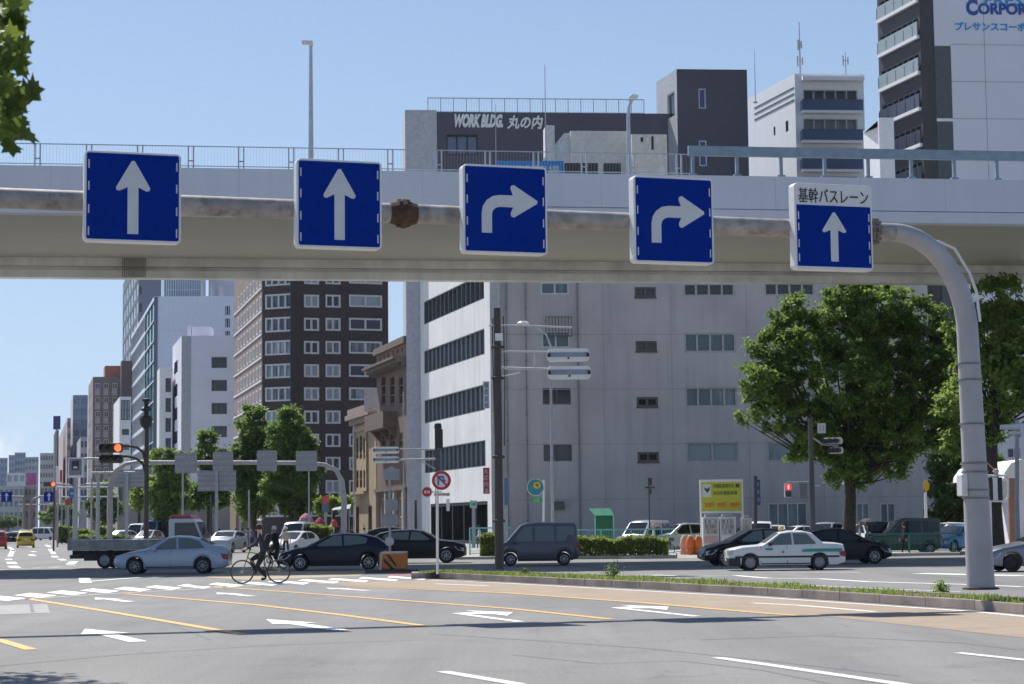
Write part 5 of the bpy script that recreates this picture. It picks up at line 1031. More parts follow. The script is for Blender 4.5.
sb_ = board('shop_sign', 'red and teal two part sign by the left street trees', 'shop sign', 325.5, 180, 496, 512, 7, mat('brick_red_sign', (.55, .1, .08), .5)); b = MB(); z = P(325, 508, 180).z; b.box(-3 * .09, 3 * .09, -.23, -.2, z - .35, z + .35); b.build('teal_panel', mat('teal_panel', (.03, .2, .25), .5), sb_)
# yellow-green parking billboard on a white frame
D = 119; q = D / FPX; yb = thing('billboard', 'yellow green parking notice on a white frame over the vending machines', 'billboard', GD(722.5, D)); zt, zb, zm = rel(722, 482, yb)[2], rel(722, 511, yb)[2], 0
b = MB(); b.box(-20 * q, 20 * q, -.1, .0, zb, zt); b.build('yellow_panel', mat('yellow_green', (.5, .52, .05), .5, var=.05), yb)
b = MB(); b.box(-21.5 * q, 21.5 * q, -.15, .1, zt, zt + .15); b.box(-21.5 * q, -20 * q - .003, -.12, .1, 0, zt); b.box(20 * q + .003, 21.5 * q, -.12, .1, 0, zt); b.box(-20 * q, 20 * q, -.13, .08, zb - .12, zb - .003); b.build('frame', WHITEP, yb)
b = MB(); b.box(-19 * q, -10.5 * q, -.12, -.103, zb + 14 * q, zt - 2 * q); b.build('white_patch', SIGNW, yb); DG = mat('dark_green_text', (.05, .12, .03), .6); OR = mat('orange_text', (.65, .22, .02), .6)
b = MB(); b.plate([(-18 * q, zt - 4.5 * q), (-16.4 * q, zt - 8 * q), (-14 * q, zt - 11 * q), (-12 * q, zt - 8 * q), (-11.5 * q, zt - 4 * q), (-14 * q, zt - 6.5 * q), (-16 * q, zt - 6 * q)], -.128, -.121); b.build('bird_mark', mat('dark_slate', (.06, .07, .09), .6), yb)
text('lettering', '月極駐車場空有', 21 * q, 4 * q, DG, yb, (2 * q, -.112, zt - 4 * q)); text('lettering', '丸の内東駐車場', 24 * q, 4 * q, DG, yb, (3.5 * q, -.112, zt - 11 * q)); b = MB(); b.box(14 * q, 18 * q, -.112, -.103, zt - 5.6 * q, zt - 2 * q); b.build('green_square', DG, yb)
for k, s in enumerate(('200円', '100円', '900円')): text('lettering', s, 9.5 * q, 5.5 * q, OR, yb, ((-12.5 + 12.8 * k) * q, -.112, zb + 6 * q), 0, 0, .006, .05)
CO = [(.62, .62, .62), (.6, .63, .66), (.55, .5, .48)]
for k, (x0, x1, yt) in enumerate(((703.5, 719.5, 517), (720.5, 736.5, 517), (742, 752.5, 518))):
    D = 117; q = D / FPX; lab = ('white drink vending machine, left one under the yellow notice', 'bluish white drink vending machine, right one under the yellow notice', 'narrow vending machine at the right of the pair')[k]
    t = thing('vending_machine', lab, 'vending machine', GD((x0 + x1) / 2, D)); w = (x1 - x0) * q; H = rel(x0, yt, t)[2] ; b = MB(); b.box(-w / 2, w / 2, 0, .8, .05, H); b.build('cabinet', mat('machine_%d' % k, CO[k], .4), t, bevel=.02)
    b = MB(); b.box(-w / 2 + .08, w / 2 - .08, -.02, -.003, H * .52, H - .1); b.build('display', mat('display_grey', (.38, .4, .42), .3), t); cm = [mat('can_%d' % i, c, .4) for i, c in enumerate(((.35, .15, .13), (.6, .6, .6), (.15, .22, .32), (.42, .38, .25)))]
    b = MB()
    for r_ in range(3):
        for j in range(7):
            b.k = random.randrange(4); b.box(-w / 2 + .14 + j * (w - .28) / 7, -w / 2 + .14 + (j + .6) * (w - .28) / 7, -.05, -.021, H * .54 + r_ * H * .14, H * .54 + r_ * H * .14 + H * .1)
    b.build('cans', cm, t); b = MB(); b.box(-w / 2 + .1, w / 2 - .1, -.02, -.003, H * .08, H * .22); b.k = 1; b.box(-w / 2 + .08, w / 2 - .08, -.021, -.003, H * .28, H * .48); b.build('lower_panel', [BLACK, mat('poster_pink', (.55, .35, .35), .5) if k == 0 else WHITEP], t)
    b = MB(); b.box(-w / 2 + .15, w / 2 - .15, .1, .7, H, H + .18); b.build('top_box', GREYP, t)
# green booth
D = 121; q = D / FPX; gb_ = thing('booth', 'dark green booth with a bright mint sloping canopy behind the fence', 'booth', GD(604.5, D)); GRN = mat('booth_green', (.015, .14, .07), .5)
b = MB(); zr = rel(604, 515.5, gb_)[2]; b.box(-8.5 * q, 9 * q, 0, 1.2, 0, zr); b.build('wall', GRN, gb_); b = MB(); b.add([(-14 * q, -.6, zr + 7 * q), (6 * q, -.6, zr + 7 * q), (10 * q, .2, zr + 2 * q), (10 * q, -.4, zr), (-9 * q, -.4, zr), (-14 * q, 1.3, zr + 7.2 * q), (6 * q, 1.3, zr + 7.2 * q), (10 * q, 1.3, zr + 2 * q)], [(4, 3, 2, 1, 0), (0, 1, 6, 5), (1, 2, 7, 6), (4, 0, 5)]); b.build('canopy', mat('mint_canopy', (.2, .6, .42), .5), gb_)
b = MB(); 
for x in (-9 * q, 9.3 * q): b.box(x - .04, x + .04, -.1, -.02, 0, zr)
b.build('frame', mat('mint_canopy', (.2, .6, .42), .5), gb_)
# warning sign far right, white boards near the second pole
wy = thing('warning_sign', 'small yellow warning sign on a white post behind the parked cars', 'road sign', GD(927, 122)); q = 122 / FPX; b = MB(); b.box(-.08, .08, -.05, .05, 0, rel(927, 492, wy)[2]); b.build('post', WHITEP, wy); x, y, z = rel(926, 486, wy); b = MB(); b.plate([(x, z - 6 * q), (x + 3 * q, z - 3 * q), (x + 3 * q, z + 3 * q), (x, z + 6 * q), (x - 3 * q, z + 3 * q), (x - 3 * q, z - 3 * q)], -.1, -.06); b.build('sign_face', mat('warning_yellow', (.6, .4, .02), .5), wy)
fr_ = thing('pedestrian_signal', 'small signal boxes in a white tubular frame right of the gantry post', 'pedestrian signal', GD(992, 58)); q = 58 / FPX
b = MB(); 
for y0 in (475.5, 501): b.tube([rel(986, y0, fr_), rel(1006, y0, fr_)], .03, 8)
b.tube([rel(1006, 475.5, fr_), rel(1008, 480, fr_), rel(1008, 497, fr_), rel(1006, 501, fr_)], .03, 8); b.tube([(0, 0, 0), rel(989.5, 475, fr_)], .04, 8); b.build('frame', WHITEP, fr_)
b = MB(); x, y, z = rel(994, 488, fr_); b.box(x - 2 * q, x + 2.4 * q, -.15, .05, z - 12 * q, z + 10.5 * q); b.build('white_plate', SIGNW, fr_); b = MB(); b.box(x - 5.5 * q, x - 2.1 * q, -.1, .1, z - 12 * q, z + 10.5 * q); b.box(x + 2.6 * q, x + 7.5 * q, -.1, .1, z - 12 * q, z + 10.5 * q); b.build('signal_box', BLACK, fr_)
b = MB(); x, y, z = rel(996, 471.5, fr_); b.lathe([(.0, .09), (.07, .06), (.1, 0), (.05, -.06), (0, -.08)], 10, T(x, 0, z)); b.tube([rel(985, 461, fr_), rel(995, 470, fr_)], .015, 6); b.build('speaker', mat('tan_plastic', (.45, .35, .28), .6), fr_)
r2 = thing('signal_pole', 'thin grey pole with a white round headed signal at the right edge', 'signal pole', GD(1017, 95)); q = 95 / FPX; b = MB(); b.tube([(0, 0, 0), rel(1017, 420, r2)], .1, 10); b.build('pole', GREYP, r2); b = MB(); x, y, z = rel(1013, 427, r2)
b.lathe([(2.4 * q, -.6), (3 * q, .0), (4 * q, .3), (3.6 * q, .55), (0, .6)], 14, T(x, 0, z) @ RY(R(90)) ); b.lathe([(1.8 * q, -.4), (2.2 * q, .0), (2 * q, .3), (0, .35)], 14, T(x + .2, 0, z - 6 * q) @ RY(R(90))); b.box(x + .3, x + .75, -.2, .2, z - 10 * q, z + 3 * q); b.build('signal_head', WHITEP, r2, smooth=True)
# ================================================================ SIDEWALK, FENCES, HEDGES
SW = mat('paving', (.36, .345, .32), .9, var=.1, scale=1.5)
b = MB(); sw = [GD(440, 104), GD(585, 102), GD(676, 101), GD(676, 118), GD(440, 149)]
b.prism([(X(432, 112), 112), (X(445, 104), 104), (X(676, 101), 101), (X(676, 117), 117), (X(440, 148), 148)], 0, .14); tag(b.build('sidewalk', SW), kind='structure')
b = MB(); b.prism([(X(705, 101), 101), (X(960, 101), 101), (X(960, 104), 104), (X(705, 104), 104)], 0, .14); tag(b.build('sidewalk', SW), kind='structure')
sheet('parking_lot', [(X(676, 101), 101), (X(705, 101), 101), (X(705, 104), 104), (60, 104), (60, 149), (X(560, 149), 149), (X(677, 117), 117)], .006, mat('lot_concrete', (.33, .32, .3), .9, var=.12, scale=.6))
def leafcloud(pts, size, rnd=random, flat=.35):
    """leaf faces (kites with a fold) at the given points"""
    b = MB(); V, F_ = b.v, b.f
    for (x, y, z) in pts:
        s = size * rnd.uniform(.6, 1.35); a = rnd.uniform(0, 6.283); tl = rnd.gauss(0, .6); rl = rnd.gauss(0, .6)
        ca, sa = math.cos(a), math.sin(a); dx, dy, dz = ca * math.cos(tl), sa * math.cos(tl), math.sin(tl) - .25
        wx, wy, wz = -sa * math.cos(rl), ca * math.cos(rl), math.sin(rl); k = len(V)
        V += [(x - dx * s * .5, y - dy * s * .5, z - dz * s * .5), (x + wx * s * .36, y + wy * s * .36, z + wz * s * .36 + s * .1), (x + dx * s * .6, y + dy * s * .6, z + dz * s * .6), (x - wx * s * .36, y - wy * s * .36, z - wz * s * .36 + s * .1)]
        F_ += [(k, k + 1, k + 2), (k, k + 2, k + 3)]
    b.mi = [0] * len(F_); return b
LEAF = leafmat('plane_leaf', (.058, .115, .022), (.16, .26, .055)); LEAF2 = leafmat('pale_leaf', (.1, .175, .035), (.23, .33, .08)); LEAFD = leafmat('dark_leaf', (.05, .1, .024), (.12, .19, .045)); HEDGE = leafmat('hedge_leaf', (.08, .13, .025), (.22, .28, .06))
BARK = mat('bark', (.06, .05, .04), .95, var=.3, scale=5, bump=.8, bscale=14); TWIG = mat('twigs', (.04, .035, .02), 1)
def hedge(label, a, c, wid, h, n, size=.11):
    a, c = Vector(a[:2]), Vector(c[:2]); L = (c - a).length; d = (c - a) / L; nn_ = Vector((-d.y, d.x)); t = thing('hedge', label, 'hedge', (a.x, a.y, .1)); pts = []
    for _ in range(n):
        u = random.uniform(0, L); f = random.random(); hh = h * (1 + .08 * math.sin(u * 2.3) + .06 * math.sin(u * 5.1)); 
        if f < .4: v, z = random.uniform(0, wid), hh + random.gauss(0, .05)
        elif f < .75: v, z = random.gauss(.02, .05), random.uniform(.05, hh)
        elif f < .85: v, z = wid + random.gauss(0, .05), random.uniform(.05, hh)
        else: v, z = random.uniform(0, wid), random.uniform(.1, hh)
        p = d * u + nn_ * v; pts.append((p.x, p.y, z + (.12 if random.random() < .04 else 0)))
    leafcloud(pts, size).build('leaves', HEDGE, t); b = MB(); ang = math.atan2(d.y, d.x); Mh = RZ(ang)
    for k in range(max(2, int(L / .6))): b.tube([(k * .6 + .3, wid / 2, 0), (k * .6 + .3, wid / 2, h * .5), (k * .6 + .45, wid / 2 + .1, h * .9)], .03, 5, M=Mh)
    b.build('stems', TWIG, t); return t
hedge('long clipped green hedge along the far kerb behind the grey van', (X(572, 101.8), 101.8), (X(668, 101.3), 101.3), 1.2, .85, 11000, .12)
hedge('short light green bush left of the grey van', (X(480, 105), 105), (X(496, 104.8), 104.8), 1.2, 1.0, 2600, .14)
b = MB(); b.prism([(X(566, 101), 101.3), (X(676, 101), 100.8), (X(676, 101), 103.6), (X(566, 101), 104.1)], .02, .15); tag(b.build('planter_kerb', CONC), 'low concrete edging around the long hedge', 'kerb')
def meshfence(label, x0, x1, D0, D1, h, m, step, group=None, z=.1, bar=.035, wires=.2, group_=None):
    a, c = Vector((X(x0, D0), D0, 0)), Vector((X(x1, D1), D1, 0)); t = thing('fence', label, 'fence', (a.x, a.y, z)); L = (c - a).length; ang = math.atan2(c.y - a.y, c.x - a.x); Mh = RZ(ang)
    for k in range(int(L / step) + 1): b = MB(); b.box(k * step - bar, k * step + bar, -bar, bar, 0, h, Mh); b.build('post', m, t)
    b = MB(); b.box(0, L, -bar * .7, bar * .7, h - bar, h + bar, Mh); b.box(0, L, -bar * .7, bar * .7, .1, .1 + bar, Mh); b.build('rail', m, t); b = MB(); u = 0
    while u < L: b.box(u, u + .01, -.005, .005, .1, h - bar, Mh); u += wires
    k = .25
    while k < h - .1: b.box(0, L, -.006, .006, k, k + .015, Mh); k += .25
    b.build('wire_mesh', m, t); return t
meshfence('turquoise mesh fence before the parked cars, behind the long hedge', 571, 676, 106.5, 106, 1.35, mat('turquoise_paint', (.2, .5, .48), .5), 1.6, wires=.09)
meshfence('turquoise mesh fence left of the grey van, behind the bush', 470, 512, 110, 109.5, 1.5, mat('turquoise_paint', (.2, .5, .48), .5), 1.6, wires=.1)
meshfence('dark green pipe railing under the big street tree', 866, 962, 102.5, 102.2, 1.0, mat('railing_green', (.03, .16, .12), .5), 2.2, wires=.25)
# ================================================================ TREES
def tree(label, px, D, blobs, leaf, n, size, tr=.4, clump=.7, lean=0, group=None, limbs=True, name='street_tree', cat='tree', zbase=0.0, yd=None):
    """blobs: (px, py, radius px, depth offset m) regions of foliage; limbs reach into each"""
    base = GD(px, D); base.z = zbase; t = thing(name, label, cat, base, 0, group); q = D / FPX; cs = []
    for (bx, by, br, dy) in blobs:
        c = P(bx, by, D) ; cs.append((Vector((c.x - base.x, dy, c.z - base.z)), br * q))
    zlow = min(c.z - r for c, r in cs); zf = max(1.6, zlow * .9 if zlow > 1.5 else 2.0); ztop = max(c.z for c, r in cs)
    b = MB(); mid = sum((c for c, r in cs), Vector()) / len(cs)
    trunk = [(0, 0, -.1), (tr * .1 * lean, 0, zf * .4), (tr * .4 * lean, 0, zf), (mid.x * .4, mid.y * .3, zf + (ztop - zf) * .4), (mid.x * .7, mid.y * .5, zf + (ztop - zf) * .8)]
    b.tube(trunk, [tr * 1.25, tr, tr * .85, tr * .5, tr * .15], 12)
    for (c, r) in cs:
        for k in range(2):
            e = c + Vector((random.gauss(0, 1), random.gauss(0, 1), random.gauss(0, .7))) * r * .45; f = random.uniform(.15, .8); s0 = Vector(trunk[2]).lerp(Vector(trunk[3]), f)
            m_ = s0.lerp(e, .5) + Vector((0, 0, -.1 * (e - s0).length + random.uniform(-.3, .3)))
            b.tube([s0, m_, e], [tr * .26, tr * .13, tr * .04], 6)
    b.build('trunk', BARK, t, smooth=True)
    vol = sum(r ** 2.1 for c, r in cs); pts = []
    for (c, r) in cs:
        ncl = max(3, int(6 * (r / clump) ** 1.7)); per = max(4, int(n * r ** 2.1 / vol / ncl))
        for _ in range(ncl):
            v = Vector((random.gauss(0, 1), random.gauss(0, 1), random.gauss(0, 1))).normalized() * r * random.uniform(.35, 1.0) ** .6
            v.z *= .9; cc = c + v; cr = clump * random.uniform(.45, 1.1); 
            for _ in range(per):
                pts.append((cc.x + random.gauss(0, cr * .5), cc.y + random.gauss(0, cr * .5), cc.z + random.gauss(0, cr * .33)))
    leafcloud(pts, size).build('crown', leaf, t); return t
tree('big broad plane tree over the taxi and parked cars, its trunk before the grey wall', 849, 113,
     [(850, 335, 42, 0), (810, 340, 32, -1), (895, 340, 40, 1), (930, 352, 30, 0), (780, 352, 26, 0), (765, 385, 26, -1), (800, 385, 36, 1), (845, 385, 42, -1.5), (890, 390, 42, 0), (930, 395, 34, 1), (775, 415, 24, 0), (810, 425, 28, -1), (850, 425, 32, 1), (890, 430, 32, -1), (928, 428, 30, 0), (800, 455, 14, 0), (835, 462, 17, -1), (862, 458, 18, 1), (905, 462, 12, 0), (850, 305, 34, 0), (890, 308, 34, 1), (795, 312, 20, 0), (925, 318, 26, 0), (836, 480, 11, 0), (862, 478, 12, 0), (878, 468, 12, 1), (748, 392, 11, 0), (760, 345, 13, 0), (896, 474, 9, 0), (742, 418, 7, 0), (752, 372, 10, 0), (775, 325, 12, 0), (830, 445, 20, 0), (868, 445, 22, 0), (882, 456, 16, 1), (850, 468, 12, -1), (955, 380, 26, 0), (950, 420, 24, 1), (958, 345, 24, 0), (815, 440, 16, -1), (910, 445, 20, 0)],
     LEAF, 105000, .22, .38, .5, 1)
tree('second leafy tree with a gap of light through it, right of the gantry post', 997, 104,
     [(990, 330, 32, 0), (1020, 320, 32, 1), (965, 330, 24, 0), (1010, 365, 34, -1), (975, 370, 24, 0), (1040, 350, 40, 0), (1000, 410, 22, 0), (985, 440, 16, 0), (1045, 400, 30, 0), (955, 400, 20, 1), (960, 440, 16, 1), (1000, 300, 28, 0)],
     LEAF2, 24000, .26, .38, .5, -1)
tree('dark evergreen mass behind the parked cars, left of the gantry post', 948, 138, [(945, 495, 22, 0), (965, 490, 22, 0), (950, 465, 20, 1), (975, 460, 22, 0), (938, 515, 12, 0), (968, 518, 16, 0), (985, 500, 16, 0)], LEAFD, 14000, .3, .3, .7)
tree('tall dark oval street tree with a full crown, nearest the stone buildings', 291, 185, [(290, 418, 12, 0), (287, 438, 21, 0), (298, 445, 20, 1), (291, 465, 27, 0), (301, 480, 22, -1), (280, 485, 22, 0), (296, 500, 20, 1), (286, 412, 8, 0), (310, 470, 12, 0)], LEAF, 30000, .3, .33, .6, group='street trees along the avenue')
tree('tall dark street tree just left of the fullest one', 254, 190, [(255, 412, 11, 0), (252, 432, 19, 0), (262, 445, 17, 1), (251, 462, 24, 0), (248, 482, 21, -1), (262, 490, 21, 0), (252, 505, 19, 1), (236, 468, 9, 0), (270, 435, 10, 0)], LEAF, 28000, .3, .33, .6, group='street trees along the avenue')
tree('narrow green street tree over the wide grey direction board', 209, 220, [(208, 440, 10, 0), (207, 455, 15, 0), (213, 470, 15, 1), (205, 488, 17, 0), (217, 498, 14, 0), (198, 500, 12, 0)], LEAF, 14000, .34, .28, .6, group='street trees along the avenue')
tree('light green street tree right of the dark signal pole', 167, 215, [(165, 462, 15, 0), (172, 478, 18, 0), (160, 490, 18, 1), (174, 500, 18, 0), (163, 510, 14, 0), (178, 460, 9, 0)], LEAF2, 16000, .34, .28, .6, group='street trees along the avenue')
tree('small light green tree by the arched post', 139, 250, [(140, 490, 9, 0), (138, 500, 10, 0), (146, 497, 8, 0)], LEAF2, 2500, .4, .2, .8)
tree('dark green tree behind the arched gantry post', 103, 300, [(104, 492, 10, 0), (98, 505, 12, 0), (112, 508, 12, 0), (104, 515, 12, 0)], LEAF, 4000, .5, .3, 1.0)
tree('far green tree under the small blue arrow signs', 62, 420, [(62, 505, 9, 0), (56, 512, 10, 0), (68, 514, 9, 0), (48, 516, 8, 0)], LEAF, 3000, .6, .3, 1.1)
tree('far bushy tree low at the left edge', 8, 560, [(8, 522, 7, 0), (16, 522, 6, 0), (0, 523, 7, 0)], LEAFD, 1400, .8, .3, 1.2)
tree('small tree with yellowish leaves before the stone building', 334, 205, [(333, 505, 9, 0), (345, 503, 8, 0), (322, 507, 7, 0), (318, 500, 5, 0)], LEAF2, 2200, .35, .18, .6)
def bushes(label, px0, px1, D, h, n, m=HEDGE): return hedge(label, (X(px0, D), D), (X(px1, D), D), 2.5, h, n, .28)
bushes('clipped hedge block on the avenue median, near the white van', 57, 70, 235, 1.7, 2200); bushes('lower clipped hedge block on the avenue median behind the truck bed', 71, 92, 210, 1.4, 2600); bushes('clipped hedge block behind the grey posts on the avenue median', 96, 110, 205, 1.6, 2200)
bushes('round low shrub row above the truck bed', 76, 124, 170, .95, 3000)
bushes('yellow green roadside shrub between the white car and the blue hatchback', 309, 330, 150, 1.5, 1800)
# small weeds on the median
for k, (px, py, s, lab) in enumerate(((613, 578, .34, 'dark leafy weed standing in the median grass, the larger of two tufts'), (525, 574.5, .16, 'small dark weed tuft on the median right of the brown pole'), (942, 592, .2, 'light weed tuft on the kerb left of the gantry post'))):
    p = G(px, py, .17); t = thing('weed', lab, 'weed', p); pts = [(random.gauss(0, s * .4), random.gauss(0, s * .4), abs(random.gauss(s * .5, s * .35))) for _ in range(260)]; leafcloud(pts, .07).build('leaves', LEAFD if k < 2 else LEAF2, t); b = MB()
    for j in range(6): b.tube([(0, 0, 0), (random.gauss(0, s * .3), random.gauss(0, s * .3), s)], .008, 4)
    b.build('stems', TWIG, t)
# near tree whose leaves hang in at the upper left
nt_ = thing('plane_tree', 'near plane tree reaching in with large lobed leaves at the upper left', 'tree', (-10.6, 27.3, 0))
b = MB(); b.tube([(0, 0, 0), (0, 0, 2), (.1, 0, 4), (.3, .1, 6.5), (.2, 0, 9.5)], [.26, .22, .2, .15, .05], 14); ends = []
for k in range(44):
    a = random.uniform(0, 6.283) if k > 9 else random.uniform(-.5, .5); z0 = random.uniform(3.8, 8.5); r = random.uniform(2.0, 3.3) * (1 - max(0, z0 - 6.5) * .13); e = Vector((math.cos(a) * r, math.sin(a) * r, z0 + random.uniform(.1, 1.0))); s0 = Vector((.15, 0, z0))
    m_ = s0.lerp(e, .5) + Vector((0, 0, .2)); b.tube([s0, m_, e], [.06, .04, .012], 6); ends += [m_, e, s0.lerp(e, .75)]
b.build('trunk', BARK, nt_, smooth=True)
lobe = [(0, -.5), (.16, -.36), (.42, -.42), (.34, -.16), (.55, .02), (.3, .1), (.28, .3), (.12, .26), (0, .58), (-.12, .26), (-.28, .3), (-.3, .1), (-.55, .02), (-.34, -.16), (-.42, -.42), (-.16, -.36)]
b = MB(); lv = []
def bigleaf(p, s, keep=False):
    r_ = CM.inverted() @ (p + Vector(nt_.location)); qx, qy = 512 + FPX * r_.x / -r_.z, 342 - FPX * r_.y / -r_.z
    if not keep and (qx > -30 and qy > 100 or qx > 12 + 14 * math.sin(qy * .09)): return
    M = T(*p) @ RZ(random.uniform(0, 6.28)) @ RX(R(random.uniform(20, 110))) @ RY(R(random.gauss(0, 25)))
    k = len(b.v); b.v.append(tuple(M @ Vector((0, 0, 0)))); b.v += [tuple(M @ Vector((x * s, y * s, -.12 * s * (abs(x) * 2) ** 1.5))) for x, y in lobe]; n_ = len(lobe); b.f += [(k, k + 1 + i, k + 1 + (i + 1) % n_) for i in range(n_)]; b.mi += [0] * n_
for e in ends:
    for _ in range(26): bigleaf(e + Vector((random.gauss(0, .42), random.gauss(0, .42), random.gauss(-.05, .35))), random.uniform(.15, .27))
# the spray of leaves that reaches into view
for (px, py) in [(random.uniform(-60, 24), random.uniform(-30, 135)) for _ in range(300)]:
    if px > 22 + 8 * math.sin(py * .12): px -= 14
    D = random.uniform(20, 23); p = P(px, py, D); bigleaf(p - Vector(nt_.location), random.uniform(.2, .3), True)
for (px, py) in ((17, 13), (27, 24), (20, 22), (28, 44), (22, 68), (36, 88), (30, 92), (24, 104), (14, 145), (20, 120), (31, 134), (15, 110), (10, 130), (22, 60), (12, 24), (6, 12), (10, 48)):
    p = P(px - 4, py, 21); bigleaf(p - Vector(nt_.location), .3, True)
b.build('crown', leafmat('near_leaf', (.05, .09, .015), (.12, .17, .03)), nt_)
b = MB()
for (a, c) in (((-80, 60), (5, 40)), ((-80, 90), (14, 96)), ((-60, 110), (20, 128)), ((-60, 40), (12, 16)), ((-40, 100), (26, 86))):
    p0, p1 = P(*a, 23) - Vector(nt_.location), P(*c, 21.2) - Vector(nt_.location); b.tube([p0, p0.lerp(p1, .5) + Vector((0, 0, .05)), p1], [.03, .018, .006], 6)
p0 = P(-80, 80, 23) - Vector(nt_.location); b.tube([(0.2, 0, 5.2), (.8, -2, 6), p0], [.1, .06, .03], 6)
b.build('branch', BARK, nt_)
# ================================================================ VEHICLES
def lerp_prof(p, x):
    if x <= p[0][0]: return p[0][1]
    for (a, za), (c, zc) in zip(p, p[1:]):
        if x <= c:
            t = (x - a) / (c - a); return za + (zc - za) * t
    return p[-1][1]
RIMM = mat('rim_silver', (.42, .43, .45), .35, .7); GLC = glass('car_glass', (.015, .018, .022), None, .04); GLS = glass('car_glass_light', (.14, .17, .16), None, .05)
def wheel(parent, x, y, r, w, side, rim=RIMM, spokes=7, plain=False):
    M = T(x, y, r) @ RX(R(90)) if side < 0 else T(x, y, r) @ RX(R(-90))
    b = MB(); b.lathe([(r * .62, -w / 2), (r * .9, -w / 2), (r * .98, -w * .3), (r, 0), (r * .98, w * .3), (r * .9, w / 2), (r * .62, w / 2 - .01), (r * .6, w * .2)], 24, M, cap=False); t = b.build('wheel', RUBBER, parent, smooth=True)
    b = MB(); b.lathe([(r * .64, w * .48), (r * .58, w * .5), (r * .55, w * .3), (r * .53, w * .22)], 24, M, cap=False)
    if plain: b.lathe([(r * .56, w * .36), (r * .4, w * .42), (r * .3, w * .36), (r * .18, w * .4), (0, w * .42)], 20, M)
    else:
        b.lathe([(r * .14, w * .3), (r * .13, w * .42), (0, w * .44)], 12, M)
        for k in range(spokes): b.box(r * .08, r * .58, -r * .055, r * .055, w * .3, w * .4, M @ RZ(2 * math.pi * k / spokes))
    b.build('rim', rim, t, smooth=False)
    if not plain: b = MB(); b.lathe([(r * .56, w * .2), (0, w * .2)], 20, M); b.build('backing_disc', BLACK, t)  # plain black disc fills the wheel behind the spokes
def car(name, label, cat, loc, rz, L, Wd, top, belt, wx, wr, paint, side_win, shield, rear, cl=.19, tumble=.32, lights='round', gl=GLC, plain=False, trim=None, rim=RIMM, group=None, mirror=True, extra=None, nose=.3, detail=True):
    """front at local -x. top/belt: height profiles from nose to tail; wx: wheel positions from the nose"""
    t = thing(name, label, cat, (loc[0], loc[1], loc[2] if len(loc) > 2 else 0), rz, group); hw = Wd / 2
    xs = sorted(set([round(v, 3) for v in [L * i / 30 for i in range(31)] + [p[0] for p in top] + [w + wr * 1.18 * c for w in wx for c in (-1, -.97, -.87, -.7, -.5, -.25, 0, .25, .5, .7, .87, .97, 1)] if 0 <= v <= L]))
    ringn = 9; V, F_ = [], []; AR = wr * 1.14
    def width(x):
        e = min(x, L - x); n_ = nose if x < L / 2 else nose * .7; return hw * (1 - .2 * (1 - min(1, e / (n_ * 1.6))) ** 2)
    def ywin(x, z): b_ = min(lerp_prof(belt, x), lerp_prof(top, x) - .04); return width(x) - .03 - tumble * max(0, z - b_) - .15 * tumble * max(0, z - b_) ** 2
    rings = []
    for x in xs:
        tz = lerp_prof(top, x); bz = min(lerp_prof(belt, x), tz - .04); w = width(x); zb = cl + (.12 * (1 - min(1, min(x, L - x) / .35)))
        for c in wx:
            d = abs(x - c)
            if d < AR: zb = max(zb, wr + math.sqrt(max(0, AR * AR - d * d)) * .98)
        zb = min(zb, bz - .14); wt = ywin(x, tz)
        z3 = zb + (bz - zb) * .3; z4 = zb + (bz - zb) * .72
        r = [(x, 0, zb), (x, w - .1, zb), (x, w - .015, zb + .03), (x, w, z3), (x, w - .005, z4), (x, w - .03, bz), (x, max(.1, wt), tz - .035), (x, max(.08, wt - .09), tz - .004), (x, 0, tz + .02)]
        rings.append(r)
    for r in rings:
        V += [(x - L / 2, y, z) for x, y, z in r] + [(x - L / 2, -y, z) for x, y, z in r[1:-1]]
    m_ = ringn * 2 - 2
    order = list(range(ringn)) + [ringn + ringn - 3 - k for k in range(ringn - 2)]
    for i in range(len(rings) - 1):
        for k in range(m_): a, c = order[k], order[(k + 1) % m_]; F_.append((i * m_ + a, i * m_ + c, (i + 1) * m_ + c, (i + 1) * m_ + a))
    F_.append(tuple(order[::-1])); F_.append(tuple((len(rings) - 1) * m_ + k for k in order))
    b = MB(); b.add(V, F_); b.build('body', paint, t, smooth=True)
    b = MB()
    for poly in side_win:
        for s in (-1, 1):
            # polygon in thin vertical columns so it follows the side
            vs = [(x - L / 2, s * (ywin(x, z) + .008), z) for x, z in poly]; b = MB(); b.face(vs if s < 0 else vs[::-1]); b.build('side_window', gl, t)
    def slope(p0, p1, nm, f0=.86, f1=.9, mt=gl):
        b = MB(); n_ = 6; vs = []
        for i in range(n_ + 1):
            x = p0 + (p1 - p0) * i / n_; z = lerp_prof(top, x); hw_ = (ywin(x, z) - .09) * (f0 + (f1 - f0) * i / n_) / .9; hw_ = min(hw_, ywin(x, z) - .07)
            for j in range(7): f = j / 6 * 2 - 1; vs.append((x - L / 2, f * hw_, z + .012 + .02 * (1 - abs(f))))
        b.add(vs, [(i * 7 + j, i * 7 + j + 1, (i + 1) * 7 + j + 1, (i + 1) * 7 + j) for i in range(n_) for j in range(6)]); b.build(nm, mt, t, smooth=True)
    if shield: slope(*shield, 'windscreen')
    if rear: slope(*rear, 'rear_window')
    for x in wx:
        for s in (-1, 1): wheel(t, x - L / 2, s * (hw - .1 if s > 0 else hw - .1) if False else s * (hw - .11), wr, .2, s, rim, plain=plain)
    if not detail: return t
    zl = lerp_prof(top, .08) ; LENS = mat('headlight_lens', (.5, .52, .53), .12, .2); TAIL = mat('tail_lens', (.3, .01, .012), .2, spec=.6)
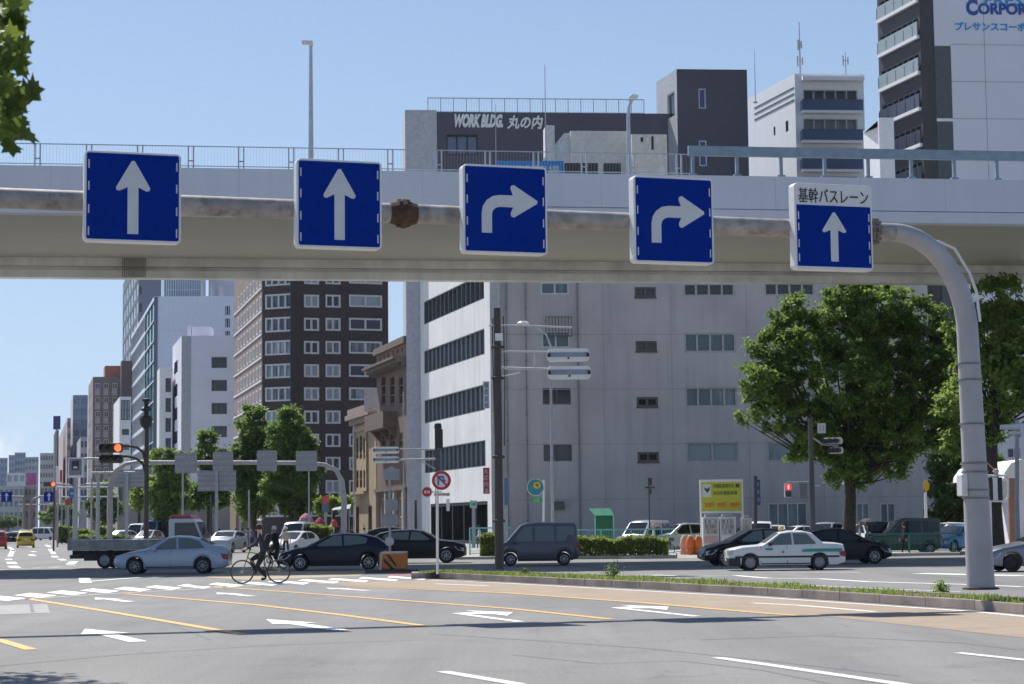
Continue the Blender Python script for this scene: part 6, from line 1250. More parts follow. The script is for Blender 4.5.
    for s in (-1, 1):
        b = MB(); w0, w1 = width(.05), width(.42); zh = lerp_prof(belt, .3) - .17
        if lights == 'square': b.add([(-.012 - L / 2, s * (w0 - .4), zh - .08), (-.012 - L / 2, s * (w0 - .4), zh + .1), (-.012 - L / 2, s * (w0 + .0), zh + .1), (-.012 - L / 2, s * (w0 + .0), zh - .08), (.22 - L / 2, s * (width(.22) + .012), zh + .1), (.22 - L / 2, s * (width(.22) + .012), zh - .08)], [(0, 1, 2, 3), (3, 2, 4, 5)])
        else: b.add([(.0 - L / 2 - .01, s * (w0 - .3), zh - .1), (.02 - L / 2 - .01, s * (w0 - .28), zh + .03), (.05 - L / 2, s * (w0 + .01), zh + .06), (.03 - L / 2, s * (w0 + .01), zh - .1), (.5 - L / 2, s * (width(.5) + .012), zh + .13), (.3 - L / 2, s * (width(.3) + .012), zh - .05)], [(0, 1, 2, 3), (3, 2, 4, 5)])
        b.build('headlight', LENS, t)
        b = MB(); xr = L - .02; wr_ = width(xr); zt_ = lerp_prof(belt, L - .3) - .06
        b.add([(L / 2 + .012, s * (wr_ - .25), zt_ - .18), (L / 2 + .012, s * (wr_ - .25), zt_ - .0), (L / 2 + .012, s * (wr_ + .01), zt_ - .0), (L / 2 + .012, s * (wr_ + .01), zt_ - .22), (L / 2 - .28, s * (width(L - .28) + .012), zt_ + .01), (L / 2 - .2, s * (width(L - .2) + .012), zt_ - .2)], [(0, 1, 2, 3), (3, 2, 4, 5)]); b.build('taillight', TAIL, t)
    b = MB(); zg0 = cl + .16; b.box(-L / 2 - .015, -L / 2 + .05, -hw * .6, hw * .6, zg0, zg0 + .16); b.build('grille', BLACK, t)
    b = MB(); b.box(-L / 2 - .03, -L / 2 - .016, -.17, .17, zg0 + .03, zg0 + .14); b.build('licence_plate', SIGNW, t); b = MB(); b.box(L / 2 + .004, L / 2 + .016, -.17, .17, .75, .9); b.build('licence_plate', SIGNW, t)
    b = MB(); dk = MATS['door_gap']
    dx = sorted({round(p[0], 2) for w in side_win for p in w}); xa, xb = wx[0] + wr * 1.3, wx[1] - wr * 1.0; mid_ = (side_win[0][-1][0] + side_win[0][0][0]) / 2
    doors = [xa, (xa + xb) / 2 + .05, xb] if extra is None else extra
    for x in doors:
        for s in (-1, 1):
            bz = lerp_prof(belt, x); w = width(x); vs = [(x - .008 - L / 2, s * (w + .002), cl + .1), (x + .008 - L / 2, s * (w + .002), cl + .1), (x + .008 - L / 2, s * (w - .02), bz), (x - .008 - L / 2, s * (w - .02), bz)]; b.face(vs)
    for s in (-1, 1): b.box(xa - L / 2, xb - L / 2, s * (hw + .003) - .006, s * (hw + .003) + .006, cl + .06, cl + .1)
    b.build('door_gap', dk, t); b = MB()
    for x in doors[1:]:
        for s in (-1, 1): bz = lerp_prof(belt, x); b.box(x - .26 - L / 2, x - .08 - L / 2, s * (hw + .0) - .015, s * (hw + .0) + .02, bz - .13, bz - .1)
    b.build('door_handle', paint, t)
    if mirror:
        xm = min(p[0] for p in side_win[0]) + .1
        for s in (-1, 1): bz = lerp_prof(belt, xm); b = MB(); b.box(xm - .09 - L / 2, xm + .05 - L / 2, s * (hw + .08) - .09, s * (hw + .08) + .09, bz + .0, bz + .13); b.build('mirror', paint if trim is None else BLACK, t, bevel=.02)
    if trim:
        b = MB()
        for s in (-1, 1): b.box(.0, L - .02, s * (hw + .003) - .012, s * (hw + .003) + .012, trim[0], trim[1], T(-L / 2 + .25, 0, 0) @ Matrix.Diagonal(((L - .5) / L, 1, 1, 1)))
        b.build('side_trim', BLACK, t)
    return t
mat('door_gap', (.01, .01, .012), .6)
def paint(name, col, metal=.0, rough=.3):
    dk = max(col) < .05
    return mat(name, col, rough, metal, var=.03, coat=.1 if dk else .35, spec=.3 if dk else .5)
def sedan_p(L=4.4, h=1.46): s = L / 4.4; return dict(L=L, top=[(0, .6), (.06 * s, .7), (.5 * s, .84), (1.15 * s, .96), (1.3 * s, 1.0), (2.0 * s, h - .05), (2.4 * s, h), (2.9 * s, h - .02), (3.25 * s, h - .1), (3.85 * s, 1.1), (4.2 * s, 1.07), (4.34 * s, .98), (L, .75)],
        belt=[(0, .58), (.5 * s, .78), (1.2 * s, .9), (3.6 * s, .98), (L, .72)], wx=(.82 * s, 3.42 * s), wr=.31, side_win=[[(1.5 * s, .94), (2.12 * s, h - .1), (2.38 * s, h - .07), (2.42 * s, .96)][::-1], [(2.5 * s, .96), (2.47 * s, h - .07), (2.95 * s, h - .1), (3.3 * s, h - .22), (3.5 * s, .99)][::-1]], shield=(1.32 * s, 1.96 * s), rear=(3.3 * s, 3.8 * s))
def hatch_p(L=4.1, h=1.5): s = L / 4.1; return dict(L=L, top=[(0, .62), (.08 * s, .74), (.6 * s, .9), (1.0 * s, .98), (1.9 * s, h - .06), (2.4 * s, h), (3.1 * s, h - .04), (3.6 * s, h - .17), (3.95 * s, 1.05), (4.05 * s, .9), (L, .7)],
        belt=[(0, .6), (.6 * s, .84), (1.2 * s, .93), (3.3 * s, 1.06), (L, .8)], wx=(.78 * s, 3.3 * s), wr=.32, side_win=[[(1.3 * s, .98), (1.98 * s, h - .11), (2.3 * s, h - .08), (2.32 * s, 1.0)][::-1], [(2.4 * s, 1.0), (2.38 * s, h - .08), (2.95 * s, h - .11), (3.25 * s, h - .22), (3.2 * s, 1.08)][::-1]], shield=(1.05 * s, 1.86 * s), rear=(3.62 * s, 3.93 * s))
def suv_p(L=4.6, h=1.66): s = L / 4.6; return dict(L=L, top=[(0, .7), (.06 * s, .88), (.5 * s, 1.02), (1.2 * s, 1.1), (1.9 * s, h - .08), (2.4 * s, h), (3.3 * s, h - .03), (3.9 * s, h - .16), (4.4 * s, 1.15), (4.55 * s, 1.0), (L, .7)],
        belt=[(0, .68), (.5 * s, .92), (1.2 * s, 1.03), (3.9 * s, 1.15), (L, .9)], wx=(.85 * s, 3.6 * s), wr=.36, side_win=[[(1.5 * s, 1.08), (2.05 * s, h - .13), (2.45 * s, h - .1), (2.5 * s, 1.1)][::-1], [(2.58 * s, 1.1), (2.53 * s, h - .1), (3.3 * s, h - .14), (3.7 * s, h - .25), (3.75 * s, 1.18)][::-1]], shield=(1.25 * s, 1.86 * s), rear=(3.92 * s, 4.36 * s), cl=.22)
def box_p(L=3.4, h=1.86, hood=.45): s = L / 3.4; return dict(L=L, top=[(0, .75), (.04 * s, .92), (hood * s, 1.05), ((hood + .6) * s, h - .12), ((hood + .85) * s, h - .03), (1.8 * s, h), (3.2 * s, h - .03), (3.34 * s, h - .15), (L, .8)],
        belt=[(0, .72), (hood * s, .98), (1.0 * s, 1.0), (3.3 * s, 1.03), (L, .8)], wx=(.6 * s, 2.8 * s), wr=.28, side_win=[[((hood + .25) * s, 1.04), ((hood + .72) * s, h - .2), (1.5 * s, h - .17), (1.5 * s, 1.04)][::-1], [(1.62 * s, 1.04), (1.62 * s, h - .17), (2.4 * s, h - .18), (2.4 * s, 1.05)][::-1], [(2.5 * s, 1.05), (2.5 * s, h - .18), (3.2 * s, h - .2), (3.26 * s, 1.06)][::-1]], shield=((hood + .03) * s, (hood + .58) * s), rear=None, cl=.2, tumble=.12, nose=.2)
def place(px, py, D=None): return G(px, py) if D is None else GD(px, D)
NAVY = paint('navy_paint', (.006, .009, .03)); BLK = paint('black_paint', (.008, .008, .01)); SBL = paint('ice_blue_paint', (.36, .42, .52), .3); WPT = paint('white_paint', (.72, .72, .72)); SLV = paint('silver_paint', (.42, .44, .47), .5); GRV = paint('slate_violet_paint', (.07, .07, .1), .4)
car('car', 'pale blue silver sedan turning left in front of the flatbed truck', 'car', place(173.5, 573.5), R(2), Wd=1.7, paint=SBL, gl=GLS, rim=mat('hub_cap', (.3, .31, .33), .4, .5), **sedan_p(4.45, 1.47))
car('car', 'dark navy hatchback with bright headlight behind the cyclist', 'car', place(335.5, 570.2), R(3), Wd=1.78, paint=NAVY, gl=GLS, **hatch_p(4.5, 1.5))
car('car', 'black SUV heading right, partly behind the orange block', 'car', place(416, 563), R(180 - 2), Wd=1.84, paint=BLK, gl=GLS, **suv_p(4.75, 1.6))
car('van', 'boxy dark grey violet mini van stopped behind the dark utility pole', 'van', place(537, 565.5), R(1), Wd=1.48, paint=GRV, gl=GLS, **box_p(3.55, 1.87))
tx = car('taxi', 'white taxi sedan with teal green stripe over the rear door', 'taxi', place(784.5, 570), R(1), Wd=1.7, paint=WPT, gl=GLS, rim=mat('hub_cap_white', (.3, .3, .31), .5), plain=True, lights='square', trim=(.5, .57), L=4.65,
   top=[(0, .58), (.04, .84), (.6, .95), (1.3, 1.0), (1.42, 1.04), (2.05, 1.47), (2.4, 1.53), (3.0, 1.53), (3.35, 1.45), (3.75, 1.08), (4.3, 1.05), (4.6, 1.0), (4.65, .7)], belt=[(0, .56), (.3, .86), (1.4, .96), (3.7, 1.0), (4.65, .7)], wx=(.85, 3.6), wr=.32,
   side_win=[[(1.55, .99), (2.1, 1.42), (2.5, 1.45), (2.52, 1.0)][::-1], [(2.6, 1.0), (2.58, 1.45), (3.12, 1.43), (3.45, 1.1), (3.45, 1.02)][::-1]], shield=(1.45, 2.02), rear=(3.38, 3.72), tumble=.36)
b = MB(); y = -.86; b.plate([(2.9 - 2.325, .72), (4.5 - 2.325, .72), (4.5 - 2.325, .84), (3.2 - 2.325, .84), (2.9 - 2.325, .8)], y - .012, y - .004); b.plate([(1.45 - 2.325, .8), (1.75 - 2.325, .8), (1.75 - 2.325, .87), (1.45 - 2.325, .87)], y - .012, y - .004); b.plate([(2.1 - 2.325, .68), (2.2 - 2.325, .68), (2.15 - 2.325, .8)], y - .012, y - .004); b.build('teal_stripe', mat('teal_stripe', (.02, .3, .24), .4), tx)
b = MB(); b.prism([(-2.345, -.8), (-2.25, -.85), (-1.86, -.865), (-1.86, .865), (-2.25, .85), (-2.345, .8)], .2, .5); b.build('front_bumper', BLACK, tx, bevel=.03)
b = MB(); b.lathe([(.12, 0), (.13, .1), (.09, .16), (0, .17)], 12, T(-.1, 0, 1.55)); b.build('roof_lamp', mat('amber_lamp', (.6, .45, .2), .4), tx); tx.scale = (.925, .95, .94)
b = MB(); b.box(.4, .75, .0, .02, .6, .9); 
car('car', 'black compact car just left of and behind the taxi', 'car', place(752, 565.3), R(8), Wd=1.75, paint=BLK, gl=GLS, **hatch_p(4.3, 1.52))
car('car', 'black hatchback behind the taxi tail with a red tail light', 'car', place(841, 564), R(180 + 4), Wd=1.76, paint=BLK, gl=GLC, rim=RIMM, **hatch_p(3.95, 1.5))
car('car', 'grey silver coupe entering at the right edge', 'car', place(1047, 571), R(3), Wd=1.8, paint=paint('grey_paint', (.2, .22, .26), .5), rim=BLACK, **sedan_p(4.6, 1.36))
car('van', 'dark green boxy wagon parked behind the green railing', 'van', GD(903, 107), R(2), Wd=1.7, paint=paint('bottle_green', (.035, .075, .06), .1), **box_p(3.9, 1.9, .85))
car('car', 'bright blue small car parked right of the green wagon', 'car', GD(956, 112), R(40), Wd=1.7, paint=paint('bright_blue', (.06, .2, .42), .3), **hatch_p(3.9, 1.5))
car('car', 'white car parked behind the bright blue one', 'car', GD(948, 121), R(20), Wd=1.75, paint=WPT, **suv_p(4.5, 1.62))
PK = 'cars parked in the lot before the grey wall'
car('van', 'silver grey boxy van parked behind the turquoise fence', 'van', GD(644, 124), R(55), Wd=1.7, paint=SLV, group=PK, **box_p(4.2, 1.95, .7))
car('van', 'dark wagon with a pale roof line parked beside the silver grey van', 'van', GD(684, 124), R(12), Wd=1.75, paint=SLV, group=PK, **suv_p(4.6, 1.75))
for px, D, a, pt, pr, lab in ((812, 127, 85, BLK, hatch_p(4.2, 1.6), 'black car parked between the white sedan and the silver wagon'), (854, 126, 80, WPT, hatch_p(4.1, 1.55), 'white car nosed in beside the big tree trunk'), (899, 128, 80, BLK, suv_p(4.6, 1.75), 'black car parked just behind the green wagon roof'), (760, 126, 82, WPT, box_p(3.5, 1.8), 'white boxy van parked right of the vending machines'), (775, 128, 80, WPT, hatch_p(4.2, 1.55), 'white car parked behind the black car, left of the taxi roof'), (796, 127, 20, WPT, sedan_p(4.4, 1.5), 'white sedan parked behind the taxi roof'), (826, 131, 60, SLV, suv_p(4.5, 1.7), 'silver wagon parked beside the big tree trunk'), (868, 130, 15, BLK, suv_p(4.7, 1.75), 'black wagon parked right of the big tree trunk'), (880, 136, 85, SLV, hatch_p(4.1, 1.5), 'silver hatchback in the rear parking row'), (917, 132, 10, SLV, sedan_p(4.6, 1.5), 'silver sedan parked behind the dark green wagon'), (936, 129, 75, WPT, hatch_p(4.2, 1.58), 'white hatchback in the rear row near the evergreen'), (745, 134, 15, BLK, hatch_p(4.2, 1.5), 'dark car parked behind the vending machines'), (1000, 135, 15, SLV, sedan_p(4.4, 1.5), 'silver sedan parked behind the gantry post')):
    car('car', lab, 'car', GD(px, D), R(a), Wd=1.72, paint=pt, group=PK, **pr)
# avenue traffic
AV = 'traffic on the far avenue'; h90 = R(-90 - 14); f90 = R(90 - 14)
car('car', 'yellow hatchback seen from behind driving off down the avenue', 'car', GD(25.5, 196), R(-90 + 14), Wd=1.72, paint=paint('yellow_paint', (.6, .45, .03)), group=AV, **hatch_p(3.8, 1.65))
car('car', 'red car cut by the left edge of the picture', 'car', GD(-3, 185), R(-90 + 14), Wd=1.8, paint=paint('red_paint', (.4, .02, .02)), group=AV, **suv_p(4.4, 1.7))
car('car', 'dark car ahead of the red one on the avenue', 'car', GD(11, 255), R(-90 + 14), Wd=1.75, paint=NAVY, group=AV, **hatch_p(4.1, 1.5)); car('car', 'dark tall wagon ahead of the yellow hatchback', 'car', GD(25, 250), R(-90 + 14), Wd=1.8, paint=BLK, group=AV, **suv_p(4.5, 1.8))
car('van', 'white passenger van crossing beyond the yellow hatchback', 'van', GD(45.5, 320), R(160), Wd=1.7, paint=WPT, group=AV, **box_p(4.3, 2.05, .3))
car('car', 'silver wagon facing us between the truck cab and the cyclist', 'car', GD(227.5, 142), R(90 - 10), Wd=1.8, paint=SLV, group=AV, **suv_p(4.5, 1.55))
car('car', 'white hatchback facing us behind the cyclist', 'car', GD(294, 125), R(90 - 22), Wd=1.75, paint=WPT, group=AV, **hatch_p(4.2, 1.5)); car('van', 'silver tall van facing us behind the white hatchback', 'van', GD(297, 150), R(90 - 12), Wd=1.8, paint=SLV, group=AV, **box_p(4.6, 2.15, .6))
car('car', 'white car facing us behind the truck bed, left of the dark pole', 'car', GD(122, 190), R(90 - 13), Wd=1.75, paint=WPT, group=AV, **suv_p(4.4, 1.6)); car('car', 'white car behind the truck bed right of the dark pole', 'car', GD(148, 185), R(90 - 13), Wd=1.75, paint=SLV, group=AV, **hatch_p(4.3, 1.6))
car('truck', 'blue cabbed truck with white roof facing us down the avenue', 'truck', GD(156, 215), R(90 - 13), Wd=2.0, paint=paint('truck_blue', (.1, .22, .42)), group=AV, **box_p(5.5, 2.6, .25)); car('van', 'white and blue van facing us behind the dark signal pole', 'van', GD(140, 225), R(90 - 13), Wd=1.9, paint=WPT, group=AV, **box_p(5, 2.3, .3))
car('car', 'dark hatchback half hidden behind the black SUV', 'car', GD(398, 118), R(180), Wd=1.8, paint=BLK, group=AV, **hatch_p(4.3, 1.7))
for px, D, a, pt, pr, lab in ((16, 330, -76, SLV, hatch_p(4.1, 1.5), 'far silver hatchback beyond the dark car on the avenue'), (32, 400, -76, WPT, suv_p(4.4, 1.7), 'far white car beyond the yellow hatchback'), (22, 470, -76, BLK, suv_p(4.4, 1.7), 'farthest dark car on the avenue'), (66, 380, 104, WPT, box_p(4.4, 2.1, .3), 'far white van beyond the hedge blocks'), (74, 330, 104, NAVY, sedan_p(4.5, 1.5), 'far navy car beyond the hedge blocks'), (113, 260, 77, SLV, hatch_p(4.2, 1.5), 'silver car queueing far behind the arched post'), (166, 240, 77, BLK, suv_p(4.5, 1.7), 'dark car queueing beyond the truck cab'), (190, 205, 77, SLV, sedan_p(4.4, 1.5), 'silver sedan queueing behind the truck cab'), (247, 215, 77, WPT, hatch_p(4.2, 1.5), 'white car queueing under the dark street trees')):
    car('car', lab, 'car', GD(px, D), R(a), Wd=1.74, paint=pt, group=AV, detail=False, **pr)
# flatbed truck
tr_ = thing('flatbed_truck', 'small flatbed truck with white cab, red roof and empty grey bed', 'truck', GD(137, 91), R(-4)); q = 91 / FPX
u = lambda px: (px - 137) * q
BEDM = mat('bed_grey', (.36, .36, .35), .6, .2, var=.15, dirt=(.2, .18, .16)); W2 = .85
b = MB(); zb0, zb1 = .92, 1.28; b.box(u(72), u(171), -W2, W2, zb0 - .1, zb0); b.box(u(72), u(171), -W2, -W2 + .05, zb0 + .002, zb1); b.box(u(72), u(171), W2 - .05, W2, zb0 + .002, zb1); b.box(u(72), u(72) + .06, -W2 + .052, W2 - .052, zb0 + .002, zb1); b.build('bed', BEDM, tr_, bevel=.01)
b = MB()
for px in (72, 94, 118, 143, 168): b.box(u(px), u(px) + .06, -W2 - .03, -W2 - .003, zb0 - .08, zb1 + .02)
b.box(u(72), u(171), -W2 - .035, -W2 - .003, zb1 + .021, zb1 + .06); b.build('bed_rib', BEDM, tr_)
b = MB(); b.tube([(u(72.5), -W2 + .1, zb0), (u(73), -W2 + .1, 2.4)], .03, 6); b.tube([(u(71.5), W2 - .1, zb0), (u(74), W2 - .1, 2.4)], .03, 6); b.build('stake', BEDM, tr_)
b = MB(); b.box(u(74), u(200), -.4, -.3, .6, .8); b.box(u(74), u(200), .3, .4, .6, .8); b.box(u(74), u(86), -.8, .8, .45, .62); b.box(u(88), u(100), -.75, -.2, .35, .62); b.tube([(u(118), -.6, .5), (u(135), -.6, .5)], .2, 10); b.build('chassis', BLACK, tr_)
for px in (109, 192):
    for s in (-1, 1): wheel(tr_, u(px), s * .72, .36, .2, s, rim=mat('hub_cap', (.3, .31, .33), .4, .5), plain=True)
b = MB(); c0, c1 = u(173), u(208); cy = .82
prof = [(c0, .55), (c1 - .05, .55), (c1, .9), (c1 - .02, 1.3), (c1 - .35, 2.05), (c1 - .55, 2.2), (c0 + .05, 2.2), (c0, 2.1)]
b.plate(prof, -cy, cy); b.build('cab', WPT, tr_, bevel=.04)
b = MB(); b.plate([(c0 - .02, 2.203), (c1 - .5, 2.203), (c1 - .62, 2.34), (c0 + .1, 2.36)], -cy + .02, cy - .02); b.build('roof', paint('truck_red', (.5, .03, .04)), tr_, bevel=.04)
b = MB(); b.plate([(c0 + .28, 1.35), (c1 - .14, 1.35), (c1 - .42, 2.02), (c0 + .28, 2.02)], -cy - .012, -cy - .004); b.build('side_window', GLC, tr_); b = MB(); b.plate([(c0 + .28, 1.35), (c1 - .14, 1.35), (c1 - .42, 2.02), (c0 + .28, 2.02)], cy + .004, cy + .012); b.build('side_window', GLC, tr_)
b = MB(); b.add([(c1 + .0, -cy + .1, 1.32), (c1 + .0, cy - .1, 1.32), (c1 - .32, cy - .14, 2.05), (c1 - .32, -cy + .14, 2.05)], [(0, 1, 2, 3)]); b.build('windscreen', GLC, tr_); b = MB(); b.box(c0 - .01, c0 - .003, -.6, .6, 1.5, 2.0); b.build('rear_window', GLC, tr_)
b = MB(); b.box(c1 + .02, c1 + .1, -cy - .25, -cy - .1, 1.45, 1.8); b.build('mirror', BLACK, tr_)
b = MB(); b.box(c0 - .02, c1 + .02, -cy - .01, cy + .01, .4, .545); b.build('step_panel', BLACK, tr_)
# orange water filled barriers
OB = mat('orange_plastic', (.7, .17, .03), .5, var=.08)
for k, (px, D, lab) in enumerate(((684.5, 112, 'orange barrel barrier with white top, leftmost of three and palest'), (690.5, 111, 'orange barrel barrier, middle of the three by the vending machines'), (698.5, 111, 'orange barrel barrier, rightmost of the three, against the dark car'))):
    t = thing('barrier', lab, 'barrier', GD(px, D), 0, 'orange barriers by the vending machines'); b = MB(); b.lathe([(.2, 0), (.24, .05), (.25, .3), (.22, .34), (.25, .38), (.25, .65), (.22, .85), (.12, .97)], 16, Matrix.Diagonal((.95, 1, 1.05, 1))); b.build('body', OB if k else mat('faded_orange', (.6, .35, .28), .6), t, smooth=True); b = MB(); b.lathe([(.125, 1.0), (.13, 1.04), (.11, 1.08), (0, 1.09)], 12); b.build('cap', WHITEP, t)
# ================================================================ PEOPLE AND BICYCLES
SKIN = mat('skin', (.5, .3, .22), .6, var=.03)
def skinned(name, verts, edges, mats, pick, parent=None, loc=None, rz=0, sub=2):
    """verts: (x, y, z, rx, ry); pelvis is vertex 0; pick(co) gives the material index of a face centre"""
    me = bpy.data.meshes.new(name + '_cage'); me.from_pydata([v[:3] for v in verts], edges, []); o = bpy.data.objects.new(name + '_cage', me); C.objects.link(o)
    m = o.modifiers.new('skin', 'SKIN'); m.use_smooth_shade = True; m.branch_smoothing = .6
    for i, v in enumerate(verts): d = me.skin_vertices[0].data[i]; d.radius = (v[3], v[4] if len(v) > 4 else v[3]); d.use_root = (i == 0)
    s = o.modifiers.new('sub', 'SUBSURF'); s.levels = s.render_levels = sub
    bpy.context.view_layer.update(); m2 = bpy.data.meshes.new_from_object(o.evaluated_get(bpy.context.evaluated_depsgraph_get())); bpy.data.objects.remove(o)
    m2.materials.clear()
    for x in mats: m2.materials.append(x)
    for p in m2.polygons: p.material_index = pick(p.center); p.use_smooth = True
    m2.name = name; o = bpy.data.objects.new(name, m2); C.objects.link(o)
    if parent: o.parent = parent
    if loc: o.location = loc; o.rotation_euler = (0, 0, rz)
    return o
def cloth(n_, c): return mat(n_, c, .85, var=.1, scale=8)
def person(label, loc, rz, shirt, trouser, hat=None, hair=(.02, .015, .012), h=1.66, pose='walk', group=None, bag=None):
    """standing, walking or riding figure facing -x locally"""
    t = thing('person', label, 'person', loc, rz, group); s = h / 1.7
    if pose == 'ride':
        J = [(0.02, 0, .98, .15, .13), (-.02, 0, 1.2, .13, .15), (-.07, 0, 1.43, .12, .18), (-.1, 0, 1.53, .05, .05), (-.12, 0, 1.6, .05, .05), (-.14, 0, 1.68, .09, .08), (-.15, 0, 1.76, .085, .075),
             (-.07, .18, 1.45, .065, .065), (-.27, .25, 1.22, .05, .05), (-.52, .24, 1.08, .035, .035), (-.59, .24, 1.06, .035, .04), (-.07, -.18, 1.45, .065, .065), (-.27, -.25, 1.22, .05, .05), (-.52, -.24, 1.08, .035, .035), (-.59, -.24, 1.06, .035, .04),
             (.02, .1, .93, .11, .11), (-.36, .12, .74, .08, .08), (-.2, .12, .38, .045, .045), (-.22, .12, .32, .04, .04), (-.36, .12, .27, .03, .04),
             (.02, -.1, .93, .11, .11), (-.2, -.12, .52, .08, .08), (.08, -.12, .22, .045, .045), (.06, -.12, .15, .04, .04), (-.08, -.12, .11, .03, .04)]
    else:
        a = .16 if pose == 'walk' else .02
        J = [(0, 0, .95, .14, .13), (0, 0, 1.15, .11, .15), (-.01, 0, 1.38, .11, .18), (-.01, 0, 1.47, .05, .05), (-.02, 0, 1.54, .05, .05), (-.03, 0, 1.60, .09, .075), (-.04, 0, 1.67, .085, .075),
             (-.01, .19, 1.39, .055, .055), (.04, .24, 1.13, .042, .042), (-.06 - a * .6, .24, .9, .032, .032), (-.09 - a * .6, .24, .83, .03, .04), (-.01, -.19, 1.39, .055, .055), (.02, -.24, 1.13, .042, .042), (-.06 + a * .6, -.25, .9, .032, .032), (-.07 + a * .6, -.25, .83, .03, .04),
             (0, .09, .9, .095, .095), (-a * .7, .1, .5, .062, .062), (-a * .6, .1, .12, .042, .042), (-a * .6, .1, .07, .04, .04), (-a * .6 - .14, .1, .035, .03, .04),
             (0, -.09, .9, .095, .095), (a * .2, -.1, .5, .062, .062), (a * 1.5, -.1, .13, .042, .042), (a * 1.5, -.1, .07, .04, .04), (a * 1.5 - .14, -.1, .035, .03, .04)]
    E = [(0, 1), (1, 2), (2, 3), (3, 4), (4, 5), (5, 6), (2, 7), (7, 8), (8, 9), (9, 10), (2, 11), (11, 12), (12, 13), (13, 14), (0, 15), (15, 16), (16, 17), (17, 18), (18, 19), (0, 20), (20, 21), (21, 22), (22, 23), (23, 24)]
    J = [(a_ * s, b_ * s, c_ * s, r1 * s, r2 * s) for a_, b_, c_, r1, r2 in J]; hz = J[3][2]; hipz = J[0][2]; head = Vector(J[5][:3])
    wr_ = [Vector(J[10][:3]), Vector(J[14][:3])]; feet = .1 * s if pose != 'ride' else 0
    def pick(c):
        if c.z > hz or min((c - w).length for w in wr_) < .09: return 0
        if c.z < .09 * s or (pose == 'ride' and ((c - Vector(J[19][:3])).length < .13 or (c - Vector(J[24][:3])).length < .13)): return 3
        if pose == 'ride': return 2 if (c.z < hipz + .02) and not (c.x < -.25 and c.z > .95) else 1
        return 1 if (c.z > hipz - .02 * s or abs(c.y) > .17 * s) else 2
    skinned('body', J, E, [SKIN, shirt, trouser, BLACK], pick, t)
    b = MB(); hp_ = Matrix.Translation(head + Vector((.012, 0, .045))) @ Matrix.Diagonal((s, s, s, 1))
    b.lathe([(.098, -.05), (.106, 0), (.1, .05), (.07, .1), (0, .12)] , 14, hp_)
    if hat and hat[0] == 'brim': b.lathe([(.1, .015), (.2, -.0), (.2, .01), (.1, .03)], 16, hp_)
    if hat and hat[0] == 'cap': b.prism([(-.2, -.06), (-.09, -.08), (-.09, .08), (-.2, .06)], .0, .02, hp_)
    b.build('hat' if hat else 'hair', mat('hat_' + str(hat[2]), hat[1], .7) if hat else mat('hair_dark', hair, .6), t, smooth=True)
    # fingers: short separate digits at each hand
    b = MB()
    for w in wr_:
        for k in range(4): y = w.y + (-.03 + .02 * k); b.tube([(w.x - .01, y, w.z - .02), (w.x - .035, y, w.z - .06), (w.x - .02, y, w.z - .09)] if pose != 'ride' else [(w.x - .01, y, w.z + .01), (w.x - .06, y, w.z), (w.x - .065, y, w.z - .04)], [.01, .009, .007], 5)
        b.tube([(w.x, w.y - .03, w.z), (w.x - .04, w.y - .045, w.z - .03)], [.011, .008], 5)
    b.build('fingers', SKIN, t)
    b = MB()
    for sy in (-1, 1): b.lathe([(.0, .012), (.012, 0)], 8, T(head.x - .098 * s, sy * .032, head.z + .0) @ RY(R(-90))); 
    b.build('eyes', BLACK, t); b = MB(); b.add([(head.x - .09 * s, -.014, head.z - .01), (head.x - .09 * s, .014, head.z - .01), (head.x - .125 * s, 0, head.z - .03), (head.x - .09 * s, 0, head.z + .015), (head.x - .09 * s, 0, head.z - .045)], [(0, 2, 3), (2, 1, 3), (0, 4, 2), (4, 1, 2)])
    b.box(head.x - .1 * s, head.x - .09 * s, -.022, .022, head.z - .062, head.z - .054); b.build('nose_and_mouth', SKIN, t)
    if bag:
        bm = MB(); c = Vector(J[2][:3]); bm.plate(rrect(.2, .46, .08), -.15, .15, T(c.x + .2, 0, c.z - .12) @ RY(R(18 if pose == 'ride' else 0))); o = bm.build('backpack', mat('backpack_black', bag, .8), None, bevel=.04)
        o.matrix_world = T(*loc) @ RZ(rz); tag(o, 'dark backpack on the back of ' + label.split(',')[0], 'backpack')
    return t
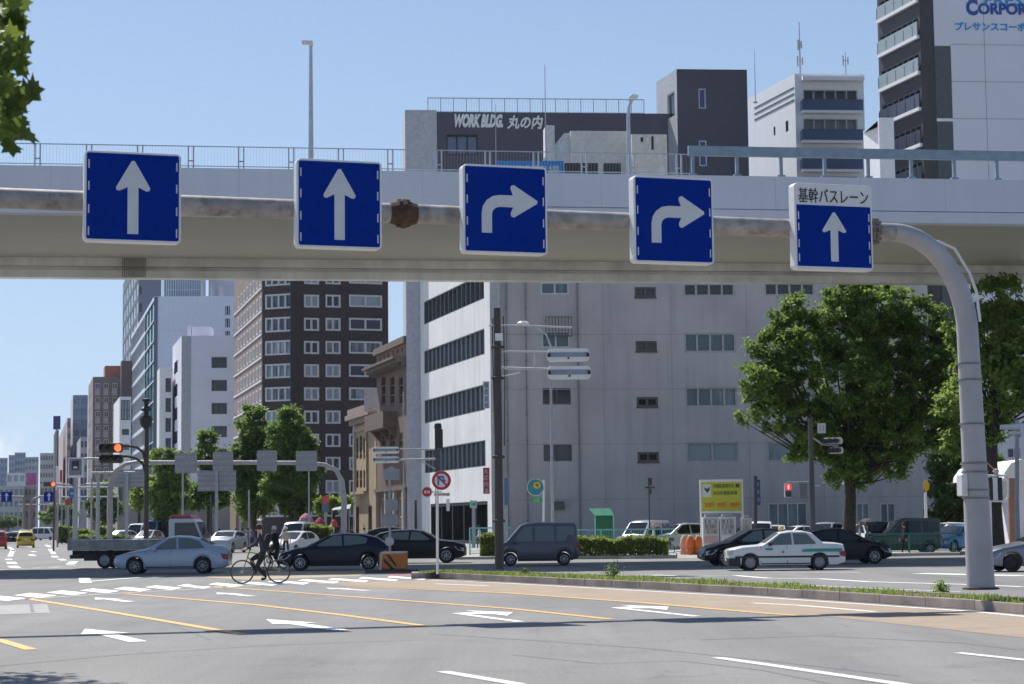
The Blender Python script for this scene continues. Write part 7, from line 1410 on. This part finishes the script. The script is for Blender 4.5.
def bicycle(label, loc, rz, r=.34, sc=1.0, frame_m=None, basket=False):
    t = thing('bicycle', label, 'bicycle', loc, rz); fm = frame_m or mat('bronze_frame_paint', (.25, .17, .08), .4, .3); wb = 1.05 * sc; xf, xr = -wb / 2, wb / 2
    for x in (xf, xr):
        b = MB(); n_ = 36; pr = []; M = T(x, 0, r) @ RX(R(90)); b.lathe([(r - .035, -.014), (r - .012, -.018), (r, 0), (r - .012, .018), (r - .035, .014), (r - .035, -.014)], n_, M, cap=False); w = b.build('wheel', RUBBER, t, smooth=True)
        b = MB(); b.lathe([(r - .05, -.012), (r - .037, -.012), (r - .037, .012), (r - .05, .012), (r - .05, -.012)], n_, M, cap=False); b.build('rim', mat('rim_dark', (.12, .12, .12), .4, .5), w)
        b = MB()
        for k in range(18): a = k * math.pi / 9; b.tube([(x, .02 * (-1) ** k, r), (x + (r - .045) * math.cos(a), 0, r + (r - .045) * math.sin(a))], .0022, 4)
        b.lathe([(.02, -.05), (.025, 0), (.02, .05)], 8, M); b.build('spokes', STEEL, w)
    bb_ = (.08 * sc, 0, r - .03); st_t = (.22 * sc, 0, r + .5 * sc); hd_t = (xf + .2 * sc, 0, r + .56 * sc); hd_b = (xf + .15 * sc, 0, r + .42 * sc)
    b = MB(); b.tube([bb_, st_t, (st_t[0] + .02, 0, st_t[2] + .12)], .018, 8); b.tube([bb_, hd_b], .02, 8); b.tube([(st_t[0] - .01, 0, st_t[2] - .05), hd_t], .018, 8); b.tube([hd_b, hd_t], .022, 8)
    for s in (-1, 1): b.tube([(bb_[0], s * .03, bb_[2]), (xr, s * .06, r)], .01, 6); b.tube([(st_t[0], s * .02, st_t[2] - .06), (xr, s * .06, r)], .009, 6)
    b.build('frame', fm, t, smooth=True); b = MB()
    for s in (-1, 1): b.tube([hd_b, (hd_b[0] - .02, s * .055, hd_b[2] - .08), (xf, s * .055, r)], .012, 6)
    b.build('fork', fm, t, smooth=True); b = MB(); hx, hz = hd_t[0], hd_t[2]
    b.tube([(hx, 0, hz), (hx + .02, 0, hz + .1), (hx - .03, 0, hz + .12)], .014, 6); b.tube([(hx - .02, -.27, hz + .1), (hx - .05, -.22, hz + .11), (hx - .03, 0, hz + .12), (hx - .05, .22, hz + .11), (hx - .02, .27, hz + .1)], .013, 6); b.build('handlebar', BLACK, t, smooth=True)
    b = MB(); b.prism([(st_t[0] - .14, -.03), (st_t[0] + .02, -.05), (st_t[0] + .13, -.08), (st_t[0] + .13, .08), (st_t[0] + .02, .05), (st_t[0] - .14, .03)], st_t[2] + .12, st_t[2] + .17); b.build('saddle', BLACK, t, bevel=.02)
    b = MB(); b.lathe([(.09, -.005), (.095, 0), (.09, .005)], 18, T(bb_[0], -.05, bb_[2]) @ RX(R(90))); b.tube([(bb_[0], -.07, bb_[2]), (bb_[0] - .02, -.07, bb_[2] - .17)], .01, 6); b.tube([(bb_[0], .07, bb_[2]), (bb_[0] + .02, .07, bb_[2] + .17)], .01, 6); b.box(bb_[0] - .08, bb_[0] + .04, -.16, -.08, bb_[2] - .19, bb_[2] - .165); b.box(bb_[0] - .02, bb_[0] + .08, .08, .16, bb_[2] + .16, bb_[2] + .185)
    b.tube([(bb_[0], -.05, bb_[2] + .09), (xr, -.05, r + .04)], .005, 4); b.tube([(bb_[0], -.05, bb_[2] - .09), (xr, -.05, r - .04)], .005, 4); b.build('crank', BLACK, t)
    if basket: b = MB(); b.box(hx - .4, hx - .08, -.16, .16, hz - .12, hz + .08); b.build('basket', DARKP, t)
    return t
cyc = G(260.5, 583.6); ca = R(12)
bk_ = bicycle('bronze framed road bicycle ridden left over the crosswalk', cyc, ca, .38, 1.1)
person('person riding the bronze bicycle in dark cap, grey blue top and black trousers', (cyc.x + .08 * math.cos(ca), cyc.y + .08 * math.sin(ca), .0), ca, cloth('grey_blue_top', (.025, .032, .055)), cloth('black_trousers', (.01, .01, .013)), ('cap', (.03, .02, .02), 0), h=1.74, pose='ride', bag=(.012, .012, .014))
p = GD(276, 84); bicycle('dark city bicycle with a front basket ridden just behind the nearer cyclist', p, R(60), .32, 1.0, DARKP, True)
person('person in black riding the dark city bicycle, wearing a white helmet', (p.x, p.y, 0), R(60), cloth('black_top', (.015, .015, .018)), cloth('charcoal_trousers', (.03, .03, .035)), ('round', (.7, .7, .68), 1), h=1.7, pose='ride')
person('person in white shirt and brimmed hat pushing a bicycle behind the turquoise fence', GD(654, 108), R(180), cloth('white_shirt', (.65, .65, .65)), cloth('black_trousers', (.01, .01, .013)), ('brim', (.4, .28, .22), 2), h=1.7)
bicycle('silver blue city bicycle pushed by the person in the hat', GD(661, 109), R(200), .33, 1.0, mat('teal_frame', (.2, .4, .45), .4), True)
person('person in pale shirt walking at the entrance under the banded facade', GD(479.5, 140), R(20), cloth('pale_grey_shirt', (.5, .52, .56)), cloth('navy_trousers', (.03, .03, .05)), h=1.7)
person('person in dark top near the stone building, left one of two', GD(352, 150), R(60), cloth('charcoal_top', (.05, .05, .06)), cloth('navy_trousers', (.03, .03, .05)), h=1.65)
person('person in white top near the stone building, right one of two', GD(364, 150), R(160), cloth('white_shirt', (.65, .65, .65)), cloth('navy_trousers', (.03, .03, .05)), h=1.6)
person('person in black standing before the dark green wagon', GD(905, 103.5), R(10), cloth('black_top', (.015, .015, .018)), cloth('black_trousers', (.01, .01, .013)), h=1.6)
person('person in white beside the trunk of the big tree, next to a dark umbrella', GD(860, 105), R(170), cloth('white_shirt', (.65, .65, .65)), cloth('navy_trousers', (.03, .03, .05)), h=1.62, pose='stand')
person('person in white jacket behind the truck cab', GD(206, 128), R(60), cloth('white_shirt', (.65, .65, .65)), cloth('navy_trousers', (.03, .03, .05)), h=1.7)
person('person in white helmet beyond the two cyclists', GD(287 - 1, 118), R(70), cloth('cream_top', (.5, .42, .35)), cloth('charcoal_trousers', (.03, .03, .035)), ('round', (.7, .7, .68), 1), h=1.75)
for k, (px, D, c) in enumerate(((248, 150, (.2, .1, .08)), (243, 158, (.4, .38, .2)), (236, 165, (.12, .12, .16)), (252, 172, (.1, .15, .3)))): person(('person in rust coloured top on the pavement under the left trees', 'person in mustard top on the pavement under the left trees', 'person in slate top on the pavement under the left trees', 'person in blue top on the pavement under the left trees')[k], GD(px, D), R(30 * k), cloth('top_%d' % k, c), cloth('navy_trousers', (.03, .03, .05)), h=1.65)
for k, (px, D, c, lab) in enumerate(((272, 190, (.4, .38, .34), 'person in beige on the pavement beyond the second cyclist'), (312, 165, (.5, .5, .52), 'person in pale grey by the pink parasol'), (326, 160, (.35, .06, .06), 'person in red near the crimson parasol'), (341, 168, (.1, .12, .2), 'person in navy under the grey awning'), (219, 150, (.5, .48, .42), 'person in cream between the truck cab and the silver wagon'), (388, 160, (.3, .3, .32), 'person in grey behind the black SUV'))):
    person(lab, GD(px, D), R(40 * k), cloth('shirt_%d' % k, c), cloth('navy_trousers', (.03, .03, .05)), h=1.64)
um = thing('umbrella', 'open dark grey umbrella beside the big tree trunk', 'umbrella', (X(868, 105), 105, 0)); b = MB(); b.lathe([(.55, 1.55), (.45, 1.72), (.25, 1.85), (0, 1.92)], 10); b.build('canopy', cloth('umbrella_grey', (.06, .06, .07)), um); b = MB(); b.tube([(0, 0, .8), (0, 0, 1.9)], .015, 6); b.build('shaft', STEEL, um)
person('person in black under the dark umbrella by the big tree', GD(868, 105.3), R(0), cloth('black_top', (.015, .015, .018)), cloth('black_trousers', (.01, .01, .013)), h=1.6, pose='stand')
# pink parasols and stall at the flower shop, flags
for k, (px, D, y0, r, c, lab) in enumerate(((306, 175, 513, 7.5, (.4, .2, .22), 'pink parasol of the street stall by the left trees'), (320, 170, 517, 6, (.3, .04, .06), 'crimson parasol right of the pink one'), (334, 172, 519, 4.5, (.4, .08, .06), 'small red parasol at the right of the stall row'))):
    t = thing('parasol', lab, 'parasol', GD(px, D)); q = D / FPX; z = P(px, y0, D).z; b = MB(); b.lathe([(r * q, z - 8 * q), (r * q * .8, z - 4.5 * q), (r * q * .4, z - 1.5 * q), (0, z)], 8); b.build('canopy', cloth('parasol_%d' % k, c), t); b = MB(); b.tube([(0, 0, 0), (0, 0, z)], .03, 6); b.build('shaft', STEEL, t)
aw = thing('awning', 'grey sloping shop awning before the tan stone building', 'awning', GD(342, 192)); q = 192 / FPX; b = MB(); z = P(342, 508, 192).z; b.add([(-9 * q, -1.5, z - 2 * q), (9 * q, -1.5, z - 1 * q), (9 * q, .5, z + 4 * q), (-9 * q, .5, z)], [(0, 1, 2, 3)]); b.build('cover', mat('awning_grey', (.3, .33, .36), .7), aw)
b = MB()
for s in (-1, 1): b.tube([(s * 8.5 * q, -1.5, 0), (s * 8.5 * q, -1.5, z - 2 * q)], .05, 6)
b.build('leg', STEEL, aw)

# small far street clutter on the left
for k, (x0, x1, y, D, lab) in enumerate(((58, 108, 487.5, 200, 'far thin crossbar on two posts, highest of three beyond the picture board'), (62, 118, 497, 240, 'far thin crossbar on two posts, middle of three beyond the picture board'), (18, 66, 504.5, 340, 'far thin crossbar on two posts, lowest of three beyond the picture board'))):
    t = thing('sign_gantry', lab, 'sign gantry', GD((x0 + x1) / 2, D)); b = MB(); b.tube([rel(x0, y, t), rel(x1, y - .3, t)], .1, 6); b.build('crossbar', GREYP, t)
    for x_ in (x0, x1): b = MB(); q_ = rel(x_, y, t); b.tube([(q_[0], 0, 0), q_], .1, 6); b.build('post', GREYP, t)
for k, (px, py, D, c, lab) in enumerate(((68, 502, 260, (.4, .05, .04), 'small red shop sign low beyond the round blue sign'), (84, 497, 260, (.05, .15, .4), 'small blue shop sign beyond the grey posts'), (97, 505, 240, (.5, .45, .1), 'small yellow shop sign behind the grey posts'), (216, 512, 230, (.08, .3, .12), 'small green shop sign under the left street trees'), (240, 500, 240, (.5, .12, .08), 'small red shop sign under the left street trees'))):
    board('shop_sign', lab, 'shop sign', px, D, py - 3, py + 3, 5, mat('small_sign_%d' % k, c, .5))
# ================================================================ HAZE
b = MB(); b.box(-2520, 2520, -220, 3020, -1.2, 96); hz_ = b.build('haze', mat('placeholder', (1, 1, 1)), None); tag(hz_, kind='stuff')
hm = bpy.data.materials.new('haze_air'); hm.use_nodes = True; hn, hl = hm.node_tree.nodes, hm.node_tree.links; hn.clear()
ho = hn.new('ShaderNodeOutputMaterial'); hv = hn.new('ShaderNodeVolumePrincipled'); hv.inputs['Color'].default_value = (.78, .86, 1, 1); hv.inputs['Density'].default_value = .00005; hv.inputs['Anisotropy'].default_value = .3
hl.new(hv.outputs[0], ho.inputs['Volume']); hz_.data.materials.clear(); hz_.data.materials.append(hm)
